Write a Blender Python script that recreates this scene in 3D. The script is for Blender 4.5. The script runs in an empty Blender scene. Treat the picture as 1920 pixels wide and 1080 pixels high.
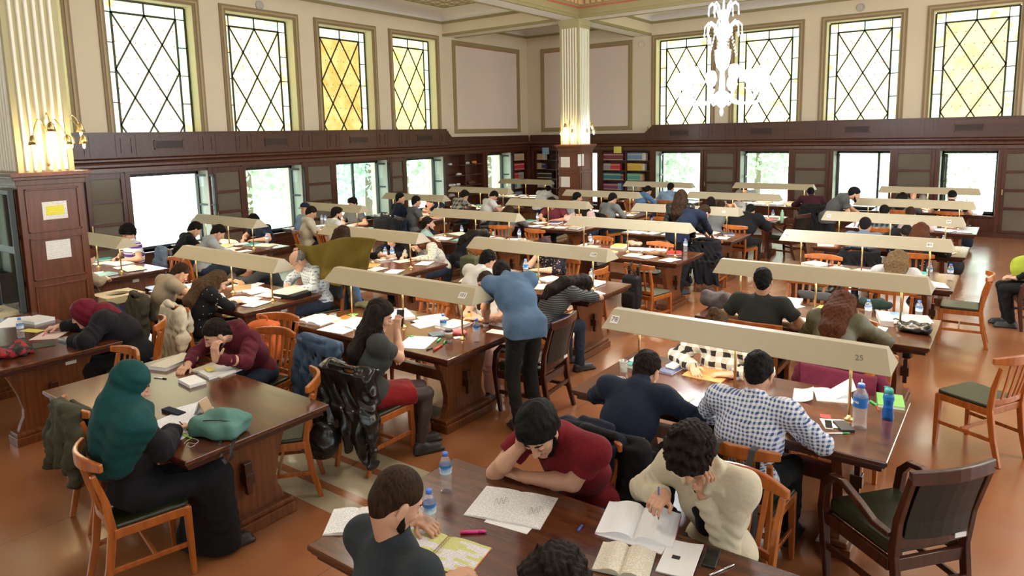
import bpy, bmesh, math, random
import numpy as np
from mathutils import Vector, Matrix, noise
PI = math.pi
SC = bpy.context.scene
COL = SC.collection
# ---------------------------------------------------------------- camera
FOC, CY, CAMZ = 1293.0, 430.0, 2.62
yaw, pit, rol = math.radians(36.28), math.radians(7.92), math.radians(-1.176)
F_ = Vector((-math.sin(yaw)*math.cos(pit), math.cos(yaw)*math.cos(pit), -math.sin(pit)))
R_ = F_.cross(Vector((0, 0, 1))).normalized()
U_ = R_.cross(F_)
RR = R_*math.cos(rol) + U_*math.sin(rol)
UU = -R_*math.sin(rol) + U_*math.cos(rol)
CAM = Vector((0, 0, CAMZ))
cd = bpy.data.cameras.new('camera')
cam = bpy.data.objects.new('camera', cd)
COL.objects.link(cam)
m = Matrix.Identity(4)
for i in range(3):
    m[i][0] = RR[i]; m[i][1] = UU[i]; m[i][2] = -F_[i]; m[i][3] = CAM[i]
cam.matrix_world = m
cd.sensor_width = 36; cd.lens = FOC/1920*36
cd.shift_y = -(540-CY)/1920
cd.clip_start = 0.05
SC.camera = cam

def ray(px, py):
    return RR*((px-960)/FOC) - UU*((py-CY)/FOC) + F_
def T(px, py, z=0.0):
    v = ray(px, py); return CAM + v*((z-CAMZ)/v.z)
def AY(px, py, y):
    v = ray(px, py); return CAM + v*(y/v.y)
def AX(px, py, x):
    v = ray(px, py); return CAM + v*(x/v.x)

# ---------------------------------------------------------------- world, lights, exposure
SC.view_settings.view_transform = 'Standard'
SC.view_settings.look = 'None'
SC.view_settings.gamma = 1
SC.view_settings.use_curve_mapping = False
SC.view_settings.exposure = 0.42
SC.cycles.max_bounces = 7
SC.cycles.diffuse_bounces = 4
SC.cycles.glossy_bounces = 3
SC.cycles.transmission_bounces = 6
SC.cycles.transparent_max_bounces = 10
SC.cycles.caustics_reflective = False
SC.cycles.caustics_refractive = False
SC.cycles.sample_clamp_indirect = 6
W = bpy.data.worlds.new('sky'); SC.world = W; W.use_nodes = True
bg = W.node_tree.nodes['Background']
bg.inputs[0].default_value = (0.86, 0.95, 1.0, 1); bg.inputs[1].default_value = 4.8

def lamp(name, kind, loc, energy, color=(1, 1, 1), size=1.0, size_y=None, rot=(0, 0, 0)):
    l = bpy.data.lights.new(name, kind); l.energy = energy; l.color = color
    if kind == 'AREA':
        l.size = size
        if size_y: l.shape = 'RECTANGLE'; l.size_y = size_y
    elif kind == 'SUN': l.angle = size
    else: l.shadow_soft_size = size
    o = bpy.data.objects.new(name, l); o.location = loc; o.rotation_euler = rot
    COL.objects.link(o); return o
# unseen point lamps added as warm fill for the hall
for k, (x, y, z, e) in enumerate([(-3.3, 2.0, 5.0, 130), (2.2, 7.5, 4.6, 190), (-7.0, 6.5, 5.0, 120), (1.5, 14.0, 4.6, 200)]):
    lamp('fill_light', 'POINT', (x, y, z), e, (1.0, 0.90, 0.76), 0.45)

# ---------------------------------------------------------------- materials
MATS = {}
class NT:
    def __init__(s, name):
        s.m = bpy.data.materials.new(name); s.m.use_nodes = True
        s.t = s.m.node_tree; s.b = s.t.nodes['Principled BSDF']; s.o = s.t.nodes['Material Output']
        s._c = None
    def n(s, typ, **kw):
        x = s.t.nodes.new(typ)
        for k, v in kw.items():
            if k.startswith('_'): setattr(x, k[1:], v)
        return x
    def l(s, a, b): s.t.links.new(a, b)
    def co(s):
        if s._c is None: s._c = s.t.nodes.new('ShaderNodeTexCoord').outputs['Object']
        return s._c
    def sep(s, v=None):
        x = s.n('ShaderNodeSeparateXYZ'); s.l(v or s.co(), x.inputs[0]); return x.outputs
    def math(s, op, a, b=None, c=None):
        x = s.n('ShaderNodeMath', _operation=op)
        for i, v in enumerate((a, b, c)):
            if v is None: continue
            if isinstance(v, (int, float)): x.inputs[i].default_value = v
            else: s.l(v, x.inputs[i])
        return x.outputs[0]
    def noise(s, sc, det=3, vec=None, rough=.5):
        x = s.n('ShaderNodeTexNoise'); x.inputs['Scale'].default_value = sc; x.inputs['Detail'].default_value = det
        x.inputs['Roughness'].default_value = rough
        s.l(vec or s.co(), x.inputs['Vector']); return x.outputs['Fac']
    def mapv(s, scale, rot=(0, 0, 0)):
        x = s.n('ShaderNodeMapping'); x.inputs['Scale'].default_value = scale; x.inputs['Rotation'].default_value = rot
        s.l(s.co(), x.inputs[0]); return x.outputs[0]
    def mix(s, f, a, b):
        x = s.n('ShaderNodeMix', _data_type='RGBA')
        for i, v in ((0, f), (6, a), (7, b)):
            if isinstance(v, tuple): x.inputs[i].default_value = (*v[:3], 1)
            elif isinstance(v, (int, float)): x.inputs[i].default_value = v
            else: s.l(v, x.inputs[i])
        return x.outputs[2]
    def ramp(s, f, a, b):
        x = s.n('ShaderNodeMapRange'); x.inputs[1].default_value = a; x.inputs[2].default_value = b
        s.l(f, x.inputs[0]); return x.outputs[0]
    def base(s, c):
        if isinstance(c, tuple): s.b.inputs['Base Color'].default_value = (*c[:3], 1)
        else: s.l(c, s.b.inputs['Base Color'])
    def bump(s, h, st=.3, d=.01):
        x = s.n('ShaderNodeBump'); x.inputs['Strength'].default_value = st; x.inputs['Distance'].default_value = d
        s.l(h, x.inputs['Height']); s.l(x.outputs[0], s.b.inputs['Normal'])
    def set(s, rough=None, metal=None, spec=None, coat=None, trans=None, ior=None, alpha=None, sheen=None, sss=None):
        for k, v in (('Roughness', rough), ('Metallic', metal), ('Specular IOR Level', spec), ('Coat Weight', coat),
                     ('Transmission Weight', trans), ('IOR', ior), ('Alpha', alpha), ('Sheen Weight', sheen), ('Subsurface Weight', sss)):
            if v is not None: s.b.inputs[k].default_value = v

def dk(c, f): return tuple(x*f for x in c[:3])
def pm(name, c, rough=.5, metal=0, var=.12, sc=14, bump=0, bsc=60, spec=None, coat=None, **kw):
    if name in MATS: return MATS[name]
    t = NT(name)
    if var: t.base(t.mix(t.noise(sc), dk(c, 1-var), dk(c, 1+var)))
    else: t.base(c)
    t.set(rough=rough, metal=metal, spec=spec, coat=coat, **kw)
    if bump: t.bump(t.noise(bsc, 4), bump)
    MATS[name] = t.m; return t.m
def wood(name, c1, c2, axis=0, rough=.35, coat=.3, sc=1.0):
    if name in MATS: return MATS[name]
    t = NT(name)
    s = [9*sc]*3; s[axis] = 0.9*sc
    v = t.mapv(tuple(s))
    g = t.noise(2.2, 5, v, .6)
    w = t.n('ShaderNodeTexWave', _wave_type='RINGS'); w.inputs['Scale'].default_value = .8; w.inputs['Distortion'].default_value = 6
    w.inputs['Detail'].default_value = 3; t.l(v, w.inputs['Vector'])
    f = t.math('ADD', t.math('MULTIPLY', g, .86), t.math('MULTIPLY', w.outputs['Fac'], .14))
    t.base(t.mix(t.ramp(f, .3, .75), c1, c2))
    t.set(rough=rough, coat=coat); t.b.inputs['Coat Roughness'].default_value = .18
    t.bump(g, .06)
    MATS[name] = t.m; return t.m
def cloth(name, c, rough=.85, var=.18, sheen=.03, spec=.18):
    if name in MATS: return MATS[name]
    t = NT(name)
    n1 = t.noise(9, 3)
    t.base(t.mix(n1, dk(c, 1-var), dk(c, 1+var)))
    t.set(rough=rough, spec=spec, sheen=sheen)
    f = t.math('ADD', t.noise(26, 3), t.math('MULTIPLY', t.noise(420, 1), .12))
    t.bump(f, .28, .02)
    MATS[name] = t.m; return t.m
def checks(name, c1, c2, c3, period, a=0, b=2, width=.5, rough=.85, rotz=0):
    """woven checks: bands along two axes"""
    if name in MATS: return MATS[name]
    t = NT(name)
    o = t.sep(t.mapv((1, 1, 1), (0, 0, rotz)))
    n1 = t.math('MULTIPLY', t.math('SUBTRACT', t.noise(7), .5), .05)
    def band(ax):
        v = t.math('FRACT', t.math('MULTIPLY', t.math('ADD', t.math('ADD', o[ax], 10), n1), 1/period))
        return t.math('LESS_THAN', v, width)
    A, B = band(a), band(b)
    s = t.math('MULTIPLY', t.math('ADD', A, B), .5)
    both = t.math('MULTIPLY', A, B)
    t.base(t.mix(both, t.mix(t.math('MULTIPLY', s, 1.0), c1, c2), c3))
    t.set(rough=rough, spec=.25, sheen=.1); t.bump(t.noise(26, 3), .4, .02)
    MATS[name] = t.m; return t.m
def dots(name, c1, c2, sc, th, rough=.85, rnd=1.0):
    if name in MATS: return MATS[name]
    t = NT(name)
    v = t.n('ShaderNodeTexVoronoi'); v.inputs['Scale'].default_value = sc; v.inputs['Randomness'].default_value = rnd
    t.l(t.co(), v.inputs['Vector'])
    t.base(t.mix(t.math('LESS_THAN', v.outputs['Distance'], th), c1, c2)); t.set(rough=rough, spec=.25)
    t.bump(t.noise(26, 3), .4, .02)
    MATS[name] = t.m; return t.m
def bands(name, cols, period, ax=2, off=0, rough=.85, bmp=True):
    if name in MATS: return MATS[name]
    t = NT(name); o = t.sep()
    v = t.math('FRACT', t.math('MULTIPLY', t.math('ADD', o[ax], 10+off), 1/period))
    r = t.n('ShaderNodeValToRGB'); r.color_ramp.interpolation = 'CONSTANT'
    e = r.color_ramp.elements
    while len(e) > 1: e.remove(e[0])
    for i, (p, c) in enumerate(cols):
        q = e[0] if i == 0 else e.new(p)
        q.position = p; q.color = (*c, 1)
    t.l(v, r.inputs[0]); t.base(r.outputs[0]); t.set(rough=rough, spec=.25)
    if bmp: t.bump(t.noise(26, 3), .4, .02)
    MATS[name] = t.m; return t.m
def emis(name, c, st):
    if name in MATS: return MATS[name]
    t = NT(name); t.base((0, 0, 0)); t.b.inputs['Emission Color'].default_value = (*c, 1); t.b.inputs['Emission Strength'].default_value = st
    MATS[name] = t.m; return t.m
def glass(name, c=(1, 1, 1), rough=.02, mixf=.75, ior=1.3):
    """thin clear plastic or glass: mostly see-through, with a glossy coat"""
    if name in MATS: return MATS[name]
    t = NT(name)
    tr = t.n('ShaderNodeBsdfTransparent'); tr.inputs[0].default_value = (*c, 1)
    gl = t.n('ShaderNodeBsdfGlossy'); gl.inputs['Roughness'].default_value = rough
    fr = t.n('ShaderNodeFresnel'); gm = t.n('ShaderNodeNewGeometry')
    t.l(t.math('ADD', t.math('MULTIPLY', gm.outputs['Backfacing'], 1/ior-ior), ior), fr.inputs[0])
    df = t.n('ShaderNodeBsdfDiffuse'); df.inputs[0].default_value = (*c, 1)
    m1 = t.n('ShaderNodeMixShader'); m1.inputs[0].default_value = 1-mixf; t.l(tr.outputs[0], m1.inputs[1]); t.l(df.outputs[0], m1.inputs[2])
    m2 = t.n('ShaderNodeMixShader'); t.l(fr.outputs[0], m2.inputs[0]); t.l(m1.outputs[0], m2.inputs[1]); t.l(gl.outputs[0], m2.inputs[2])
    t.l(m2.outputs[0], t.o.inputs[0])
    MATS[name] = t.m; return t.m
def textpaper(name, c, ink=(.25, .25, .28), pitch=.011, ax=1, hl=None, dens=.45, marg=.09):
    """printed page: rows of broken ink strokes"""
    if name in MATS: return MATS[name]
    t = NT(name); o = t.sep()
    row = t.math('MULTIPLY', o[ax], 1/pitch)
    line = t.math('LESS_THAN', t.math('FRACT', row), .42)
    vx = t.n('ShaderNodeCombineXYZ')
    oth = o[1-ax] if ax < 2 else t.math('ADD', o[0], o[1])
    t.l(t.math('MULTIPLY', oth, 140), vx.inputs[0]); t.l(t.math('MULTIPLY', t.math('FLOOR', row), 7.3), vx.inputs[1])
    nz = t.noise(1.0, 1, vx.outputs[0])
    ink_f = t.math('MULTIPLY', line, t.math('GREATER_THAN', nz, dens))
    base = c
    if hl:
        v2 = t.n('ShaderNodeCombineXYZ')
        t.l(t.math('MULTIPLY', oth, 5), v2.inputs[0]); t.l(t.math('MULTIPLY', t.math('FLOOR', t.math('MULTIPLY', row, .5)), 3.1), v2.inputs[1])
        base = t.mix(t.math('MULTIPLY', t.math('GREATER_THAN', t.noise(1.0, 1, v2.outputs[0]), .5), .8), c, hl)
    t.base(t.mix(t.math('MULTIPLY', ink_f, .5), base, ink)); t.set(rough=.75, spec=.2)
    MATS[name] = t.m; return t.m

WHITE = (.80, .80, .78)
M_top = wood('table_top_wood', (.050, .014, .007), (.14, .042, .013), 0, .20, .25)
M_tdark = wood('table_board_wood', (.085, .023, .007), (.22, .068, .017), 2, .36, .1)
M_edge = wood('table_edge_wood', (.030, .009, .005), (.08, .022, .009), 0, .28, .15)
M_wains = wood('wainscot_wood', (.040, .010, .005), (.105, .028, .011), 2, .3, .15)
M_frieze = wood('frieze_wood', (.050, .015, .009), (.085, .028, .016), 0, .38, .08, .5)
M_ped = wood('pedestal_wood', (.085, .022, .007), (.17, .048, .015), 2, .3, .12)
M_chair = wood('chair_beech', (.30, .075, .012), (.50, .15, .028), 2, .28, .25)
M_dchair = wood('armchair_mahogany', (.028, .007, .004), (.085, .020, .009), 2, .3, .12)
M_seat = pm('seat_vinyl', (.020, .024, .008), .34, var=.3, bump=.1)
M_brass = pm('brass_post', (.62, .47, .22), .3, 1, var=.1)
M_shade = pm('lamp_enamel', (.43, .365, .245), .42, var=.05, bump=.03)
M_tube = emis('fluorescent_tube', (1, .88, .70), 34)
M_paper = pm('white_paper', (.82, .82, .80), .8, var=.04)
M_cream = pm('wall_plaster', (.74, .64, .48), .75, var=.05, sc=2, bump=.04)
M_white = pm('white_plaster', (.84, .82, .80), .8, var=.03, sc=2)
M_olive = pm('olive_paint', (.33, .28, .13), .6, var=.08)
M_tan = pm('tan_paint', (.36, .25, .12), .6, var=.08)
M_red = pm('red_line_paint', (.50, .12, .06), .6)
M_panel = pm('panel_plaster', (.78, .66, .58), .8, var=.05, sc=1.2)
M_black = pm('black_plastic', (.02, .02, .022), .35)
M_steel = pm('steel', (.6, .6, .6), .25, 1)
M_iron = pm('window_iron', (.03, .035, .03), .45)
M_glass = glass('window_glass', (.95, 1, .97), .01, .97, 1.45)

# ---------------------------------------------------------------- mesh building
def mesh_obj(name, verts, faces, mats, parent=None, mi=None, smooth=False, loc=None):
    me = bpy.data.meshes.new(name)
    me.from_pydata(verts, [], faces)
    if not isinstance(mats, (list, tuple)): mats = [mats]
    for q in mats: me.materials.append(q)
    if mi is not None: me.polygons.foreach_set('material_index', mi)
    if smooth: me.polygons.foreach_set('use_smooth', [True]*len(me.polygons))
    me.update()
    o = bpy.data.objects.new(name, me); COL.objects.link(o)
    if parent is not None: o.parent = parent
    if loc is not None: o.location = loc
    return o
class MB:
    def __init__(s): s.v = []; s.f = []; s.mi = []; s.c = 0; s.M = None
    def mat(s, i): s.c = i; return s
    def add(s, vs, fs):
        b = len(s.v)
        if s.M is not None: vs = [s.M @ Vector(p) for p in vs]
        if s.M is not None and s.M.to_3x3().determinant() < 0: fs = [tuple(f)[::-1] for f in fs]
        s.v += [tuple(p) for p in vs]; s.f += [[b+i for i in f] for f in fs]; s.mi += [s.c]*len(fs)
    def box(s, x0, x1, y0, y1, z0, z1):
        s.add([(x, y, z) for z in (z0, z1) for y in (y0, y1) for x in (x0, x1)],
              [(0, 2, 3, 1), (4, 5, 7, 6), (0, 1, 5, 4), (2, 6, 7, 3), (0, 4, 6, 2), (1, 3, 7, 5)]); return s
    def cbox(s, c, h, R=None):
        R = R or Matrix.Identity(3)
        s.add([Vector(c)+R @ Vector((x*h[0], y*h[1], z*h[2])) for z in (-1, 1) for y in (-1, 1) for x in (-1, 1)],
              [(0, 2, 3, 1), (4, 5, 7, 6), (0, 1, 5, 4), (2, 6, 7, 3), (0, 4, 6, 2), (1, 3, 7, 5)]); return s
    def prism(s, poly, a0, a1, axis=0):
        """poly = (u,v) pairs; axis 0: u=y,v=z; 1: u=x,v=z; 2: u=x,v=y"""
        def P(u, v, a): return (a, u, v) if axis == 0 else ((u, a, v) if axis == 1 else (u, v, a))
        n = len(poly)
        s.add([P(u, v, a0) for u, v in poly]+[P(u, v, a1) for u, v in poly],
              [list(range(n))[::-1], [n+i for i in range(n)]]+[(i, (i+1) % n, n+(i+1) % n, n+i) for i in range(n)]); return s
    def tube(s, pts, r, n=8, cap=True):
        pts = [Vector(p) for p in pts]
        rs = r if isinstance(r, (list, tuple)) else [r]*len(pts)
        vs = []; up = None
        for i, p in enumerate(pts):
            d = (pts[min(i+1, len(pts)-1)]-pts[max(i-1, 0)])
            d = d.normalized() if d.length > 1e-9 else Vector((0, 0, 1))
            a = (up if up is not None else Vector((0, 0, 1) if abs(d.z) < .9 else (1, 0, 0)))
            a = (a-d*a.dot(d)); a = a.normalized() if a.length > 1e-6 else d.orthogonal().normalized()
            up = a; b = d.cross(a)
            vs += [p+(a*math.cos(2*PI*k/n)+b*math.sin(2*PI*k/n))*rs[i] for k in range(n)]
        fs = [(i*n+k, i*n+(k+1) % n, (i+1)*n+(k+1) % n, (i+1)*n+k) for i in range(len(pts)-1) for k in range(n)]
        if cap: fs += [list(range(n))[::-1], [(len(pts)-1)*n+k for k in range(n)]]
        s.add(vs, fs); return s
    def sweep(s, pts, w, h, side=(1, 0, 0)):
        """rectangular bar along pts: w across 'side', h across the other"""
        pts = [Vector(p) for p in pts]; vs = []
        for i, p in enumerate(pts):
            d = (pts[min(i+1, len(pts)-1)]-pts[max(i-1, 0)]).normalized()
            a = Vector(side); a = (a-d*a.dot(d)).normalized(); b = d.cross(a)
            ww = w[i] if isinstance(w, (list, tuple)) else w
            hh = h[i] if isinstance(h, (list, tuple)) else h
            vs += [p+a*ww/2*x+b*hh/2*y for x, y in ((-1, -1), (1, -1), (1, 1), (-1, 1))]
        fs = [(i*4+k, i*4+(k+1) % 4, (i+1)*4+(k+1) % 4, (i+1)*4+k) for i in range(len(pts)-1) for k in range(4)]
        e = (len(pts)-1)*4
        s.add(vs, fs+[(3, 2, 1, 0), (e, e+1, e+2, e+3)]); return s
    def lathe(s, prof, n=16, c=(0, 0, 0), cap=True):
        vs = [(c[0]+r*math.cos(2*PI*k/n), c[1]+r*math.sin(2*PI*k/n), c[2]+z) for r, z in prof for k in range(n)]
        fs = [(i*n+k, i*n+(k+1) % n, (i+1)*n+(k+1) % n, (i+1)*n+k) for i in range(len(prof)-1) for k in range(n)]
        if cap: fs += [list(range(n))[::-1], [(len(prof)-1)*n+k for k in range(n)]]
        s.add(vs, fs); return s
    def build(s, name, mats, parent=None, smooth=False, bev=0, loc=None, solid=0):
        o = mesh_obj(name, s.v, s.f, mats, parent, s.mi, smooth, loc)
        if solid:
            q = o.modifiers.new('s', 'SOLIDIFY'); q.thickness = solid; q.offset = 0
        if bev:
            q = o.modifiers.new('b', 'BEVEL'); q.width = bev; q.segments = 2; q.limit_method = 'ANGLE'
        return o
def empty(name, loc=(0, 0, 0), rz=0):
    o = bpy.data.objects.new(name, None); o.empty_display_size = .1
    o.location = loc; o.rotation_euler = (0, 0, rz); COL.objects.link(o); return o
def tag(o, label, cat, group=None, kind=None):
    o['label'] = label; o['category'] = cat
    if group: o['group'] = group
    if kind: o['kind'] = kind
    return o
def struct(o): o['kind'] = 'structure'; return o
def dup(root, loc=None, rz=None):
    r = root.copy(); COL.objects.link(r)
    if loc is not None: r.location = loc
    if rz is not None: r.rotation_euler = (0, 0, rz)
    for k in ('label', 'group'):
        if k in r: del r[k]
    def rec(src, dst):
        for ch in src.children:
            c = ch.copy(); COL.objects.link(c); c.parent = dst; rec(ch, c)
    rec(root, r); return r
def text(name, body, size, mat, parent, loc, rot, ext=.0006, align='CENTER'):
    c = bpy.data.curves.new(name, 'FONT'); c.body = body; c.size = size; c.extrude = ext
    c.align_x = align; c.align_y = 'CENTER'; c.materials.append(mat); c.resolution_u = 3
    tmp = bpy.data.objects.new(name, c); COL.objects.link(tmp)
    me = bpy.data.meshes.new_from_object(tmp.evaluated_get(bpy.context.evaluated_depsgraph_get()))
    bpy.data.objects.remove(tmp); o = bpy.data.objects.new(name, me); COL.objects.link(o); o.parent = parent
    o.location = loc; o.rotation_euler = rot; return o
M_ink = pm('black_ink', (.02, .02, .03), .7, var=0)
# ---------------------------------------------------------------- signed-distance modelling (bodies, clothes, bags)
def V3(*a): return np.array(a, float)
def nrm(v):
    v = np.asarray(v, float); return v/(np.linalg.norm(v)+1e-12)
class Fld:
    """a list of blended primitives turned into one closed mesh"""
    def __init__(s, k=.03): s.p = []; s.k = k; s.cuts = []; s.disp = None
    def rc(s, a, b, ra, rb, k=None, wr=0, ws=70, op='+'):
        s.p.append(('rc', np.asarray(a, float), np.asarray(b, float), ra, rb, s.k if k is None else k, wr, ws, op)); return s
    def el(s, c, r, R=None, k=None, op='+'):
        s.p.append(('el', np.asarray(c, float), np.asarray(r, float), np.eye(3) if R is None else np.asarray(R), 0, s.k if k is None else k, 0, 0, op)); return s
    def bx(s, c, h, R=None, rr=.01, k=None, op='+'):
        s.p.append(('bx', np.asarray(c, float), np.asarray(h, float), np.eye(3) if R is None else np.asarray(R), rr, s.k if k is None else k, 0, 0, op)); return s
    def chain(s, pts, rs, k=None, wr=0):
        for i in range(len(pts)-1): s.rc(pts[i], pts[i+1], rs[i], rs[i+1], k, wr)
        return s
    def cut(s, p, n, k=.004): s.cuts.append((np.asarray(p, float), nrm(n), k)); return s     # removes the side n points to
    def mesh(s, vox):
        lo = np.full(3, 1e9); hi = -lo; bb = []
        for q in s.p:
            if q[0] == 'rc':
                r = max(q[3], q[4])+q[6]; a = np.minimum(q[1], q[2])-r; b = np.maximum(q[1], q[2])+r
            else:
                e = np.abs(q[3]) @ q[2] if q[0] == 'el' else np.abs(q[3]) @ (q[2]+q[4]); a = q[1]-e; b = q[1]+e
            bb.append((a, b))
            if q[8] == '+': lo = np.minimum(lo, a); hi = np.maximum(hi, b)
        lo -= 3*vox+.012; hi += 3*vox+.012
        n = np.ceil((hi-lo)/vox).astype(int)+1
        D = np.full(n, 1.0)
        ax = [lo[i]+np.arange(n[i])*vox for i in range(3)]
        for q, (a, b) in zip(s.p, bb):
            k = q[5]; mg = k+3*vox+.012
            i0 = np.clip(np.floor((a-mg-lo)/vox).astype(int), 0, n-1); i1 = np.clip(np.ceil((b+mg-lo)/vox).astype(int)+1, 1, n)
            if np.any(i1 <= i0): continue
            sl = tuple(slice(i0[j], i1[j]) for j in range(3))
            X = ax[0][sl[0]][:, None, None]; Y = ax[1][sl[1]][None, :, None]; Z = ax[2][sl[2]][None, None, :]
            if q[0] == 'rc':
                A, B = q[1], q[2]; ab = B-A; L2 = ab@ab+1e-12
                px, py, pz = X-A[0], Y-A[1], Z-A[2]
                t = (px*ab[0]+py*ab[1]+pz*ab[2])/L2; tc = np.clip(t, 0, 1)
                d = np.sqrt((px-tc*ab[0])**2+(py-tc*ab[1])**2+(pz-tc*ab[2])**2)
                rr = q[3]+tc*(q[4]-q[3])
                if q[6]: rr = rr+q[6]*np.sin(t*math.sqrt(L2)*q[7]+3*np.sin(px*23+pz*17)+2*np.sin(py*29))
                d = d-rr
            else:
                R = q[3]; px, py, pz = X-q[1][0], Y-q[1][1], Z-q[1][2]
                u = [px*R[0, j]+py*R[1, j]+pz*R[2, j] for j in range(3)]
                r = q[2]
                if q[0] == 'el':
                    k0 = np.sqrt((u[0]/r[0])**2+(u[1]/r[1])**2+(u[2]/r[2])**2)
                    k1 = np.sqrt((u[0]/r[0]**2)**2+(u[1]/r[1]**2)**2+(u[2]/r[2]**2)**2)+1e-9
                    d = k0*(k0-1)/k1
                else:
                    w = [np.abs(u[j])-r[j]+0 for j in range(3)]
                    d = np.sqrt(sum(np.maximum(x, 0)**2 for x in w))+np.minimum(np.maximum(np.maximum(w[0], w[1]), w[2]), 0)-q[4]
            E = D[sl]
            if q[8] == '-':
                d = -d; h = np.maximum(k-np.abs(E-d), 0)/max(k, 1e-6); D[sl] = np.maximum(E, d)+h*h*k/4
            else:
                h = np.maximum(k-np.abs(E-d), 0)/max(k, 1e-6); D[sl] = np.minimum(E, d)-h*h*k/4
        X, Y, Z = ax[0][:, None, None], ax[1][None, :, None], ax[2][None, None, :]
        if s.disp is not None: D = D+s.disp(X, Y, Z)
        for p, nn, k in s.cuts:
            d = (X-p[0])*nn[0]+(Y-p[1])*nn[1]+(Z-p[2])*nn[2]
            h = np.maximum(k-np.abs(D-d), 0)/k; D = np.maximum(D, d)+h*h*k/4
        return snets(D, lo, vox)
def snets(D, lo, vox):
    S = D < 0
    n = D.shape
    c = [(x, y, z) for x in (0, 1) for y in (0, 1) for z in (0, 1)]
    def sub(A, o): return A[o[0]:n[0]-1+o[0], o[1]:n[1]-1+o[1], o[2]:n[2]-1+o[2]]
    cnt = sum(sub(S, o).astype(np.int8) for o in c)
    act = (cnt > 0) & (cnt < 8)
    I = np.argwhere(act)
    if len(I) == 0: return np.zeros((0, 3)), np.zeros((0, 4), int)
    P = np.zeros((len(I), 3)); N = np.zeros(len(I))
    vals = {o: D[I[:, 0]+o[0], I[:, 1]+o[1], I[:, 2]+o[2]] for o in c}
    for o in c:
        for a in range(3):
            if o[a] == 0:
                q = list(o); q[a] = 1; q = tuple(q)
                va, vb = vals[o], vals[q]; mk = (va < 0) != (vb < 0)
                t = va/(va-vb+1e-12*(va == vb))
                pos = np.array(o, float)[None, :].repeat(len(I), 0); pos[:, a] += t
                P[mk] += pos[mk]; N[mk] += 1
    P = lo+(I+P/N[:, None])*vox
    idx = np.full(act.shape, -1, int); idx[act] = np.arange(len(I))
    F = []
    for a in range(3):
        b, d = (a+1) % 3, (a+2) % 3
        s0 = [slice(None)]*3; s1 = [slice(None)]*3
        s0[a] = slice(0, n[a]-1); s1[a] = slice(1, n[a])
        df = S[tuple(s0)] != S[tuple(s1)]
        E = np.argwhere(df)
        E = E[(E[:, b] > 0) & (E[:, d] > 0) & (E[:, b] < n[b]-1) & (E[:, d] < n[d]-1)]
        inside = S[E[:, 0], E[:, 1], E[:, 2]]
        def at(db, dd):
            q = E.copy(); q[:, b] += db; q[:, d] += dd; return idx[q[:, 0], q[:, 1], q[:, 2]]
        Q = np.stack([at(-1, -1), at(0, -1), at(0, 0), at(-1, 0)], 1)
        Q[~inside] = Q[~inside][:, ::-1]
        F.append(Q)
    F = np.concatenate(F)
    F = F[(F >= 0).all(1)]
    return P, F
def npmesh(name, parts, mats, parent=None, loc=(0, 0, 0), smooth=True):
    """parts: list of (P, F[, material index])"""
    vs = []; fs = []; mi = []; b = 0
    for q in parts:
        P, F = q[0], q[1]
        if len(P) == 0: continue
        vs.append(P); fs.append(F+b); mi.append(np.full(len(F), q[2] if len(q) > 2 else 0)); b += len(P)
    V = np.concatenate(vs)-np.array(loc); F = np.concatenate(fs); mi = np.concatenate(mi)
    me = bpy.data.meshes.new(name)
    me.vertices.add(len(V)); me.vertices.foreach_set('co', V.ravel())
    me.loops.add(F.size); me.loops.foreach_set('vertex_index', F.ravel().astype(np.int32))
    me.polygons.add(len(F)); me.polygons.foreach_set('loop_start', (np.arange(len(F))*4).astype(np.int32))
    me.polygons.foreach_set('loop_total', np.full(len(F), 4, np.int32)) if bpy.app.version < (4, 1) else None
    if not isinstance(mats, (list, tuple)): mats = [mats]
    for q in mats: me.materials.append(q)
    me.polygons.foreach_set('material_index', mi.astype(np.int32))
    me.update(calc_edges=True); me.validate()
    if smooth: me.shade_smooth()
    o = bpy.data.objects.new(name, me); COL.objects.link(o)
    if parent is not None: o.parent = parent
    else: o.location = loc
    return o
def folds(seed, amp=.004, fr=38):
    r = np.random.RandomState(seed)
    ds = [(nrm(r.randn(3))*fr*r.uniform(.5, 1.6), r.uniform(0, 6.28)) for _ in range(5)]
    def f(X, Y, Z):
        s = 0
        for i, (d, ph) in enumerate(ds):
            w = d[0]*X+d[1]*Y+d[2]*Z+ph
            s = s+np.sin(w+1.6*np.sin(.37*(d[1]*X+d[2]*Y-d[0]*Z)+ph))
        return s*amp/2.2
    return f
# ---------------------------------------------------------------- the room
XL, XF, YB, YF, XR, YN = -13.66, -13.36, 19.65, 19.30, 7.0, -6.0
ZT = 6.1
fl = NT('linoleum'); o3 = fl.sep()
def band_mask(ax, c):
    u = fl.math('ABSOLUTE', fl.math('SUBTRACT', o3[ax], c))
    a = fl.math('LESS_THAN', u, .145)
    b = fl.math('MULTIPLY', fl.math('GREATER_THAN', u, .22), fl.math('LESS_THAN', u, .415))
    return fl.math('ADD', a, b)
mk = fl.math('MAXIMUM', fl.math('MULTIPLY', band_mask(1, 3.29), fl.math('LESS_THAN', o3[0], 3.3)),
             fl.math('MULTIPLY', band_mask(0, -9.25), fl.math('GREATER_THAN', o3[1], 3.7)))
seam = fl.math('LESS_THAN', fl.math('ABSOLUTE', fl.math('SUBTRACT', fl.math('FRACT', fl.math('MULTIPLY', fl.math('ADD', o3[0], 20.25), .5)), .5)), .002)
n1 = fl.noise(1.1, 4); n2 = fl.noise(45, 4, None, .7); n3 = fl.noise(.6, 6, fl.mapv((1, .25, 1)))
base = fl.mix(n1, (.27, .095, .036), (.36, .145, .058))
base = fl.mix(fl.math('MULTIPLY', fl.ramp(n2, .45, .75), .22), base, (.24, .10, .05))
base = fl.mix(mk, base, fl.mix(n2, (.40, .34, .23), (.52, .46, .33)))
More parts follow.
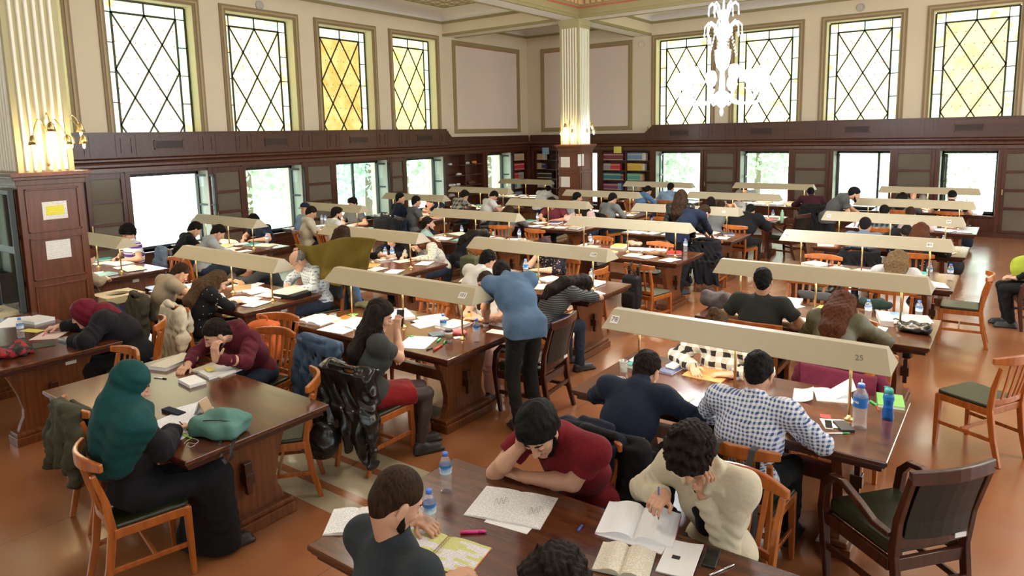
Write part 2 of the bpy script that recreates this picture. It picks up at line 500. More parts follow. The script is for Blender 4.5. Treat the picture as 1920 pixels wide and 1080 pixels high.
base = fl.mix(fl.math('MULTIPLY', fl.ramp(n3, .6, .75), .22), base, (.12, .07, .05))
base = fl.mix(fl.math('MULTIPLY', seam, .6), base, (.10, .05, .03))
fl.base(base); fl.l(fl.math('ADD', fl.math('MULTIPLY', fl.noise(3, 4), .16), .13), fl.b.inputs['Roughness'])
fl.set(spec=.55, coat=.15); fl.b.inputs['Coat Roughness'].default_value = .2

struct(MB().box(XL-.35, XR+.3, YN-.3, YB+.35, -.12, 0).build('floor', fl.m))

def wall_grid(mb, u0, u1, z0, z1, ops, put):
    us = sorted({u0, u1, *[o[0] for o in ops], *[o[1] for o in ops]})
    for a, b in zip(us, us[1:]):
        here = [o for o in ops if o[0] < (a+b)/2 < o[1]]
        z = z0
        for o in sorted(here, key=lambda q: q[2]):
            if o[2] > z: put(mb, a, b, z, o[2])
            z = o[3]
        if z < z1: put(mb, a, b, z, z1)
UPZ = (2.77, 5.30)
up_l = [(6.15+2.41*k, 7.85+2.41*k, *UPZ) for k in (-3, -2, -1, 0, 1, 2, 3)]
up_b = [(-8.95+2.37*k, -7.25+2.37*k, *UPZ) for k in range(6)]
lo_l = [(-1, .7, .5, 2.0), (1.4, 3.0, .5, 2.0), (3.6, 5.1, .5, 2.0), (6.2, 7.75, .5, 2.0), (8.6, 10.05, .5, 2.0), (11.05, 12.75, .5, 2.0), (13.45, 14.95, .5, 2.0), (17.0, 18.25, .5, 2.0)]
lo_b = [(-11.35, -10.78, .3, 2.0), (-8.78, -7.40, .5, 2.0), (-6.25, -4.95, .5, 2.0), (-3.85, -2.55, .5, 2.0), (-1.50, -.36, .5, 2.0), (.9, 2.1, .5, 2.0)]
mb = MB()
put = lambda m_, a, b, z0, z1: m_.box(XL-.34, XL, a, b, z0, z1)
wall_grid(mb, YN, YB+.35, 0, 2.5, lo_l, put); wall_grid(mb, YN, YB+.35, 2.5, 7.6, up_l, put)
struct(mb.build('wall_left', M_cream))
mb = MB()
put = lambda m_, a, b, z0, z1: m_.box(a, b, YB, YB+.34, z0, z1)
wall_grid(mb, XL, XR, 0, 2.5, lo_b, put); wall_grid(mb, XL, XR, 2.5, 7.6, up_b, put)
struct(mb.build('wall_back', M_cream))
op2 = [(-4.6+2.6*k, -2.8+2.6*k, .5 if k > 3 else 2.8, 5.3) for k in range(9)]
mb = MB(); wall_grid(mb, YN, YB, 0, 7.6, op2, lambda m_, a, b, z0, z1: m_.box(XR, XR+.3, a, b, z0, z1)); struct(mb.build('wall_right', M_cream))
op3 = [(-12.5+5.2*k, -10.9+5.2*k, 2.8, 5.3) for k in range(4)]
mb = MB(); wall_grid(mb, XL, XR, 0, 7.6, op3, lambda m_, a, b, z0, z1: m_.box(a, b, YN-.3, YN, z0, z1)); struct(mb.build('wall_front', M_cream))

# ceilings: side bays low, hall raised
CX0, CX1, CYB, CYA = -9.4, 2.8, 15.7, 3.2
cl = NT('coffer_paint'); o3 = cl.sep()
def cell(ax):
    return cl.math('ABSOLUTE', cl.math('SUBTRACT', cl.math('FRACT', cl.math('MULTIPLY', cl.math('ADD', o3[ax], 40), 1/.36)), .5))
a_, b_ = cell(0), cell(1); mx = cl.math('MAXIMUM', a_, b_)
line = cl.math('GREATER_THAN', mx, .36); dot = cl.math('LESS_THAN', mx, .10)
ring = cl.math('MULTIPLY', cl.math('GREATER_THAN', mx, .29), cl.math('LESS_THAN', mx, .33))
cl.base(cl.mix(cl.math('MAXIMUM', line, ring), cl.mix(dot, (.80, .74, .64), (.20, .10, .05)), (.36, .31, .20))); cl.set(rough=.8)
M_coffer = cl.m
def bay(name, x0, x1, y0, y1):
    """side-bay ceiling: cove rising from the wall line, flat white, painted coffer field"""
    mb = MB(); z0, z1 = 5.84, 6.06; r = .42
    N = 5; loops = []
    for k in range(N+1):
        t = k/N*PI/2; d = r*(1-math.cos(t)); z = z0+(z1-z0)*math.sin(t)
        loops.append([(x0+d, y0+d, z), (x1-d, y0+d, z), (x1-d, y1-d, z), (x0+d, y1-d, z)])
    mb.add([p for l in loops for p in l], [(k*4+i, k*4+(i+1) % 4, k*4+4+(i+1) % 4, k*4+4+i) for k in range(N) for i in range(4)]+[tuple(N*4+i for i in range(4))])
    mb.mat(1); e = .9
    mb.box(x0+e, x1-e, y0+e, y1-e, z1-.035, z1-.005)
    mb.mat(2)
    for a, b, c, d in ((x0, x1, y0, y0+.03), (x0, x1, y1-.03, y1), (x0, x0+.03, y0, y1), (x1-.03, x1, y0, y1)): mb.box(a, b, c, d, 5.77, 5.84)
    w = .05
    for a, b, c, d in ((x0+e-w, x1-e+w, y0+e-w, y0+e), (x0+e-w, x1-e+w, y1-e, y1-e+w), (x0+e-w, x0+e, y0+e, y1-e), (x1-e, x1-e+w, y0+e, y1-e)): mb.box(a, b, c, d, z1-.05, z1)
    struct(mb.build(name, [M_white, M_coffer, M_olive]))
bay('ceiling_left', XL, CX0-.3, CYA+.3, CYB-.3)
bay('ceiling_corner', XL, CX0-.3, CYB+.3, YB)
bay('ceiling_back', CX0+.3, CX1-.3, CYB+.3, YB)
bay('ceiling_right', CX1+.3, XR, CYA+.3, CYB-.3)
bay('ceiling_front', XL, XR, YN, CYA-.3)
mb = MB()
x0, x1, y0, y1 = CX0+.3, CX1-.3, CYA+.3, CYB-.3
r = .6; loops = []
for k in range(6):
    t = k/5*PI/2; d = r*(1-math.cos(t))+.16; z = 6.02+.75*math.sin(t)
    loops.append([(x0+d, y0+d, z), (x1-d, y0+d, z), (x1-d, y1-d, z), (x0+d, y1-d, z)])
mb.add([p for l in loops for p in l], [(k*4+i, k*4+(i+1) % 4, k*4+4+(i+1) % 4, k*4+4+i) for k in range(5) for i in range(4)]+[tuple(20+i for i in range(4))])
mb.box(XL-.3, XR+.3, YN-.3, YB+.3, 7.6, 7.8)
struct(mb.build('ceiling_hall', M_white))
# beams with painted edges
def beam(name, ax, c, a, b):
    mb = MB()
    def B(u0, u1, z0, z1):
        if ax == 1: mb.box(c+u0, c+u1, a, b, z0, z1)
        else: mb.box(a, b, c+u0, c+u1, z0, z1)
    B(-.3, .3, 5.45, 7.6)
    mb.mat(1); B(-.305, -.24, 5.435, 5.475); B(.24, .305, 5.435, 5.475); B(-.31, -.24, 5.46, 5.50); B(.24, .31, 5.46, 5.50)
    mb.mat(2); B(-.2, .2, 5.44, 5.452)
    struct(mb.build(name, [M_cream, M_olive, M_white]))
beam('beam_left', 1, CX0, YN, YB); beam('beam_right', 1, CX1, YN, YB)
beam('beam_back', 0, CYB, XL, XR); beam('beam_front', 0, CYA, XL, XR)
# dentilled cornice round the hall
mb = MB()
def ring4(d0, d1, z0, z1):
    for a, b, c, d in ((x0+d0, x1-d0, y0+d0, y0+d1), (x0+d0, x1-d0, y1-d1, y1-d0), (x0+d0, x0+d1, y0+d0, y1-d0), (x1-d1, x1-d0, y0+d0, y1-d0)): mb.box(a, b, c, d, z0, z1)
mb.mat(0); ring4(0, .03, 5.5, 5.66); mb.mat(2); ring4(0, .045, 5.66, 5.69); mb.mat(1); ring4(0, .06, 5.69, 5.88); ring4(0, .17, 5.88, 5.96); mb.mat(0); ring4(0, .21, 5.96, 6.03)
mb.mat(3)
u = x0+.1
while u < x1-.1:
    mb.box(u, u+.09, y1-.14, y1-.05, 5.74, 5.87); u += .17
u = y0+.1
while u < y1-.1:
    mb.box(x0+.05, x0+.14, u, u+.09, 5.74, 5.87); u += .17
M_gold = pm('gilded_dentil', (.62, .42, .20), .6)
struct(mb.build('trim_1', [M_olive, M_tan, M_red, M_gold]))

# columns
M_fluted = pm('column_paint', (.42, .37, .20), .65, var=.06)
M_flute = pm('flute_paint', (.82, .79, .68), .6, var=.04)
M_note = textpaper('notice_text', (.82, .80, .74), pitch=.014, ax=2, dens=.42)
M_notey = textpaper('notice_yellow', (.85, .78, .10), (.35, .3, .05), .014, 2, dens=.4)
def column(cx, cy, label):
    e = empty('fluted_column', (cx, cy, 0))
    tag(e, label, 'column')
    mb = MB(); w = .28
    mb.box(-w, w, -w, w, 2.29, 5.46)
    mb.box(-w-.02, w+.02, -w-.02, w+.02, 5.30, 5.46)
    mb.mat(1)
    for k in range(6):
        u = -w+.085+k*.078
        for s in (-1, 1):
            mb.prism([(u-.02, s*w), (u-.012, s*(w+.016)), (u+.012, s*(w+.016)), (u+.02, s*w)], 2.32, 5.22, 2)
            mb.prism([(s*w, u-.02), (s*(w+.016), u-.012), (s*(w+.016), u+.012), (s*w, u+.02)], 2.32, 5.22, 2)
    mb.build('shaft', [M_fluted, M_flute], e)
    p = MB(); h = .33
    p.box(-h, h, -h, h, 0, 2.22); p.box(-h-.04, h+.04, -h-.04, h+.04, 0, .16)
    p.box(-h-.02, h+.02, -h-.02, h+.02, 2.16, 2.22); p.box(-h-.05, h+.05, -h-.05, h+.05, 2.22, 2.255); p.box(-h-.075, h+.075, -h-.075, h+.075, 2.255, 2.30)
    for z0, z1 in ((.22, .50), (.56, 1.03), (1.09, 1.57), (1.63, 2.12)):
        for s in (-1, 1):
            for (a, b, c, d) in ((-h+.06, h-.06, z0, z0+.02), (-h+.06, h-.06, z1-.02, z1), (-h+.06, -h+.08, z0, z1), (h-.08, h-.06, z0, z1)):
                p.box(*sorted((s*h, s*(h+.014))), a, b, c, d); p.box(a, b, *sorted((s*h, s*(h+.014))), c, d)
    p.build('pedestal', M_ped, e, bev=.004)
    return e
col1 = column(-9.1, 3.2, 'cream fluted column on wooden pedestal nearest the camera, beside recycling bins')
col2 = column(-9.4, 15.7, 'cream fluted column on wooden pedestal near the corner of bookcases')
column(2.8, 15.7, 'cream fluted column at the right side of the hall')
M_bulb = emis('candle_bulb', (1, .78, .45), 30)
M_bulbw = emis('white_bulb', (.85, .93, 1), 45)
def sconce(x, y, ang, cold, label):
    """three drooping flower heads on swan-neck brass arms"""
    e = empty('wall_sconce', (x, y, 2.78), ang); tag(e, label, 'wall lamp')
    mb = MB(); mb.lathe([(.012, -.42), (.02, -.40), (.012, -.36), (.010, 0), (.018, .02), (.006, .05)], 8, (0, .03, 0))
    heads = [(-.17, .15, -.12), (0, .20, .02), (.17, .15, -.12)]
    for hx, hy, hz in heads:
        pts = [(0, .03, -.02)]+[(hx*t, .03+(hy-.03)*t, hz*t+.16*math.sin(PI*t)) for t in (.25, .5, .75, .92)]+[(hx, hy, hz)]
        mb.tube(pts, .006, 6)
    mb.build('arms', M_brass, e, smooth=True)
    for hx, hy, hz in heads:
        s = MB().lathe([(.006, .05), (.028, .03), (.04, -.01), (.05, -.06), (.044, -.06), (.03, 0), (.004, .03)], 10, (hx, hy, hz), False).build('flower_shade', M_brass, e, True)
        MB().lathe([(.002, .0), (.013, -.02), (.017, -.07), (.012, -.105), (.002, -.115)], 8, (hx, hy, hz), False).build('bulb', M_bulbw if cold else M_bulb, e, True)
    l = lamp('sconce_light', 'POINT', (0, .17, -.2), 16, (.85, .93, 1) if cold else (1, .75, .42), .05); l.parent = e
    return e
sconce(-9.1+.3, 3.2, -PI/2, False, 'lit brass three-flower wall lamp on the near column, above the yellow notice')
sconce(-9.1, 3.2+.3, 0, False, 'brass wall lamp seen edge on past the right side of the near column')
sconce(-9.4, 15.7-.3, PI, False, 'lit brass three-flower wall lamp with warm glow on the column by the bookcases')
sconce(-9.4+.3, 15.7, -PI/2, True, 'lit wall lamp with cold white glare on the column by the bookcases')
def notice(c, n, w, h, mat, label, inner=None, name='paper_notice'):
    """sheet taped on a vertical face; n: 'x' faces +X, 'y' faces -Y"""
    e = MB()
    if n == 'x': e.box(0, .004, -w/2, w/2, -h/2, h/2)
    else: e.box(-w/2, w/2, -.004, 0, -h/2, h/2)
    o = e.build(name, mat, loc=c)
    if inner:
        q = MB(); a = w*.36; b = h*.26
        (q.box(.004, .006, -a, a, -b, b) if n == 'x' else q.box(-a, a, -.006, -.004, -b, b)); q.build('yellow_panel', inner, o)
    return tag(o, label, 'notice')
px = -9.1+.33
q = AX(103, 394, px); notice(q, 'x', .25, .20, M_note, 'white notice with a yellow block on the near column pedestal', M_notey)
q = AX(110, 467, px); notice(q, 'x', .25, .21, M_note, 'plain white typed notice, lower of two on the near column pedestal')
cy = 15.7-.33
q = AY(1059, 304, cy); notice(q, 'y', .31, .27, M_note, 'cream notice on the far column pedestal, upper one on its near face')
q = AY(1059, 341, cy); notice(q, 'y', .31, .27, M_note, 'cream notice on the far column pedestal, lower one on its near face')
q = AX(1089, 300, -9.4+.33); notice(q, 'x', .30, .30, M_note, 'white notice on the right face of the far column pedestal')
# glazed display board on the shaded face of the near pedestal
q = MB().box(-.29, .29, -.05, 0, .75, 2.12); q.mat(1).box(-.25, .25, -.056, -.05, .80, 1.42); q.box(-.25, .25, -.056, -.05, 1.50, 2.07)
tag(q.build('display_board', [M_iron, pm('dark_glass', (.02, .03, .025), .03, spec=.9)], loc=(-9.1, 3.2-.36, 0)), 'tall glazed display board on the shaded side of the near column', 'display board')

# ------------------------------------------------ windows
def stained(name, pale, amber, st, am):
    t = NT(name); o = t.sep()
    g = t.noise(3.2, 4); f = t.ramp(t.math('ADD', g, am), .42, .72)
    c = t.mix(f, pale, amber)
    def fr(v, s): return t.math('ABSOLUTE', t.math('SUBTRACT', t.math('FRACT', t.math('MULTIPLY', v, s)), .5))
    h = t.math('ADD', o[0], o[1])
    dx, dz = fr(h, 1/.19), fr(o[2], 1/.29)
    d = t.math('ADD', t.math('MULTIPLY', t.math('MULTIPLY', dx, dx), .036), t.math('MULTIPLY', t.math('MULTIPLY', dz, dz), .084))
    dm = t.math('LESS_THAN', d, .00022)
    c = t.mix(dm, c, (.55, .10, .03))
    th = t.math('MULTIPLY', t.math('LESS_THAN', t.math('ABSOLUTE', t.math('SUBTRACT', t.math('FRACT', t.math('MULTIPLY', t.math('ADD', h, t.math('MULTIPLY', o[2], .62)), 5.2)), .5)), .03), .35)
    c = t.mix(th, c, (.6, .38, .1))
    t.base((.05, .05, .04)); t.l(c, t.b.inputs['Emission Color']); t.b.inputs['Emission Strength'].default_value = st; t.set(rough=.3)  # daylight behind the panes is put in as emission of the glass
    return t.m
def border_glass(name, st):
    t = NT(name)
    v = t.noise(7, 3); w = t.noise(2.3, 2)
    c = t.mix(t.ramp(v, .45, .62), (.95, 1, .80), t.mix(t.ramp(w, .45, .55), (.95, .62, .22), (.45, .85, .62)))
    t.base((.05, .05, .04)); t.l(c, t.b.inputs['Emission Color']); t.b.inputs['Emission Strength'].default_value = st; t.set(rough=.3)  # border panes glow too, emission standing for daylight
    return t.m
PALE, AMB = (1, .97, .80), (1, .66, .16)
SG = {'hot': stained('glass_hot', (1, .98, .62), (1, .95, .40), 1.9, -.1), 'pale': stained('glass_pale', (1, .97, .52), (1, .90, .30), 1.6, -.06),
      'amber': stained('glass_amber', (1, .80, .30), (.95, .52, .10), .95, .10), 'warm': stained('glass_warm', (1, .93, .40), (1, .78, .18), 1.3, -.02)}
BG_ = border_glass('glass_border', 1.35)
M_lead = pm('lead_came', (.035, .04, .015), .5)
M_mould1 = pm('moulding_brown', (.27, .19, .10), .55); M_mould2 = pm('moulding_tan', (.42, .31, .17), .55)
M_reveal = pm('window_reveal', (.78, .74, .46), .7, var=.05)  # reveal colour includes the yellow-green light thrown by the panes
wn = 0
def frame_for(u0, u1, z0, z1, base=True, red=False):
    """stepped picture-frame moulding, local (u, d, z)"""
    mb = MB()
    for i, (a, b, dd) in enumerate(((0, .045, .03), (.045, .085, .05), (.085, .13, .035))):
        mb.mat(i % 2)
        mb.box(u0-b, u1+b, 0, dd, z1+a, z1+b)
        mb.box(u0-b, u0-a, 0, dd, z0 if base else z0-b, z1+a); mb.box(u1+a, u1+b, 0, dd, z0 if base else z0-b, z1+a)
        if not base: mb.box(u0-a, u1+a, 0, dd, z0-b, z0-a)
    return mb
def upper_window(side, u0, u1, kind):
    global wn; wn += 1
    e = empty('window_%d' % wn); struct(e)
    z0, z1 = UPZ
    Mx = Matrix(((0, 1, 0, XL), (1, 0, 0, 0), (0, 0, 1, 0), (0, 0, 0, 1))) if side == 'l' else Matrix(((1, 0, 0, 0), (0, -1, 0, YB), (0, 0, 1, 0), (0, 0, 0, 1)))
    mb = frame_for(u0, u1, z0, z1); mb.v = [tuple(Mx @ Vector(p)) for p in mb.v]; struct(mb.build('frame', [M_mould1, M_mould2], e))
    mb = MB(); mb.M = Mx; g = -.26
    mb.box(u0, u0+.012, -.3, .0, z0, z1); mb.box(u1-.012, u1, -.3, 0, z0, z1); mb.box(u0, u1, -.3, 0, z1-.012, z1)
    struct(mb.build('reveal', M_reveal, e))
    a0, a1, b0, b1 = u0+.03, u1-.03, z0, z1-.03
    i0, i1, j1 = a0+.20, a1-.20, b1-.24
    mb = MB(); mb.M = Mx
    mb.box(i0, i1, g-.01, g, b0, j1); mb.mat(1)
    mb.box(a0, i0, g-.01, g, b0, b1); mb.box(i1, a1, g-.01, g, b0, b1); mb.box(i0, i1, g-.01, g, j1, b1)
    struct(mb.build('glass', [SG[kind], BG_], e))
    mb = MB(); mb.M = Mx
    def bar(p, q, w):
        d = Vector((q[0]-p[0], 0, q[1]-p[1])); L = d.length; d.normalize(); s = Vector((-d.z, 0, d.x))
        P, Q = Vector((p[0], 0, p[1])), Vector((q[0], 0, q[1])); vs = []
        for y in (g-.012, g+.016):
            vs += [X+s*w/2*k+Vector((0, y, 0)) for X, k in ((P, -1), (P, 1), (Q, 1), (Q, -1))]
        mb.add(vs, [(0, 1, 2, 3), (7, 6, 5, 4), (0, 4, 5, 1), (1, 5, 6, 2), (2, 6, 7, 3), (3, 7, 4, 0)])
    for p, q in (((a0, b0), (a0, b1)), ((a1, b0), (a1, b1)), ((a0, b1), (a1, b1)), ((a0, b0), (a1, b0))): bar(p, q, .045)
    for p, q in (((i0, b0), (i0, j1)), ((i1, b0), (i1, j1)), ((i0, j1), (i1, j1))): bar(p, q, .04)
    um = (i0+i1)/2
    bar((um, j1), (um, b1), .028); bar((i0, j1), (i0, b1), .02); bar((i1, j1), (i1, b1), .02); bar((a0, j1), (i0, j1), .02); bar((i1, j1), (a1, j1), .02)
    for f in (.0, .25, .5, .745):
        zz = b0+(j1-b0)*f+.02
        if f: bar((a0, zz), (i0, zz), .02); bar((i1, zz), (a1, zz), .02)
    Wd, Hh = i1-i0, (j1-b0)*.93
    for s in (1, -1):
        for k in (-2, -1, 0, 1, 2):
            # x = um-side start: lines pass (start, j1) sloping
            x_a = (i0 if s == 1 else i1)+s*k*Wd*.5*2*.5
            pts = []
            for x in (i0, i1):
                t = (x-x_a)/(s*Wd)*Hh; z = j1-t
                if b0-1e-6 <= z <= j1+1e-6: pts.append((x, z))
            for z in (b0, j1):
                x = x_a+s*Wd*(j1-z)/Hh
                if i0+1e-6 < x < i1-1e-6: pts.append((x, z))
            if len(pts) >= 2 and math.dist(pts[0], pts[1]) > .1: bar(pts[0], pts[1], .032)
    struct(mb.build('lead', M_lead, e))
for (u0, u1, _, _), k in zip(up_l, ('hot', 'hot', 'hot', 'hot', 'pale', 'amber', 'warm')):
    if u0 > 1: upper_window('l', u0, u1, k)
for (u0, u1, _, _), k in zip(up_b, ('pale', 'pale', 'pale', 'warm', 'pale', 'pale')): upper_window('b', u0, u1, k)
# blind framed panels at the corner
for side, u0, u1, nm in (('l', 15.93, 19.05, 'trim_2'), ('b', -12.95, -9.85, 'trim_3')):
    Mx = Matrix(((0, 1, 0, XL), (1, 0, 0, 0), (0, 0, 1, 0), (0, 0, 0, 1))) if side == 'l' else Matrix(((1, 0, 0, 0), (0, -1, 0, YB), (0, 0, 1, 0), (0, 0, 0, 1)))
    mb = frame_for(u0, u1, 2.78, 5.24, False); mb.mat(2)
    mb.box(u0, u1, 0, .006, 2.78, 5.24); mb.mat(3); mb.box(u0, u1, 0, .012, 5.225, 5.24); mb.box(u1-.012, u1, 0, .012, 2.78, 5.24)
    mb.v = [tuple(Mx @ Vector(p)) for p in mb.v]; struct(mb.build(nm, [M_tan, M_olive, M_panel, M_red]))

# ------------------------------------------------ wainscot: frieze, cornice, posts
def ML(): 
    mb = MB(); mb.M = Matrix(((0, 1, 0, XL), (1, 0, 0, 0), (0, 0, 1, 0), (0, 0, 0, 1))); return mb
def MBk():
    mb = MB(); mb.M = Matrix(((1, 0, 0, 0), (0, -1, 0, YB), (0, 0, 1, 0), (0, 0, 0, 1))); return mb
M_grille = pm('grille_dark', (.02, .012, .01), .6)
def frieze(mk_, lo, hi, step, name, vents, D):
    mb = mk_()
    s0, s1 = step
    # high part outline with the chamfered step down near the corner
    if s0 > s1: poly = [(s0, 2.30), (hi, 2.30), (hi, 2.77), (s0, 2.77), (s1, 2.55), (s1, 2.30)]
    else: poly = [(lo, 2.30), (s1, 2.30), (s1, 2.55), (s0, 2.77), (lo, 2.77)]
    mb.prism(poly, 0, D, 1)
    if s0 > s1: mb.box(lo, s1, 0, D-.04, 2.30, 2.55); a, b = s0, hi
    else: mb.box(s1, hi, 0, D-.04, 2.30, 2.55); a, b = lo, s0
    mb.box(a, b, 0, D+.03, 2.755, 2.785)
    for c in vents:
        for x in (c-.98, c-.62, c+.62, c+.98): mb.box(x-.008, x+.008, D, D+.008, 2.34, 2.74)
        for x in (c-.8, c+.8):
            for p, q, r_, s_ in ((x-.10, x-.085, 2.40, 2.68), (x+.085, x+.10, 2.40, 2.68)): mb.box(p, q, D, D+.012, r_, s_)
        mb.mat(1); mb.box(c-.27, c+.27, D, D+.006, 2.47, 2.61); mb.mat(0)
        for k in range(7): mb.box(c-.27, c+.27, D, D+.014, 2.475+k*.02, 2.481+k*.02)
        for p, q, r_, s_ in ((c-.29, c+.29, 2.45, 2.47), (c-.29, c+.29, 2.61, 2.63), (c-.29, c-.27, 2.45, 2.63), (c+.27, c+.29, 2.45, 2.63)): mb.box(p, q, D, D+.015, r_, s_)
    struct(mb.build(name, [M_frieze, M_grille]))
    mb = mk_()
    prof = [(0, 2.32), (D+.02, 2.32), (D+.06, 2.29), (D+.06, 2.26), (D+.02, 2.23), (D+.035, 2.20), (D+.035, 2.16), (D, 2.13), (D+.01, 2.06), (0, 2.06)]
    mb.prism([(p, z) for p, z in prof], lo, hi, 0)
    struct(mb.build(name.replace('4', '6').replace('5', '7'), M_wains))
frieze(ML, YN, YF, (15.1, 15.35), 'trim_4', [6.98-2.41*2, 6.98-2.41, 6.98, 9.4, 11.8, 14.2], .30)
frieze(MBk, XF, XR, (-8.9, -9.15), 'trim_5', [-8.05, -5.7, -3.33, -.97, 1.4], .35)
def wains(mk_, lo, hi, ops, D, name):
    mb = mk_()
    wall_grid(mb, lo, hi, 0, 2.07, ops, lambda m_, a, b, z0, z1: m_.box(a, b, 0, D-.04, z0, z1))
    for o in ops:     # posts beside each opening and panel below the sill
        for u in (o[0], o[1]):
            s = -1 if u == o[0] else 1
            mb.box(*sorted((u, u+s*.09)), D-.04, D-.01, 0, 2.07)
        mb.box(o[0], o[1], -.25, D+.02, o[2]-.03, o[2])
        if o[1]-o[0] > .8: mb.box(o[0]+.12, o[1]-.12, D-.04, D-.02, .14, o[2]-.12)
    mb.box(lo, hi, D-.04, D, 0, .11)
    struct(mb.build(name, M_wains))
shelf_ops_l = [(15.12, 16.80, .12, 2.02), (18.42, 19.22, .12, 2.02)]
shelf_ops_b = [(-13.2, -11.5, .12, 2.02), (-10.62, -8.96, .12, 2.02)]
wains(ML, YN, YF, lo_l+shelf_ops_l, .30, 'trim_8')
wains(MBk, XF, XR, lo_b+shelf_ops_b, .35, 'trim_9')
# glazed cupboards with white files
M_mesh = glass('cupboard_glass', (.62, .56, .46), .1, .82)
M_file = bands('file_spines', [(0, (.52, .50, .46)), (.86, (.12, .10, .08))], .085, 0, bmp=False)
M_file2 = bands('file_spines_left', [(0, (.50, .47, .40)), (.86, (.14, .11, .08))], .085, 1, bmp=False)
M_back = pm('cupboard_back', (.13, .09, .06), .8)
def cupboard(side, u0, u1, label, files=True):
    mk_ = ML if side == 'l' else MBk; D = .30 if side == 'l' else .35
    w = (u1-u0); Mx = mk_().M
    e = empty('glazed_cupboard', Mx @ Vector(((u0+u1)/2, 0, 0))); tag(e, label, 'cupboard', None)
    Mi = Matrix.Translation(-Vector(e.location)) @ Mx
    mb = MB(); mb.M = Mi
    f = .075
    mb.box(u0, u0+f, D-.04, D, .12, 2.04); mb.box(u1-f, u1, D-.04, D, .12, 2.04)
    for z in (.12, .66, 1.08, 1.50, 1.94): mb.box(u0+f, u1-f, D-.04, D-.005, z, z+(.10 if z > 1.9 else .06))
    mb.build('door', M_wains, e, bev=.004)
    mb = MB(); mb.M = Mi; mb.box(u0+f, u1-f, D-.035, D-.03, .18, 1.95); mb.build('glass_pane', M_mesh, e)
    if files:
        mb = MB(); mb.M = Mi
        for z, h in ((.20, .30), (.73, .29), (1.15, .29), (1.57, .27)): mb.box(u0+f, u1-f, D-.1, D-.05, z, z+h)
        q = mb.build('files', M_file if side == 'b' else M_file2, e); q['kind'] = 'stuff'
    mb = MB(); mb.M = Mi; mb.box(u0+f*.3, u0+f*.6, D, D+.02, 1.0, 1.12); mb.build('handle', M_brass, e)
for u0, u1, lb in ((5.42, 6.10, 'glazed bookcase cupboard just right of the near column, behind the striped shirt'), (7.84, 8.52, 'glazed cupboard between the first two left wall windows'),
                   (10.14, 10.96, 'glazed cupboard on the left wall behind the seated group with curly-haired man'), (12.83, 13.38, 'narrow glazed cupboard left wall next to the wide double window')):
    cupboard('l', u0, u1, lb)
for u0, u1, lb in ((-7.28, -6.36, 'glazed file cupboard on the back wall nearest the bookcase window'), (-4.86, -3.95, 'glazed file cupboard on the back wall, middle of three'),
                   (-2.46, -1.60, 'glazed file cupboard on the back wall left of the rightmost window'), (-.28, .70, 'glazed file cupboard at the far right end of the back wall')):
    cupboard('b', u0, u1, lb)
# lower windows with iron sashes, some leaves standing open into the room
M_jamb = pm('jamb_paint', (.50, .50, .42), .5)
def low_window(side, o, leaf, mull=None, leaf_w=.42, openp=False):
    global wn; wn += 1
    mk_ = ML if side == 'l' else MBk; D = .30 if side == 'l' else .35
    e = empty('window_%d' % wn); struct(e)
    u0, u1, z0, z1 = o; g = -.12
    mb = mk_()
    for a, b, c, d in ((u0, u0+.05, z0, z1), (u1-.05, u1, z0, z1), (u0, u1, z0, z0+.05), (u0, u1, z1-.07, z1)): mb.box(a, b, g-.03, g+.03, c, d)
    for m_ in (mull or []): mb.box(m_-.025, m_+.025, g-.03, g+.03, z0, z1)
    struct(mb.build('frame', M_iron, e))
    mb = mk_(); mb.box(u0, u0+.01, g, D-.03, z0, z1); mb.box(u1-.01, u1, g, D-.03, z0, z1); struct(mb.build('reveal', M_jamb, e))
    if not openp:
        mb = mk_(); mb.box(u0+.05, u1-.05, g-.004, g+.004, z0+.05, z1-.07); struct(mb.build('glass', M_glass, e))
    for u, s in leaf:      # hinged at u, opened 80 degrees
        a = math.radians(78)
        mb = MB(); mb.M = mk_().M @ Matrix.Translation((u, g+.04, 0)) @ Matrix.Rotation(a*s, 4, 'Z')
        L = leaf_w*(1 if s > 0 else 1)
        for p, q, c, d in ((0, .045, z0+.06, z1-.08), (L-.045, L, z0+.06, z1-.08), (0, L, z0+.06, z0+.11), (0, L, z1-.13, z1-.08), (0, L, 1.27, 1.31)): mb.box(p, q, -.02, .02, c, d)
        mb.mat(1); mb.box(.045, L-.045, -.003, .003, z0+.1, z1-.1)
        struct(mb.build('casement', [M_iron, M_glass], e))
low_window('l', lo_l[1], []); low_window('l', lo_l[2], [])
low_window('l', lo_l[3], [(7.70, 1)], openp=True, leaf_w=.5); low_window('l', lo_l[4], [(10.0, 1)]); low_window('l', lo_l[5], [(12.70, 1)], [11.9]); low_window('l', lo_l[6], [(14.9, 1)])
low_window('l', lo_l[7], [(18.2, 1)])
low_window('b', lo_b[0], []); low_window('b', lo_b[1], [(-8.73, 1)]); low_window('b', lo_b[2], [(-6.2, 1)])
low_window('b', lo_b[3], [(-3.8, 1)], [-2.86]); low_window('b', lo_b[4], [(-1.45, 1)]); low_window('b', lo_b[5], [])
# round wall fittings
for p, lb in ((AX(486, 10, XL), 'small round grey vent high on the left wall between windows'), (AY(1614, 14, YB), 'small round grey vent high on the back wall above window moulding'), (AY(1204, 83, YB), 'faint pale round fitting on back wall beside blind panel')):
    e = MB().lathe([(.0, .0), (.10, .0), (.10, .03), (.085, .035), (.08, .02), (.03, .025), (0, .025)], 20, cap=False).build('round_vent', pm('vent_grey', (.5, .47, .42), .6) if 'faint' not in lb else M_cream, smooth=True, loc=p)
    e.rotation_euler = (0, PI/2, 0) if abs(p[0]-XL) < .05 else (PI/2, 0, 0)
    tag(e, lb, 'vent')
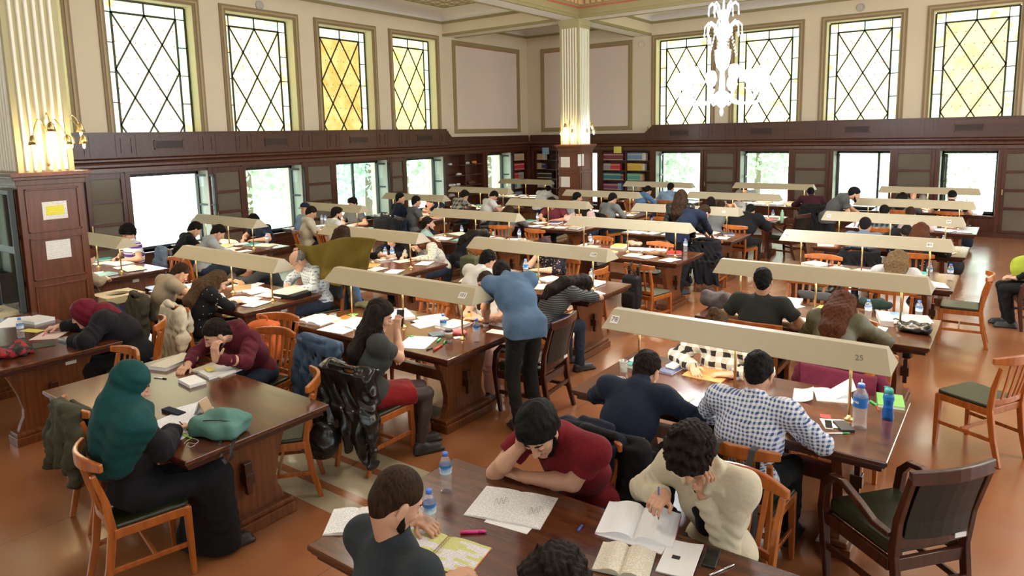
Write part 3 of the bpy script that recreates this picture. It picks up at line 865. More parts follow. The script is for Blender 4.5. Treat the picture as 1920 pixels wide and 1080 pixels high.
# outside
M_leafs = [pm('leaf_a', (.46, .60, .40), .7, var=.3), pm('leaf_b', (.58, .70, .54), .7, var=.3), pm('leaf_c', (.50, .64, .56), .7, var=.3)]
M_trunk = pm('bark', (.22, .17, .12), .9)
struct(MB().box(-70, 60, -30, 80, -1.3, -1.2).build('ground', pm('lawn', (.60, .66, .55), .9, var=.3, sc=1)))
def tree(x, y, r, h, mi, label, seed, bare=.8):
    rng = np.random.RandomState(seed); e = empty('garden_tree', (x, y, -1.2)); tag(e, label, 'tree', None)
    MB().tube([(0, 0, 0), (.1, 0, h*.4), (-.05, .1, h*.8)], [.16, .12, .05], 7).build('trunk', M_trunk, e, True)
    N = 1500; c = rng.randn(N, 3); c /= np.linalg.norm(c, axis=1)[:, None]; c *= (rng.rand(N, 1)**.4)*np.array([r, r, h*.42]); c[:, 2] += h*.62
    vs = []; fs = []
    a = rng.randn(N, 3); a /= np.linalg.norm(a, axis=1)[:, None]; b = np.cross(a, rng.randn(N, 3)); b /= np.linalg.norm(b, axis=1)[:, None]
    s = rng.uniform(.09, .2, (N, 1))
    P = np.stack([c-a*s, c+b*s*.6, c+a*s, c-b*s*.6], 1).reshape(-1, 3)
    F = np.arange(N*4).reshape(N, 4)
    q = npmesh('crown', [(P, F)], M_leafs[mi], e, smooth=False)
for k, (x, y, r, h, mi, lb) in enumerate([(-20, 7.5, 1.6, 5, 0, 'green tree seen through the first open window right of the near column'), (-21, 13.5, 2.2, 6, 1, 'leafy tree outside the second left wall window'),
    (-19.5, 17.5, 2.0, 6, 2, 'bluish green tree outside the wide double window'), (-23, 23, 2.2, 6, 0, 'tree outside the left wall window before the open shelves'), (-22, 28, 2.5, 6, 1, 'distant tree outside the left wall near the corner'),
    (-12, 27, 1.6, 5, 1, 'slim tree outside the back wall near the column'), (-9, 30, 2.2, 6, 0, 'tree outside the back wall window beside the bookcase'), (-2.2, 29, 2.5, 5, 1, 'broad tree outside the rightmost back window'), (-19.5, 4.4, 1.5, 5, 0, 'tree seen past the left edge of the near column')]):
    tree(x, y, r, h, mi, lb, k)
# ---------------------------------------------------------------- tables and lamps
TH = .77
TB = {'A1': (-2.52, -.48, 2.31), 'A2': (-2.50, -.49, 4.63), 'A3': (-2.52, -.50, 7.04), 'A4': (-2.52, -.50, 9.50), 'A5': (-2.52, -.52, 11.9), 'A6': (-2.5, -.5, 14.4), 'A7': (-2.52, -.55, 17.4),
      'B1': (-5.82, -3.79, 2.43), 'B2': (-5.76, -3.70, 4.63), 'B3': (-5.80, -3.66, 6.98), 'B4': (-5.84, -3.70, 9.5), 'B5': (-5.8, -3.72, 11.75), 'B6': (-5.85, -3.8, 14.5), 'B7': (-5.8, -3.8, 17.4),
      'C1': (-8.60, -6.76, 2.36), 'C2': (-8.70, -6.50, 4.60), 'C3': (-8.68, -6.52, 6.86), 'C4': (-8.72, -6.68, 9.4), 'C5': (-8.6, -6.6, 11.6), 'C6': (-8.65, -6.65, 13.9), 'C7': (-8.6, -6.6, 16.9),
      'D2': (-11.95, -9.95, 4.50), 'D3': (-12.1, -10.1, 6.72), 'D4': (-12.15, -10.2, 9.1), 'D5': (-12.2, -10.2, 11.5), 'D6': (-12.0, -10.0, 13.65), 'D7': (-12.6, -10.7, 16.6)}
TD = {'A1': 'the bare dark table in the foreground', 'A2': 'the table of the blue gingham shirt', 'A3': 'the table of the auburn-haired woman', 'A4': 'the table of the woman in white top', 'A5': 'the table of the blue-grey T-shirt man',
      'A6': 'the right-hand table next but one to the back wall', 'A7': 'the rightmost table along the back wall', 'B1': 'the glossy unlit table of the green headscarf', 'B2': 'the table of the red skirt woman', 'B3': 'the table of the charcoal striped sleeper',
      'B4': 'the table with the brown bag under its lamp', 'B5': 'the table beside the standing long-haired woman', 'B6': 'the table behind the standing long-haired woman', 'B7': 'the centre table along the back wall',
      'C1': 'the dark table of the red headscarf', 'C2': 'the table of the bald old man', 'C3': 'the table right of the olive blanket', 'C4': 'the table of the green T-shirt man', 'C5': 'the table of the maroon letter T-shirt',
      'C6': 'the table of the grey sweater man', 'C7': 'the table before the coloured bookcases', 'D2': 'the table of the striped shirt behind the near column', 'D3': 'the table by the second left window', 'D4': 'the table by the wide double window',
      'D5': 'the table by the fourth left window', 'D6': 'the table before the open shelves', 'D7': 'the corner table beside the far column'}
TDW, TBE = .52, None
def make_table():
    e = empty('reading_table')
    L, D = 1.02, .52
    mb = MB(); mb.box(-L, L, -D, D, TH-.028, TH); mb.build('tabletop', M_top, e, bev=.006)
    mb = MB()
    mb.box(-L+.012, L-.012, -D+.012, D-.012, TH-.045, TH-.028); mb.box(-L+.03, L-.03, -D+.03, D-.03, TH-.075, TH-.045)
    mb.build('edge_moulding', M_edge, e, bev=.004)
    for s in (-1, 1):
        prof = [(-.30, .10), (-.275, .17), (-.245, .23), (-.24, .30), (-.265, .42), (-.31, .55), (-.35, .64), (-.38, .70)]
        poly = prof+[(-u, z) for u, z in prof[::-1]]
        mb = MB(); mb.prism(poly, s*(L-.32), s*(L-.26), 0)
        mb.box(*sorted((s*(L-.36), s*(L-.22))), -.36, .36, TH-.12, TH-.07)
        t = mb.build('trestle_board', M_tdark, e, bev=.004)
        mb = MB(); mb.box(*sorted((s*(L-.39), s*(L-.19))), -.34, .34, 0, .075); mb.box(*sorted((s*(L-.37), s*(L-.21))), -.33, .33, .075, .11); mb.build('foot_rail', M_tdark, e, bev=.006)
        mb = MB(); mb.box(*sorted((s*(L-.27), s*(L-.19))), -.035, .035, .34, .42); mb.prism([(-.02, .27), (.02, .27), (.03, .49), (-.03, .49)], s*(L-.24), s*(L-.205), 0)
        mb.build('tenon_wedge', M_edge, e, bev=.003)
        mb = MB(); mb.box(*sorted((s*(L-.26), s*(L-.257))), .12, .21, .60, .645); mb.build('number_tag', M_paper, e)
    mb = MB(); mb.box(-L+.3, L-.3, -.03, .03, .33, .43); mb.build('stretcher', M_tdark, e, bev=.004)
    return e
table0 = make_table()
first = True
for k, (x0, x1, yc) in TB.items():
    t = table0 if first else dup(table0); first = False
    t.location = ((x0+x1)/2, yc, 0)
    nt = TD[k]; adj = 'dark trestle reading table'
    tag(t, {'A1': 'bare dark reading table in the foreground with open notebooks', 'B1': 'glossy unlit reading table with teal bag and green headscarf student', 'C1': 'dark reading table at the left edge with red and black scarf on it'}.get(k, adj+', '+nt), 'table', 'trestle reading tables')
def make_lamp():
    e = empty('desk_lamp')
    L = .985; z0, z1 = 1.145, 1.275; w0, w1 = .155, .035
    def sec(x, s): return [(x, -w0*s, z0), (x, -w1*s, z1), (x, w1*s, z1), (x, w0*s, z0)]
    vs = [(-L, -w0, z0), (-L+.045, -w1, z1), (-L+.045, w1, z1), (-L, w0, z0), (L, -w0, z0), (L-.045, -w1, z1), (L-.045, w1, z1), (L, w0, z0)]
    mb = MB(); mb.add(vs, [(0, 4, 5, 1), (1, 5, 6, 2), (2, 6, 7, 3), (0, 1, 2, 3), (7, 6, 5, 4)])
    o = mb.build('shade', M_shade, e, solid=.006, bev=.003)
    for s in (-1, 1):
        mb = MB(); mb.tube([(s*.06, 0, 1.185), (s*.90, 0, 1.185)], .018, 8); mb.build('tube', M_tube, e, True)
    for x in (-.74, 0, .74):
        mb = MB(); mb.tube([(x, 0, TH), (x, 0, 1.27)], .0095, 10); mb.lathe([(.03, 0), (.03, .008), (.014, .016), (.0095, .03)], 12, (x, 0, TH)); mb.build('post', M_brass, e, True)
    return e
lamp0 = make_lamp(); first = True
NUM = {'A2': [('78', -.90, .055, 0)], 'B2': [('101', .84, .05, 0)], 'B3': [('109', .80, .045, 0)], 'A4': [('96', -.90, .05, 0), ('85', .74, .05, 0)], 'A5': [('90', -.88, .045, 0), ('89', .78, .045, 0)],
       'B5': [('97', .72, .04, 0)]}
M_ltag = pm('lamp_tag', (.75, .74, .70), .6, var=.02)
M_pencil = pm('pencil_mark', (.16, .15, .14), .8)
for k, (x0, x1, yc) in TB.items():
    if k[1] == '1': continue
    t = lamp0 if first else dup(lamp0); first = False
    t.location = ((x0+x1)/2, yc, 0); t.scale = ((x1-x0)/2.04, 1, 1)
    nm = {'A2': 'long cream trough lamp with number tag 78 over the gingham shirt man', 'B2': 'long cream trough lamp with number tag 101 beside the standing blue T-shirt', 'B3': 'long cream trough lamp tagged 109 over the charcoal striped sleeper', 'A4': 'long cream trough lamp tagged 96 and 85 before the blue-grey T-shirt', 'A5': 'long cream trough lamp tagged 90 and 89 before the dark plaid shirt'}.get(k)
    tag(t, nm or ('long cream trough lamp on '+TD[k]), 'desk lamp', 'trough reading lamps')
n_lamps = {}
ang = math.atan2(.12, .13)
def on_face(parent, body, x, sz, mat=M_ink, tagw=True, tilt=0):
    """lettering on the front face of a shade"""
    n = Vector((0, -math.cos(ang-0)*1, math.sin(ang))); n = Vector((0, -.13, .12)).normalized()
    c = Vector((x, -.095, 1.21))+n*.0042
    rx = PI/2-math.atan2(.12, .13)
    if tagw:
        w = sz*.42*len(body)+.02
        e = MB(); e.box(-w/2, w/2, -sz*.62, sz*.62, 0, .0012); q = e.build('number_tag', M_ltag, parent, loc=c); q.rotation_euler = (rx, 0, 0)
    text('number', body, sz, mat, parent, c+n*.0016, (rx, 0, tilt))
for o in list(COL.objects):
    if o.name.startswith('desk_lamp'):
        for k, (x0, x1, yc) in TB.items():
            if abs(o.location.y-yc) < 1e-4 and abs(o.location.x-(x0+x1)/2) < 1e-4 and k in NUM:
                for body, x, sz, _ in NUM[k]: on_face(o, body, x, sz)
                if k == 'A2': on_face(o, '25', .80, .05, M_pencil, False, .22)
# ---------------------------------------------------------------- chairs
def arc(p0, p1, bulge, n=7, ax=1):
    out = []
    for i in range(n):
        t = i/(n-1); q = [a+(b-a)*t for a, b in zip(p0, p1)]; q[ax] += bulge*math.sin(PI*t); out.append(tuple(q))
    return out
def make_chair():
    """bentwood side chair, faces +Y"""
    e = empty('wooden_chair')
    mb = MB(); mb.prism([(-.20, -.19), (-.215, .18), (-.19, .205), (.19, .205), (.215, .18), (.20, -.19)], .445, .475, 2); mb.build('seat', M_seat, e, bev=.012)
    mb = MB()
    for s in (-1, 1): mb.sweep([(s*.195, -.2, .42), (s*.205, .2, .42)], .022, .055)
    mb.sweep([(-.2, .19, .42), (.2, .19, .42)], .022, .055, (0, 1, 0)); mb.sweep([(-.19, -.2, .42), (.19, -.2, .42)], .022, .055, (0, 1, 0)); mb.build('seat_frame', M_chair, e, bev=.004)
    for s in (-1, 1):
        mb = MB(); mb.sweep([(s*.198, .19, .44), (s*.2, .195, .2), (s*.202, .2, 0)], [.042, .036, .028], [.042, .036, .028]); mb.build('leg', M_chair, e, bev=.005)
        mb = MB(); mb.sweep([(s*.175, -.29, 0), (s*.18, -.235, .22), (s*.185, -.205, .44), (s*.19, -.225, .62), (s*.20, -.275, .80)], .03, [.034, .042, .046, .038, .03]); mb.build('leg', M_chair, e, bev=.005)
        mb = MB(); mb.sweep([(s*.198, .19, .2), (s*.185, -.23, .2)], .016, .03); mb.build('stretcher', M_chair, e, bev=.003)
    mb = MB(); mb.sweep(arc((-.19, 0, .21), (.19, 0, .21), -.0), .016, .028, (0, 1, 0)); mb.build('stretcher', M_chair, e)
    pts = arc((-.245, -.235, .845), (.245, -.235, .845), -.075, 11)
    mb = MB(); mb.sweep(pts, .026, [.05, .06, .072, .078, .08, .08, .08, .078, .072, .06, .05], (0, 1, 0)); mb.build('top_rail', M_chair, e, bev=.008)
    pts = arc((-.185, -.205, .50), (.185, -.205, .50), -.03, 7)
    mb = MB(); mb.sweep(pts, .02, .045, (0, 1, 0)); mb.build('lower_rail', M_chair, e, bev=.004)
    for x in (-.105, -.035, .035, .105):
        mb = MB(); b = -.03*math.cos(x*7); mb.sweep([(x*.9, -.205+b*.9, .50), (x, -.235+b*1.2, .66), (x*1.08, -.245-.062*math.cos(x*6), .83)], .026, .011); mb.build('slat', M_chair, e, bev=.002)
    return e
def make_armchair():
    e = empty('armchair')
    mb = MB(); mb.box(-.235, .235, -.22, .245, .39, .485); mb.build('seat', M_seat, e, bev=.03)
    mb = MB()
    for s in (-1, 1): mb.sweep([(s*.235, -.23, .36), (s*.245, .23, .36)], .03, .07)
    mb.sweep([(-.24, .23, .36), (.24, .23, .36)], .03, .07, (0, 1, 0)); mb.sweep([(-.22, -.24, .36), (.22, -.24, .36)], .03, .07, (0, 1, 0)); mb.build('seat_frame', M_dchair, e, bev=.004)
    for s in (-1, 1):
        mb = MB(); mb.sweep([(s*.25, .21, 0), (s*.255, .235, .22), (s*.26, .255, .42), (s*.262, .235, .58), (s*.262, .17, .655)], [.034, .04, .044, .042, .04], [.034, .044, .05, .05, .035]); mb.build('front_leg', M_dchair, e, bev=.005)
        mb = MB(); mb.sweep([(s*.262, .19, .645), (s*.264, .10, .655), (s*.262, -.03, .60), (s*.255, -.13, .545), (s*.245, -.235, .53)], .042, [.03, .036, .036, .034, .03]); mb.build('arm', M_dchair, e, bev=.007)
        mb = MB(); mb.sweep([(s*.21, -.34, 0), (s*.22, -.27, .22), (s*.225, -.24, .42), (s*.232, -.265, .62), (s*.24, -.35, .90)], .034, [.036, .046, .05, .042, .03]); mb.build('rear_leg', M_dchair, e, bev=.005)
        mb = MB(); mb.sweep([(s*.25, .215, .19), (s*.222, -.27, .19)], .02, .035); mb.build('stretcher', M_dchair, e, bev=.003)
    mb = MB(); mb.sweep([(-.22, -.275, .24), (.22, -.275, .24)], .02, .035, (0, 1, 0)); mb.build('stretcher', M_dchair, e)
    mb = MB(); mb.sweep(arc((-.255, -.345, .895), (.255, -.345, .895), -.035, 9), .028, .075, (0, 1, 0)); mb.build('top_rail', M_dchair, e, bev=.006)
    mb = MB(); mb.sweep(arc((-.22, -.255, .50), (.22, -.255, .50), -.02, 7), .026, .07, (0, 1, 0)); mb.build('lower_rail', M_dchair, e, bev=.004)
    mb = MB(); mb.box(.10, .17, -.297, -.292, .49, .515); mb.build('number_label', M_paper, e)
    n = 7; vs = []; fs = []
    for j, (z, y) in enumerate(((.52, -.262), (.62, -.275), (.74, -.305), (.87, -.345))):
        for i in range(n):
            x = -.20+.4*i/(n-1); b = -.03*math.sin(PI*i/(n-1))
            vs += [(x, y+b+.018, z), (x, y+b-.014, z)]
    for j in range(3):
        for i in range(n-1):
            a = (j*n+i)*2; b = a+2; c = a+n*2; d = c+2
            fs += [(a, b, d, c), (a+1, c+1, d+1, b+1)]
    mb = MB(); mb.add(vs, fs); mb.build('back_panel', pm('back_vinyl', (.014, .014, .013), .5, bump=.1), e)
    return e
chair0 = make_chair(); arm0 = make_armchair()
used = {'c': False, 'a': False}
def chair(x, y, deg, label, kind='c', group=None):
    """deg: direction the sitter faces, 90 = +Y"""
    src = chair0 if kind == 'c' else arm0
    if not used[kind]: used[kind] = True; t = src
    else: t = dup(src)
    t.location = (x, y, 0); t.rotation_euler = (0, 0, math.radians(deg-90))
    tag(t, label, 'chair', group or ('wooden reading room chairs' if kind == 'c' else 'dark armchairs')); return t
# ---------------------------------------------------------------- chandelier
def chandelier():
    c = Vector((-3.33, 9.45, 0)); e = empty('crystal_chandelier', c); tag(e, 'large crystal chandelier hanging in front of the back wall windows', 'chandelier')
    G = glass('crystal', (.92, .96, 1), .05, .55, 1.5)
    mb = MB(); mb.tube([(0, 0, 4.4), (0, 0, 6.9)], .012, 6); mb.build('chain', M_brass, e, True)
    mb = MB(); mb.lathe([(.0, 2.79), (.018, 2.80), (.03, 2.86), (.015, 2.90), (.05, 2.93), (.10, 3.0), (.13, 3.06), (.10, 3.10), (.04, 3.14), (.03, 3.4), (.08, 3.46), (.10, 3.55), (.11, 3.68), (.05, 3.70), (.04, 3.8), (.12, 3.92), (.13, 3.95), (.04, 3.97), (.03, 4.05), (.05, 4.12), (.09, 4.18), (.10, 4.2), (.02, 4.21), (.012, 4.5)], 16)
    mb.build('glass_stem', G, e, True)
    for k in range(12):
        a = 2*PI*k/12+.1; R = .58 if k % 2 else .52; z = 3.12 if k % 2 else 3.2
        ca, sa = math.cos(a), math.sin(a)
        pts = [(ca*.08, sa*.08, 3.08), (ca*.22, sa*.22, 2.98), (ca*.38, sa*.38, 2.95), (ca*R*.95, sa*R*.95, 3.0), (ca*R, sa*R, z-.03)]
        q = MB().tube(pts, .013, 7).build('arm', G, e, True)
        MB().lathe([(.0, -.04), (.03, -.035), (.055, -.012), (.05, -.008), (.02, -.015), (.0, -.01)], 12, (ca*R, sa*R, z)).build('drip_pan', G, q, True)
        MB().lathe([(.016, -.02), (.02, .0), (.016, .035)], 8, (ca*R, sa*R, z)).build('socket', M_steel, q, True)
        MB().lathe([(.008, .035), (.045, .06), (.072, .12), (.068, .19), (.045, .24), (.0, .25)], 12, (ca*R, sa*R, z)).build('bulb', emis('chandelier_bulb', (.93, .97, 1), 14), q, True)
        mb = MB()
        for j in range(3): mb.lathe([(0, -.03), (.008, -.015), (.004, 0)], 6, (ca*R+.03*math.cos(j*2.1), sa*R+.03*math.sin(j*2.1), z-.045))
        mb.lathe([(0, -.09), (.012, -.06), (.004, -.03)], 6, (ca*R, sa*R, z-.03)); mb.build('drops', G, q, True)
    for k in range(10):
        a = 2*PI*k/10
        for nm, z, R, hh in (('upper_plume', 4.2, .20, .10), ('middle_plume', 3.93, .24, .12)):
            ca, sa = math.cos(a+(.3 if nm[0] == 'm' else 0)), math.sin(a+(.3 if nm[0] == 'm' else 0))
            pts = [(ca*.05, sa*.05, z-.12), (ca*R*.5, sa*R*.5, z+hh*.6), (ca*R*.8, sa*R*.8, z+hh), (ca*R, sa*R, z+hh*.55), (ca*R*1.02, sa*R*1.02, z)]
            q = MB().tube(pts, [.012, .014, .012, .009, .006], 6).build(nm, G, e, True)
            MB().lathe([(0, -.07), (.014, -.045), (.004, 0)], 6, (ca*R*1.02, sa*R*1.02, z)).build('drop', G, q, True)
    for k in range(8):
        a = 2*PI*k/8; ca, sa = math.cos(a), math.sin(a); mb = MB()
        for j in range(7): mb.lathe([(0, -.014), (.012, 0), (0, .014)], 6, (ca*(.12+.012*j), sa*(.12+.012*j), 3.88-.045*j))
        mb.build('bead_string', G, e, True)
    l = lamp('chandelier_glow', 'POINT', (0, 0, 3.55), 460, (.9, .95, 1), .4); l.parent = e
chandelier()
# ---------------------------------------------------------------- people
SKINS = {'l': (.60, .33, .21), 'm': (.50, .255, .15), 'd': (.33, .155, .085), 'p': (.68, .40, .28)}
def skin(k): return pm('skin_'+k, SKINS[k], .5, var=.08, sc=30, bump=.05, bsc=300)
def hairm(name, c):
    n = 'hair_'+name
    if n in MATS: return MATS[n]
    t = NT(n); v = t.noise(85, 4, t.mapv((1, 1, .25)), .7)
    t.base(t.mix(t.ramp(v, .35, .7), dk(c, .3), dk(c, 1.1))); t.set(rough=.6, spec=.10); t.bump(v, .9, .01)
    MATS[n] = t.m; return t.m
HC = {'black': (.012, .010, .009), 'dark': (.022, .014, .010), 'brown': (.055, .028, .014), 'auburn': (.14, .045, .018), 'lbrown': (.13, .07, .032), 'grey': (.35, .33, .31), 'blond': (.26, .16, .07), 'mauve': (.11, .05, .06), 'ashgrey': (.42, .38, .36)}
PCACHE = {}
def ik(S, Wp, l1, l2, pole):
    d = Wp-S; L = np.linalg.norm(d)
    if L > (l1+l2)*.985: Wp = S+d/L*(l1+l2)*.985; d = Wp-S; L = np.linalg.norm(d)
    if L < abs(l1-l2)+.03: L = abs(l1-l2)+.03
    u = nrm(d); a = (l1*l1-l2*l2+L*L)/(2*L); h = math.sqrt(max(l1*l1-a*a, 0))
    q = pole-u*(pole@u); q = nrm(q)
    return S+u*a+q*h, S+u*L
def hand(F, Wp, d, n, side, curl, s=1.0, k=.004):
    d = nrm(d); n = nrm(n-d*(n@d)); t = np.cross(d, n)*side
    F.bx(Wp+d*.052*s, (.026*s, .034*s, .004*s), np.stack([t, d, n], 1), .010*s, .012)
    F.rc(Wp-d*.01, Wp+d*.03*s, .024*s, .022*s, .015)
    for i, (o, f) in enumerate(((.029, .92), (.010, 1.0), (-.009, .93), (-.027, .74))):
        p = Wp+d*(.088-abs(o-.01)*.12)*s+t*o*s; A = .12+curl*.35*(1+.12*i); q = nrm(d+t*o*2.2)
        for j, L in enumerate((.043, .027, .021)):
            v = q*math.cos(A)+n*math.sin(A); p2 = p+v*L*f*s
            F.rc(p, p2, (.0092-.0007*j)*s, (.0087-.0009*j)*s, k if j else .008); p = p2; A += .25+curl*.75
    p = Wp+d*.025*s+t*.024*s; v = nrm(t*.72+d*.62+n*.28)
    F.rc(p-t*.01, p+v*.042*s, .0135*s, .0105*s, .010); p = p+v*.042*s; v = nrm(t*.25+d*.85+n*.4)
    F.rc(p, p+v*.034*s, .0102*s, .0085*s, k)
def head_prims(F, P, M, s, female=False):
    """P centre, M columns right/forward/up"""
    def X(x, y, z): return P+M @ np.array((x, y, z))*s
    def E(c, r, k=.02, op='+'): F.el(X(*c), np.array(r)*s, M, k, op)
    j = .93 if female else 1.0
    E((0, -.018, .035), (.075, .094, .084), .02)
    E((0, .022, -.020), (.062*j, .070, .082), .03)
    E((0, .040, -.062), (.044*j, .048, .046), .03)
    F.rc(X(-.034, .070, .028), X(.034, .070, .028), .012*s, .012*s, .016)
    for q in (-1, 1):
        E((q*.040, .058, -.022), (.020, .020, .022), .02)
        E((q*.031, .094, .004), (.015, .013, .011), .012, '-')
        E((q*.031, .079, .002), (.0135, .0115, .0115), .004)
        E((q*.078*j, -.004, -.012), (.008, .019, .031), .008)
        E((q*.0125, .099, -.028), (.009, .010, .008), .008)
        F.rc(X(q*.052*j, .0, -.055), X(q*.018, .068, -.098), .020*s, .018*s, .03)
    F.rc(X(0, .086, .018), X(0, .110, -.022), .008*s, .0115*s, .012)
    E((0, .076, -.096), (.020, .018, .016), .02)
    F.rc(X(-.020, .082, -.052), X(.020, .082, -.052), .007*s, .007*s, .01); F.rc(X(-.017, .081, -.063), X(.017, .081, -.063), .008*s, .008*s, .01)
    E((0, .098, -.0575), (.026, .006, .0022), .004, '-')
def torso_prims(F, B, g=0.0, k=.06, female=False):
    hip, N, Sr, Sl, rt, cf, cu, M = (B[q] for q in ('hip', 'N', 'Sr', 'Sl', 'rt', 'cf', 'cu', 'mid'))
    s = B['s']; w = B['w']
    R1 = np.stack([rt, B['pf'], np.cross(rt, B['pf'])], 1); R2 = np.stack([rt, cf, cu], 1)
    F.el(hip+np.array((0, 0, .02)), (np.array((.165, .125, .12))+g*(3 if g < 0 else 1))*s, R1, k)
    F.el(M, (np.array((.148*w, .108, .15))+g)*s, R2, k)
    F.el(N-cu*.19*s+cf*.012, (np.array((.165*w, .115, .17))+g)*s, R2, k)
    F.rc(Sr, Sl, (.062+g)*s, (.062+g)*s, k)
    F.rc(N-cu*.01, N+nrm(B['Hd']-N)*.06, (.058+g)*s, (.054+g*.3)*s, .04)
    if female:
        for q in (-1, 1): F.el(N-cu*.20*s+cf*.095*s+rt*q*.07*s, (np.array((.06, .05, .06))+g)*s, R2, .05)
def person(label, head, yp=None, face=90, yaw=0, pitch=40, roll=0, hair=('short', 'black'), top=None, sleeve='long', bottom=None, hr='write', hl='rest', lod=2, sk='m', female=False, stand=False,
           w=1.0, s=1.0, beard=False, hipoff=None, feet=None, collar=None, skirt=None, bare=False, held=None, seed=None, hiplat=0, inner=None, zfix=None, loose=0.0, glasses=False, scarf=None, name='person', group=None):
    seed = sum(ord(q)*(i+7) for i, q in enumerate(label)) % 9973 if seed is None else seed
    rng = np.random.RandomState(len(label)*131+int(head[0]) % 997)
    if female and w == 1.0: w = .88
    Hd = np.array(AY(head[0], head[1], yp)) if yp is not None else np.array(head, float)
    if zfix: Hd[2] = zfix
    f = math.radians(face); fw = V3(math.cos(f), math.sin(f), 0); rt = V3(math.sin(f), -math.cos(f), 0); up = V3(0, 0, 1)
    vh, vn, vc = ((.0036, .0034, .0085), (.0060, .0055, .012), (.0095, .0085, .018))[lod]
    hz = .93*s if stand else .55
    L = .635*s
    dz = Hd[2]-hz; off = math.sqrt(max(L*L-dz*dz, .0)) if hipoff is None else hipoff
    off = max(off, math.sqrt(max((.55*s)**2-dz*dz, 0))) if dz < .55*s else off
    off = min(max(off, .03), .62)
    hip = V3(Hd[0], Hd[1], 0)-fw*off+rt*hiplat; hip[2] = hz
    u = nrm(Hd-hip); N = hip+nrm(u+up*.24-fw*.05)*.505*s
    if np.linalg.norm(Hd-N) < .14: N = Hd-nrm(Hd-N)*.14
    if np.linalg.norm(Hd-N) > .160: N = Hd-nrm(Hd-N)*.160
    M = (hip+N)/2-nrm(fw*1.0-u*.2)*.03-fw*.015
    cu = nrm(N-M); rt2 = nrm(rt-cu*(rt@cu)); cf = np.cross(cu, rt2)
    sw = .182*w*s
    Sr, Sl = N-cu*.050*s+rt2*sw, N-cu*.050*s-rt2*sw
    pf = nrm(fw-nrm(M-hip)*(fw@nrm(M-hip))) if not stand else fw
    B = dict(hip=hip, N=N, Sr=Sr, Sl=Sl, rt=rt2, cf=cf, cu=cu, mid=M, s=s, w=w, Hd=Hd, pf=fw)
    # head frame
    ya, pa, ra = math.radians(yaw), math.radians(pitch), math.radians(roll)
    h0 = fw*math.cos(ya)-rt*math.sin(ya); hr_ = np.cross(h0, up); hf = h0*math.cos(pa)-up*math.sin(pa); hu = np.cross(hr_, hf)
    hr2 = hr_*math.cos(ra)+hu*math.sin(ra); hu = np.cross(hr2, hf)
    HM = np.stack([hr2, hf, hu], 1)
    ea, fa = .285*s, .255*s
    def target(spec, sd):
        S = Sr if sd > 0 else Sl; side = rt*sd
        base = V3(Hd[0], Hd[1], 0)
        if isinstance(spec, tuple) and spec[0] == 'px':
            _, a, b, z, dv, nv, c = spec; Pw = np.array(T(a, b, z))
            return Pw, rt*dv[0]+fw*dv[1]+up*dv[2], rt*nv[0]+fw*nv[1]+up*nv[2], c, side*.7-up*.6-fw*.25
        if isinstance(spec, tuple):      # (right, fwd, z abs, dir(r,f,u), normal(r,f,u), curl)
            o, dv, nv, c = spec[:3], spec[3], spec[4], spec[5]
            P = base+rt*o[0]+fw*o[1]+up*o[2]
            return P, rt*dv[0]+fw*dv[1]+up*dv[2], rt*nv[0]+fw*nv[1]+up*nv[2], c, side*.7-up*.6-fw*.25
        if spec == 'write': return base+side*.13+fw*.13+up*(TH+.04), nrm(fw*.8-side*.5-up*.05), -up*.8-side*.5, .75, side*.9-up*.4-fw*.3
        if spec == 'rest': return base+side*.15+fw*.10+up*(TH+.03), nrm(fw*.35-side*.9), -up, .25, side*.9-up*.45-fw*.2
        if spec == 'flat': return base+side*.16+fw*.16+up*(TH+.03), nrm(fw*.9-side*.3), -up, .2, side*.9-up*.45-fw*.2
        if spec == 'fold': return base-side*.03+fw*.14+up*(TH+.05), nrm(-side+fw*.1), -up, .15, side*.9-up*.45-fw*.2
        if spec == 'head': return Hd+side*.125+hf*.01-up*.11, nrm(up*.9-side*.25+fw*.1), -side, .45, side*.5-up*.8+fw*.45
        if spec == 'temple': return Hd+side*.105+hf*.06-up*.125, nrm(up*.85-side*.1), -side, 1.3, side*.5-up*.8+fw*.55
        if spec == 'brow': return Hd+side*.06+hf*.12-hu*.09, nrm(hu*.9-side*.2-hf*.1), -hf, .4, side*.5-up*.8+fw*.4
        if spec == 'chin': return Hd+side*.045+hf*.085-hu*.205, nrm(hu*.9-side*.15), -hf, .9, side*.5-up*.9+fw*.3
        if spec == 'phone': return Hd+fw*.27+side*.05-up*.16, nrm(up*.6+fw*.35-side*.4), -fw*.7-side*.5, .9, side*.3-up*.9
        if spec == 'lap': return hip+fw*.30+side*.07+up*.10, nrm(fw*.8-side*.4), -up, .3, side*.6-up*.3-fw*.4
        if spec == 'side': return S+side*.06-up*.50*s+fw*.04, -up, -side, .4, -fw+side*.3
        if spec == 'arm_out': return S+side*.53-up*.04-fw*.06, nrm(side*.8+fw*.3), -up, 1.2, -up-fw*.2
        raise ValueError(spec)
    arms = {}
    for sd, spec in ((1, hr), (-1, hl)):
        if spec is None: continue
        P, dv, nv, c, pole = target(spec, sd)
        S = Sr if sd > 0 else Sl
        El, Wr = ik(S, P, ea, fa, pole)
        if P[2] < TH+.15 and P[2] > TH-.02 and El[2] < TH+.05: El = El+up*(TH+.05-El[2])
        arms[sd] = (S, El, Wr, dv, nv, c)
    root_loc = (float(hip[0]), float(hip[1]), 0.0)
    # legs
    legs = {}
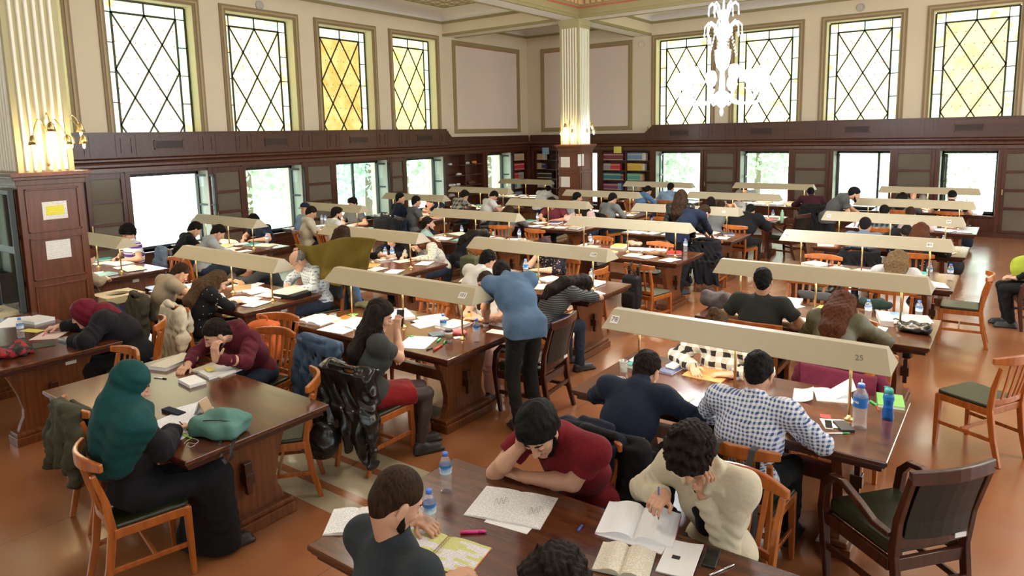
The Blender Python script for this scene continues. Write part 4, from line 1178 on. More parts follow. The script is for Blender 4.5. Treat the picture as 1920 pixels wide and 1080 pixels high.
    for sd in (1, -1):
        Hj = hip+rt*sd*.085*s-up*.01
        if stand:
            ft = feet[0 if sd > 0 else 1] if feet else (sd*.11, -.02)
            An = V3(hip[0], hip[1], 0)+rt*ft[0]+fw*ft[1]+up*.085
            Kn, An = ik(Hj, An, .44*s, .43*s, fw)
        else:
            sp = rng.uniform(.02, .09) if not female else .01
            Kn = Hj+nrm(fw+rt*sd*sp*2)*.42*s-up*.03
            An = V3(Kn[0], Kn[1], 0)-fw*rng.uniform(-.03, .12)+up*.085
        legs[sd] = (Hj, Kn, An)
    # skin: one mesh
    parts = []
    F = Fld(.02); head_prims(F, Hd, HM, s, female); nb = Hd+HM @ V3(0, -.03, -.055)*s
    F.rc(N-cu*.03, nb, .054*s*(.88 if female else 1), .052*s*(.86 if female else 1), .03); parts.append(F.mesh(vh))
    F = Fld(); torso_prims(F, B, -.012)
    for sd, (Hj, Kn, An) in legs.items():
        F.rc(Hj, Kn, .078*s, .052*s, .03); F.rc(Kn, An, .050*s, .034*s, .02)
    parts.append(F.mesh(.02))
    for sd, (S, El, Wr, dv, nv, c) in arms.items():
        F = Fld(.02); F.rc(S, El, .050*s, .040*s, .02); F.rc(El, El+(Wr-El)*.35, .041*s, .042*s, .02); F.rc(El+(Wr-El)*.35, Wr, .042*s, .027*s, .02)
        hand(F, Wr, dv, nv, sd, c, s*(.93 if female else 1)); parts.append(F.mesh(vn))
    if bare:
        pass
    root = npmesh(name, parts, skin(sk), None, root_loc)
    tag(root, label, 'person', group)
    def child(nm, pr, mt): 
        o = npmesh(nm, pr, mt, root, root_loc); o.location = (0, 0, 0); return o
    # top
    F = Fld(.05); g = .014+loose
    torso_prims(F, B, g, .06, female)
    F.disp = folds(seed, .0045 if lod < 2 else .003, 34)
    if stand: F.bx(hip-up*.03, (.105, .06, .09), np.stack([rt, fw, up], 1), .075, .05)
    for sd, (S, El, Wr, dv, nv, c) in arms.items(): F.rc(S, S+(El-S)*.36, (.058+g*.8)*s, (.050+g*.8)*s, .055)
    if collar == 'jacket':
        a = nrm(nb-N)
        for q in (-1, 1): F.rc(N+a*.045-cf*.07, N+a*.035+rt2*q*.085, .022, .020, .012); F.rc(N+a*.035+rt2*q*.085, N-cu*.02+rt2*q*.06+cf*.10, .020, .016, .012); F.bx(N-cu*.035+rt2*q*.09+cf*.075, (.035, .012, .03), np.stack([rt2, cf, cu], 1), .006, .01)
    if collar == 'hood':
        F.rc(N+cu*.0-cf*.06+rt2*.09, N-cf*.09-cu*.02, .045, .05, .04); F.rc(N+cu*.0-cf*.06-rt2*.09, N-cf*.09-cu*.02, .045, .05, .04); F.rc(N+rt2*.09-cf*.05, N+rt2*.05+cf*.08-cu*.05, .038, .026, .03); F.rc(N-rt2*.09-cf*.05, N-rt2*.05+cf*.08-cu*.05, .038, .026, .03)
    if collar == 'shirt':
        a = nrm(nb-N)
        for q in (-1, 1): F.rc(N+a*.035+rt2*q*.02-cf*.058, N+a*.02+rt2*q*.062, .015, .014, .01); F.rc(N+a*.02+rt2*q*.062, N-cu*.015+rt2*q*.03+cf*.07, .014, .012, .01)
    if scarf is None and collar != 'high': F.cut(N+nrm(nb-N)*(.075 if collar == 'shirt' else .058), nrm(nb-N)+cf*.18, .012)
    F.cut(hip-up*.07 if stand else hip-up*.035+fw*.02, -up if not stand else -up, .01)
    tp = [F.mesh(vc)]
    for sd, (S, El, Wr, dv, nv, c) in arms.items():
        F = Fld(.02); F.disp = folds(seed, .0045 if lod < 2 else .003, 34)
        d1, d2 = El-S, Wr-El
        if sleeve == 'short':
            F.rc(S+d1*.12, S+d1*.62, (.052+g*.8)*s, (.056+g)*s, .03, .0015, 60); F.cut(S+d1*.60, d1, .005)
        elif sleeve == 'half':
            F.rc(S+d1*.12, El, (.053+g*.8)*s, (.047+g)*s, .03, .002, 70); F.rc(El, El+d2*.25, .052*s, .05*s, .02); F.cut(El+d2*.22, d2, .005)
        elif sleeve != 'none':
            e2 = .95 if sleeve == 'long' else .62
            F.rc(S+d1*.12, El, (.052+g*.8)*s, (.044+g)*s, .03, .0035, 75); F.rc(El, El+d2*e2, (.044+g)*s, (.033+g*.6)*s, .02, .0045, 95); F.cut(El+d2*(e2-.01), d2, .004)
        if F.p: tp.append(F.mesh(vc*.8))
    child('shirt' if sleeve in ('short', 'half') else 'top', tp, top)
    if inner is not None:
        G = Fld(.03); G.chain([N-cu*.03+cf*.065, N-cu*.16+cf*.115, M+cf*.118], [.032, .036, .05]); child('inner_shirt', [G.mesh(vc*.8)], inner)
    # legs clothing
    F = Fld(.03); F.disp = folds(seed+5, .003, 30)
    R1 = np.stack([rt, fw, up], 1)
    F.el(hip, np.array((.172, .13, .115))*s, R1, .05)
    lp = []
    for sd, (Hj, Kn, An) in legs.items():
        F.rc(Hj, Kn, .092*s, .068*s, .04, .002, 50)
        if skirt is None: F.rc(Kn, An+up*.0, .066*s, .052*s, .02, .003, 60)
        elif skirt == 'long':
            F.rc(Kn, An-up*.02, .10*s, .11*s, .05, .004, 50); F.rc((Kn+legs[1][1])/2, (legs[1][2]+legs[-1][2])/2, .11, .13, .05)
    if skirt == 'knee':
        F.rc((legs[1][0]+legs[-1][0])/2, (legs[1][1]+legs[-1][1])/2-fw*.06, .10, .095, .05); F.cut((legs[1][1]+legs[-1][1])/2-fw*.10, fw, .01)
    if skirt == 'long': F.cut((0, 0, .02), (0, 0, -1))
    child('skirt' if skirt else 'trousers', [F.mesh(vc)], bottom)
    if skirt == 'knee':
        F = Fld(.02)
        for sd, (Hj, Kn, An) in legs.items(): F.rc(Hj, Kn, .070, .056, .02); F.rc(Kn, Kn+(An-Kn)*.35, .053, .055, .02); F.rc(Kn+(An-Kn)*.35, An, .055, .034, .02)
        child('tights', [F.mesh(vc)], pm('sheer_tights', (.05, .03, .03), .5))
    for sd, (Hj, Kn, An) in legs.items():
        F = Fld(.015); A0 = V3(An[0], An[1], 0)
        F.rc(An-up*.01, A0+up*.05-fw*.03, .042, .042, .03); F.rc(A0+up*.045-fw*.02, A0+up*.038+fw*.14, .042, .036, .03); F.bx(A0+fw*.06+up*.016, (.035, .12, .004), R1, .012, .012)
        F.cut((0, 0, .0), (0, 0, -1)); child('shoe', [F.mesh(max(vc, .01))], pm('shoe_dark', (.03, .028, .03), .5))
    # hair
    def X(x, y, z): return Hd+HM @ V3(x, y, z)*s
    st, hc = hair; hm = hairm(hc, HC[hc]) if isinstance(hc, str) else hc
    F = Fld(.02); cutk = True
    if st in ('big', 'short', 'quiff', 'buzz', 'curly', 'afro', 'long', 'bun', 'pony', 'wavy', 'bob'):
        t = {'big': .026, 'short': .010, 'quiff': .012, 'buzz': .004, 'curly': .020, 'afro': .036, 'long': .010, 'bun': .007, 'pony': .006, 'wavy': .016, 'bob': .012}[st]
        F.el(X(0, -.020, .038), np.array((.076+t*.8, .096+t, .086+t))*s, HM, .02); F.rc(X(0, -.060, -.02), nb+(N-nb)*.35-cf*.012, (.052+t*.6)*s, (.050+t*.3)*s, .03)
        if st in ('quiff', 'curly', 'afro', 'big'): F.el(X(0, .030, .088), np.array((.060, .055, .035+t*.6))*s, HM, .03)
        a = 1.06; zz = -.02
        if st in ('curly', 'afro', 'big'): zz = -.035
        n = HM @ nrm(V3(0, a, -1)); F.cut(X(0, 0, zz), n, .006 if st == 'buzz' else .024); F.cut(nb+nrm(N-nb)*.055, nrm(N-nb), .01)
        if st in ('curly', 'afro', 'wavy', 'big'):
            q = 150 if st == 'afro' else 190
            if lod == 2: q = 110
            am = {'big': .006, 'curly': .0075, 'afro': .010, 'wavy': .005}[st]
            if st in ('wavy', 'big'): q = 75
            F.disp = (lambda r: (lambda A, Bb, C: am*(np.sin(q*A+2*np.sin(47*Bb))*np.cos(q*.9*Bb+2*np.sin(53*C))+np.sin(q*.8*C+2*np.sin(41*A)))*.6))(0)
        elif st != 'buzz' and lod < 2:
            F.disp = lambda A, Bb, C: .0022*np.sin(210*A+5*np.sin(31*Bb+20*C))*np.sin(170*Bb+4*np.sin(29*C))+.0035*np.sin(61*A+2*np.sin(40*C))*np.sin(55*Bb+70*C)
        hp = [F.mesh(vh*1.05)]
        if st in ('long', 'wavy', 'bob'):
            G = Fld(.04); bk = X(0, -.075, .0); n1 = N-cf*.06+up*.01; n2 = N-cf*.13-cu*.17; n3 = N-cf*.125-cu*.30
            if st == 'bob': G.chain([X(0, -.06, .02), X(0, -.07, -.06), N-cf*.05+up*.03], [.075, .07, .06])
            else:
                for o in (-.05, 0, .05): G.chain([X(o, -.055, .03), n1+rt2*o*1.2, n2+rt2*o*1.1, n3+rt2*o], [.06, .058, .045, .015])
            for q in (-1, 1): G.chain([X(q*.066, -.01, .03), X(q*.078, .005, -.06), N+rt2*q*.08+cf*.02-cu*.02]+([] if st == 'bob' else [N+rt2*q*.075+cf*.09-cu*.14]), [.026, .03, .032]+([] if st == 'bob' else [.018]))
            G.disp = (lambda A, Bb, C: .004*np.sin(80*A+3*np.sin(20*C))*np.sin(85*Bb+3*np.sin(23*C))+.0015*np.sin(260*A+4*np.sin(30*C)+200*Bb))
            hp.append(G.mesh(vh*1.5))
        if st == 'bun':
            G = Fld(.02); G.el(X(0, -.075, .12), np.array((.042, .038, .034))*s, HM); G.rc(X(0, -.05, .09), X(0, -.07, .11), .03, .03)
            G.disp = lambda A, Bb, C: .004*np.sin(140*A+3*np.sin(60*Bb))*np.cos(150*C); hp.append(G.mesh(vh*1.2))
        if st == 'pony':
            G = Fld(.03); G.chain([X(0, -.10, .03), X(.03, -.13, -.03), N+rt2*.07-cf*.03+up*.0, N+rt2*.10+cf*.10-cu*.10, N+rt2*.09+cf*.13-cu*.24], [.028, .034, .036, .032, .012])
            G.disp = lambda A, Bb, C: .003*np.sin(120*A+3*np.sin(30*C)); hp.append(G.mesh(vh*1.3))
        child('hair', hp, hm)
    if st == 'bald':
        F.el(X(0, -.022, .030), np.array((.080, .101, .088))*s, HM, .02); F.cut(X(0, .0, -.01), HM @ nrm(V3(0, .55, -1)), .01); F.cut(X(0, 0, .045), HM @ nrm(V3(0, .6, 1)), .008); child('hair', [F.mesh(vh)], hm)
    if st == 'cap':
        F.el(X(0, -.02, .042), np.array((.084, .104, .088))*s, HM); F.cut(X(0, 0, .03), HM @ V3(0, .15, -1), .004); F.bx(X(0, .11, .035), (.055, .05, .002), HM, .006); child('cap', [F.mesh(vh)], hm)
    if st in ('hijab', 'hijabs'):
        F.el(X(0, -.022, .030), np.array((.094, .116, .112))*s, HM, .03); F.el(X(0, -.01, -.06), np.array((.085, .085, .08))*s, HM, .05)
        F.chain([X(0, -.04, -.06), N-cf*.02, N-cu*.10-cf*.05], [.09, .105, .13] if st == 'hijab' else [.085, .092, .08]); F.rc(N-cu*.03+rt2*.07, N-cu*.03-rt2*.07, .075, .075, .07)
        if st == 'hijab': F.rc(N-cu*.03+rt2*.12, N-cu*.03-rt2*.12, .075, .075, .07)
        F.rc(N+rt2*.03+cf*.05, N-cu*.16+cf*.10, .08, .055, .06)
        if st == 'hijab': F.rc(N-cf*.06, N-cu*.30-cf*.06, .12, .11, .07); F.rc(Sr-cf*.02, Sl-cf*.02, .104, .104, .07); F.rc(Sr, N-cu*.26+rt2*.13-cf*.05, .102, .095, .06); F.rc(Sl, N-cu*.26-rt2*.13-cf*.05, .102, .095, .06)
        F.el(X(0, .105, -.022), np.array((.048, .065, .062))*s, HM, .012, '-')
        fd = folds(seed, .005, 26); F.disp = lambda A, Bb, C: fd(A, Bb, C)+.0022*np.sin(95*(C*.8+A*.5)+3*np.sin(14*Bb))
        child('headscarf', [F.mesh(vh*1.5)], hm)
    if beard:
        G = Fld(.012)
        for q in (-1, 1): G.chain([X(q*.069, .008, -.030), X(q*.060, .030, -.066), X(q*.034, .066, -.096), X(0, .080, -.108)], [.011, .017, .019, .019]); G.rc(X(0, .094, -.043), X(q*.026, .082, -.056), .0065, .007)
        G.disp = lambda A, Bb, C: .002*np.sin(300*A+3*np.sin(90*C))*np.sin(280*C+200*Bb)
        bm = hm if st != 'buzz' else hairm('dark', HC['dark'])
        child('beard', [G.mesh(vh*1.05)], bm)
    if lod < 2 and st != 'none':
        G = Fld(.002)
        for q in (-1, 1): G.chain([X(q*.014, .0865, .027), X(q*.032, .0845, .034), X(q*.050, .070, .028)], [.0042, .0048, .003])
        child('eyebrows', [G.mesh(vh*.7)], hairm('dark', HC['dark']) if st in ('hijab', 'hijabs', 'bald', 'buzz') else hm)
        mb = MB()
        for q in (-1, 1): mb.tube([X(q*.019, .0885, .000)-np.array(root_loc), X(q*.031, .0925, -.0035)-np.array(root_loc), X(q*.043, .0845, .000)-np.array(root_loc)], .0016*s, 5)
        mb.build('eyelashes', M_black, root, True)
        G = Fld(.004); G.chain([X(-.021, .0845, -.0545), X(0, .0905, -.0525), X(.021, .0845, -.0545)], [.0035, .006, .0035]); G.chain([X(-.018, .0845, -.061), X(0, .0895, -.0635), X(.018, .0845, -.061)], [.0035, .0068, .0035])
        child('lips', [G.mesh(vh*.7)], pm('lip_tone', (.50, .17, .14) if sk != 'd' else (.35, .12, .10), .45))
    if glasses:
        mb = MB(); o = np.array(root_loc)
        for q in (-1, 1):
            mb.tube([X(q*.033+.023*math.cos(a), .104, -.004+.018*math.sin(a))-o for a in np.linspace(0, 2*PI, 15)], .0014, 5)
            mb.tube([X(q*.056, .102, 0)-o, X(q*.080, .02, .0)-o, X(q*.082, -.01, -.01)-o], .0014, 5)
        mb.tube([X(-.01, .105, 0)-o, X(.01, .105, 0)-o], .0014, 5); mb.build('glasses', M_black, root, True)
    if held:
        for sd, kind in held:
            S, El, Wr, dv, nv, c = arms[sd]; d = nrm(dv); n = nrm(nv-d*(nv@d)); t = np.cross(d, n)*sd
            if kind[0] == 'pen':
                p = Wr+d*.085+n*.030+t*.012; a = nrm(-up*.75+d*.5+t*.2)
                q = p+a*.05; 
                e = MB(); e.mat(1); e.tube([p-a*.09, p+a*.045], .004, 7); e.mat(0); e.tube([p+a*.045, q+a*.006], [.0035, .0008], 7)
                o = e.build('pen', [M_black, kind[1]], None, True); tag(o, kind[2], 'pen')
            if kind[0] == 'phone':
                Rm = Matrix(np.stack([t, d, n], 1).tolist()); cc = Wr+d*.095+n*.034
                e = MB(); e.cbox(cc, (.036, .072, .004), Rm); o = e.build('phone', M_black, None, bev=.003)
                e = MB(); e.cbox(cc+n*.0045, (.032, .066, .0006), Rm); e.build('screen', emis('phone_screen', (.6, .8, 1), 1.0), o); tag(o, kind[1], 'phone')
    PCACHE[label] = dict(hip=hip, fw=fw, rt=rt, N=N, cf=cf, cu=cu, face=face, Hd=Hd, root=root, arms=arms)
    return root
# ---------------------------------------------------------------- who sits where
def P(label, px, py, tb, side, **k):
    x0, x1, yc = TB[tb]; ch = k.pop('chair', None); dy = k.pop('dy', 0)
    yp = {'n': yc-.58, 'f': yc+.58, 'c': yc}[side]+dy
    k.setdefault('face', 90 if side != 'f' else 270)
    r = person(label, (px, py), yp, **k)
    if ch:
        c = PCACHE[label]; h = c['hip']+c['fw']*.03
        if isinstance(ch, str): ch = (ch, 'c')
        chair(h[0], h[1], c['face'], *ch)
    return PCACHE[label]
tee = lambda n, c: cloth('tee_'+n, c, .9)
M_navy = cloth('navy_shirt', (.012, .018, .038)); M_blk = cloth('black_cloth', (.010, .010, .012)); M_jean = cloth('dark_jeans', (.025, .035, .06)); M_jeanb = cloth('blue_jeans', (.07, .15, .30))
M_bt = cloth('black_trousers', (.014, .014, .015)); M_greyt = tee('grey', (.10, .105, .11)); M_dgrey = tee('darkgrey', (.032, .038, .045))
M_maroon = tee('maroon', (.16, .010, .016)); M_hood = cloth('maroon_hoodie', (.10, .012, .022)); M_creamj = cloth('cream_jacket', (.60, .54, .40)); M_whitec = cloth('white_shirt', (.70, .69, .66), var=.06)
M_ging = checks('gingham', (.72, .74, .78), (.25, .32, .50), (.05, .09, .24), .024, 0, 2, .5, rotz=.1)
M_bw = checks('black_white_check', (.70, .68, .62), (.16, .15, .14), (.015, .014, .014), .085, 0, 2, .5, rotz=.5)
M_oldp = checks('pale_plaid', (.62, .67, .70), (.36, .44, .52), (.10, .15, .22), .040, 0, 2, .32, rotz=.6)
M_plaid = checks('brown_plaid', (.42, .38, .28), (.08, .08, .10), (.02, .02, .05), .09, 0, 2, .45, rotz=.3)
M_plaidd = checks('dark_plaid', (.16, .19, .20), (.05, .06, .07), (.015, .02, .025), .08, 0, 2, .5)
M_stripe = bands('purple_stripes', [(0, (.70, .70, .74)), (.30, (.10, .04, .22)), (.62, (.70, .70, .74)), (.72, (.16, .08, .30)), (.85, (.70, .70, .74))], .15, 2, .02)
M_tstr = bands('charcoal_stripes', [(0, (.035, .04, .04)), (.6, (.14, .15, .14))], .022, 2)
M_dot = dots('white_dots_black', (.010, .010, .012), (.60, .60, .55), 22, .13, rnd=.5); M_flor = dots('floral_black', (.012, .010, .014), (.45, .28, .26), 30, .26)
M_wdot = dots('dotted_sweater', (.62, .58, .48), (.05, .05, .04), 45, .3, rnd=.2)
M_green = cloth('teal_headscarf', (.004, .050, .048), .75); M_redh = cloth('red_headscarf', (.13, .006, .018), .7)
M_olivej = pm('olive_leather', (.095, .085, .040), .5, var=.2, bump=.3, bsc=30); M_leath = pm('black_leather', (.010, .010, .009), .25, var=.3, bump=.25, bsc=22)
M_skirt = cloth('red_skirt', (.22, .012, .014)); M_pinkc = cloth('pink_blouse', (.58, .42, .40)); M_sand = tee('sand', (.36, .29, .21)); M_dkgreen = tee('darkgreen', (.030, .034, .028))
M_bluetee = tee('blue', (.09, .15, .24)); M_mint = tee('mint', (.32, .46, .38)); M_lgrey = tee('lightgrey', (.34, .36, .38)); M_gsweat = cloth('grey_sweater', (.20, .205, .20))
M_blue = cloth('blue_shirt', (.10, .20, .36)); M_lblue = cloth('light_blue_shirt', (.22, .32, .46)); M_beigeh = cloth('beige_hoodie', (.55, .50, .38)); M_letter = tee('letter', (.11, .02, .03)); M_dmar = cloth('dark_maroon', (.05, .012, .02))
M_bgrey = tee('bluegrey', (.15, .18, .24)); M_smoke = tee('smoke', (.085, .085, .08))
PK = pm('pen_blue', (.05, .12, .5), .3); PB = pm('pen_purple', (.15, .05, .3), .3); PG = pm('pen_dark', (.02, .03, .03), .3)
# foreground table
P('man with shaved head in dark grey T-shirt writing at foreground table, seen from behind', 745, 938, 'A1', 'n', face=80, yaw=-12, pitch=38, hair=('buzz', 'brown'), top=M_dgrey, sleeve='short', bottom=M_jean, lod=0, sk='l', beard=True, dy=-.02,
  hl=('px', 786, 968, .81, (.95, .25, -.1), (0, .2, -1), .7), hr=('px', 838, 1090, .80, (.1, .9, 0), (0, 0, -1), .5), chair='wooden chair under the shaved-headed man at the foreground table')
P('person with thick dark curly hair at the bottom edge, only the head showing', 1037, 1052, 'A1', 'n', face=88, yaw=0, pitch=30, hair=('afro', 'dark'), top=M_blk, bottom=M_jean, lod=0, sk='l', hr='lap', hl='lap', dy=-.08, zfix=1.19, chair='wooden chair under the curly-haired person at the bottom edge')
P('bearded man in maroon T-shirt propping his head on one hand at foreground table', 1010, 808, 'A1', 'f', face=262, yaw=22, pitch=48, roll=-8, hair=('big', 'black'), top=M_maroon, sleeve='short', bottom=M_jean, lod=0, sk='l', beard=True, dy=-.12, w=1.06, s=1.10, hipoff=.40,
  hr='head', hl=('px', 985, 895, .80, (1, .1, 0), (0, 0, -1), .3), chair=None)
P('person in cream jacket with dark curly hair, head bowed on a fist, pen in hand', 1297, 852, 'A1', 'f', face=262, yaw=5, pitch=62, hair=('afro', 'dark'), top=M_creamj, sleeve='long', bottom=M_bt, lod=0, sk='l', collar='jacket', inner=M_blk, w=.92, loose=.0, dy=-.04, s=1.03, hipoff=.30,
  hl=('px', 1318, 925, .96, (-.05, .1, 1), (-.6, .3, 0), 1.35), hr=('px', 1246, 930, .90, (-.15, .8, .2), (.2, 0, -1), 1.0), held=[(1, ('pen', PK, 'blue-violet pen held by the person in cream jacket'))], chair='wooden chair whose rail shows beside the cream jacket at the foreground table')
# table under lamp 78
P('man in dark navy shirt reading, seen from behind, at the table under lamp 78', 1213, 694, 'A2', 'n', face=92, yaw=-10, pitch=32, hair=('short', 'dark'), top=M_navy, bottom=M_bt, lod=0, sk='l', collar='shirt', w=1.05, hr='rest', hl='rest', chair='wooden chair hidden under the black coat behind the navy shirt man')
P('man in blue gingham shirt seen from behind under lamp 78', 1422, 700, 'A2', 'n', face=88, yaw=5, pitch=35, hair=('short', 'black'), top=M_ging, bottom=M_bt, lod=0, sk='m', collar='shirt', w=1.12, hr='flat', hl='write', chair='wooden chair with black backpack straps under the gingham shirt man')
P('woman with hair bun in black and white checked shirt, earphones in, under lamp 78', 1345, 612, 'A2', 'f', dy=-.16, hipoff=.20, face=268, yaw=-5, pitch=58, hair=('bun', 'lbrown'), top=M_bw, bottom=M_jean, lod=0, sk='p', female=True, hr='write', hl='rest', loose=.01, held=[(1, ('pen', PG, 'dark pen held by the woman in checked shirt'))], chair='wooden chair under the woman with hair bun')
# second table behind
P('man in dark green T-shirt seen from behind, left of the auburn-haired woman', 1430, 528, 'A3', 'n', face=92, yaw=12, pitch=20, hair=('short', 'black'), top=M_dkgreen, sleeve='short', bottom=M_jean, lod=1, sk='m', w=1.08, hr='rest', hl='rest', chair='wooden chair under the dark green T-shirt man')
P('woman with long auburn hair in olive leather jacket leaning on her hand', 1580, 573, 'A3', 'n', face=88, yaw=14, pitch=38, hair=('long', 'auburn'), top=M_olivej, bottom=M_jean, lod=1, sk='p', female=True, hl='head', hr='rest', w=1.0, loose=.01, chair='wooden chair under the auburn-haired woman in olive jacket')
P('woman with fair-tipped hair in white top bent over papers, seen from behind', 1684, 490, 'A4', 'n', face=92, yaw=0, pitch=45, hair=('long', 'blond'), top=M_whitec, bottom=M_jean, lod=1, sk='p', female=True, w=1.0, chair='wooden chair under the woman in white top with fair-tipped hair')
P('man in blue-grey T-shirt seen from behind under lamps 96 and 90', 1622, 424, 'A5', 'n', face=92, yaw=0, pitch=35, hair=('short', 'black'), top=M_bgrey, sleeve='short', bottom=M_jean, sk='m', chair='wooden chair with dark jacket under the blue-grey T-shirt man')
P('woman with long red-brown hair tied with a pink band, seen from behind', 1727, 434, 'A5', 'n', face=88, yaw=0, pitch=25, hair=('long', 'auburn'), top=M_dot, bottom=M_jean, sk='p', female=True, chair='chair under the red-brown-haired woman near the right aisle')
P('dark-haired person in black left of the red-brown-haired woman', 1700, 437, 'A5', 'f', dy=-.1, pitch=55, hair=('short', 'black'), top=M_blk, bottom=M_jean, sk='m')
P('person in dark plaid shirt seen from behind, under the lamp tagged 90', 1658, 398, 'A6', 'n', face=90, pitch=30, hair=('short', 'black'), top=M_plaidd, bottom=M_jean, sk='m', chair='chair under the dark plaid shirt on the right-hand side')
P('brown-haired person bent low beside the dark plaid shirt', 1707, 402, 'A6', 'n', dy=.1, face=90, pitch=45, hair=('short', 'brown'), top=M_pinkc, bottom=M_jean, sk='p', female=True)
P('woman with long black hair at the rightmost back table, back turned', 1692, 372, 'A7', 'n', face=90, pitch=20, hair=('long', 'black'), top=M_greyt, bottom=M_jean, sk='m', female=True, chair='chair under the long black hair at the rightmost back table')
P('woman facing forward at the rightmost back table, beside the window', 1713, 362, 'A7', 'f', pitch=25, hair=('long', 'brown'), top=M_gsweat, bottom=M_jean, sk='p', female=True)
P('man in black T-shirt bent before the rightmost window', 1785, 369, 'A7', 'n', face=90, pitch=50, hair=('short', 'black'), top=M_blk, sleeve='short', bottom=M_jean, sk='p', chair='orange chair under the black T-shirt man before the rightmost window')
P('standing man in grey T-shirt with backpack strap leaning over a table', 1602, 364, 'A6', 'n', face=20, yaw=0, pitch=28, hair=('short', 'black'), top=M_smoke, sleeve='short', bottom=M_bt, sk='l', stand=True, beard=True, dy=.0, hr=(-.02, .02, .95, (.3, .2, -1), (0, -1, 0), .3), hl=(-.1, .2, .95, (.1, .5, -1), (0, -1, 0), .3))
# table 101
P('standing man in blue T-shirt and black jeans leaning on the table under lamp 101', 940, 515, 'B2', 'c', face=150, yaw=-35, pitch=38, hair=('short', 'dark'), top=M_bluetee, sleeve='short', bottom=M_bt, lod=0, sk='d', stand=True, dy=.42, w=1.08, beard=True, s=1.0,
  hl=('px', 912, 604, .83, (.9, .4, 0), (0, 0, -1), .3), hr=('px', 938, 603, .83, (-.5, .7, 0), (0, 0, -1), .3), feet=[(.12, .03), (-.10, -.06)])
P('young woman in white top with side ponytail facing the camera under lamp 101', 910, 533, 'B2', 'f', dy=.05, face=280, yaw=8, pitch=14, hair=('pony', 'brown'), top=M_whitec, sleeve='short', bottom=cloth('pink_trousers', (.72, .42, .33)), lod=0, sk='p', female=True, hr='fold', hl='fold', chair='wooden chair of the ponytailed woman in white')
P('woman with wavy dark hair in grey T-shirt and red skirt looking at a phone', 712, 592, 'B2', 'n', face=62, yaw=-12, pitch=30, hair=('wavy', 'dark'), top=cloth('charcoal_knit', (.045, .048, .045)), sleeve='short', bottom=M_skirt, skirt='knee', lod=0, sk='l', female=True, dy=-.34, hipoff=.08,
  hr=('px', 744, 618, 1.02, (-.2, .2, 1), (-.6, .7, 0), 1.0), hl='rest', held=[(1, ('phone', 'smartphone in the hand of the woman in red skirt'))], chair=None)
P('man in white shirt with dark hair reading behind the white ponytail woman', 915, 489, 'B3', 'n', face=75, yaw=0, pitch=35, hair=('short', 'black'), top=M_whitec, bottom=M_jean, lod=1, sk='l', chair='chair under the white-shirted man behind lamp 101')
P('woman in dark floral blouse holding her hands to her head behind lamp 109', 1022, 463, 'B3', 'f', pitch=50, hair=('short', 'mauve'), top=M_flor, sleeve='half', bottom=M_jean, lod=1, sk='p', female=True, hr='head', hl='fold', chair='wooden chair behind the woman in dark floral blouse')
P('person asleep face down on the table in charcoal striped top', 1090, 515, 'B3', 'n', face=60, yaw=0, pitch=75, hair=('wavy', 'dark'), top=M_tstr, bottom=M_jean, lod=1, sk='m', zfix=.92, dy=.12, hipoff=.52, hr='fold', hl='fold', chair='wooden chair under the sleeper in charcoal stripes')
# headscarf tables
P('bearded man in maroon hooded sweatshirt writing at the glossy unlit table', 405, 627, 'B1', 'f', face=280, yaw=-22, pitch=34, hair=('short', 'dark'), top=M_hood, bottom=M_jean, lod=0, sk='l', beard=True, collar='hood', dy=.02, w=1.05,
  hr=('px', 352, 684, .81, (-.3, .8, -.1), (0, .2, -1), .8), hl=('px', 404, 672, .91, (-.1, .1, 1), (.1, -1, 0), .8), held=[(1, ('pen', PG, 'pen in the hand of the maroon hooded sweatshirt man'))], chair='wooden chair with red and black bag strap behind the maroon hooded sweatshirt man')
P('woman in teal green headscarf and long black robe writing', 246, 722, 'B1', 'n', face=78, yaw=-12, pitch=30, hair=('hijab', M_green), top=M_blk, bottom=M_blk, skirt='long', lod=0, sk='l', female=True, loose=.02, w=.98, scarf=True, dy=-.04,
  hr=('px', 326, 806, .82, (-.15, .9, .0), (0, 0, -1), .8), hl='rest', held=[(1, ('pen', PG, 'dark pen held by the woman in teal green headscarf'))], chair='orange wooden chair under the woman in teal green headscarf')
P('woman in dark red headscarf and black clothes writing at the left edge table', 158, 588, 'C1', 'f', face=238, yaw=6, pitch=26, s=1.03, hair=('hijabs', M_redh), top=M_blk, bottom=M_blk, skirt='long', lod=0, sk='p', female=True, scarf=True, loose=.02, dy=-.20,
  hr=('px', 112, 612, .82, (-.2, .8, 0), (0, 0, -1), .9), hl='rest', hipoff=.40, w=.9, held=[(1, ('pen', PB, 'purple pen held by the woman in dark red headscarf'))], chair='wooden chair behind the woman in dark red headscarf')
# old man table
P('man in sand T-shirt leaning over papers beside the dotted blouse', 338, 512, 'C2', 'n', dy=.17, hipoff=.22, s=.97, face=80, yaw=0, pitch=48, hair=('buzz', 'brown'), top=M_sand, sleeve='short', bottom=M_bt, lod=1, sk='l', chair='chair hidden under the olive brown jacket of the sand T-shirt man')
P('woman with long light brown hair in black dotted blouse writing', 408, 528, 'C2', 'n', dy=.12, hipoff=.22, s=.97, face=82, yaw=-10, pitch=45, hair=('long', 'lbrown'), top=M_dot, sleeve='threeq', bottom=M_bt, lod=1, sk='p', female=True, hr='write', hl='rest', chair='chair hidden under the cream cardigan of the dotted blouse woman')
P('person in dark clothes sleeping on folded arms under the lamp', 458, 522, 'C2', 'f', zfix=.93, pitch=72, hair=('short', 'black'), top=cloth('charcoal', (.03, .032, .034)), bottom=M_bt, lod=1, sk='m', hr='fold', hl='fold', dy=-.15, hipoff=.5)
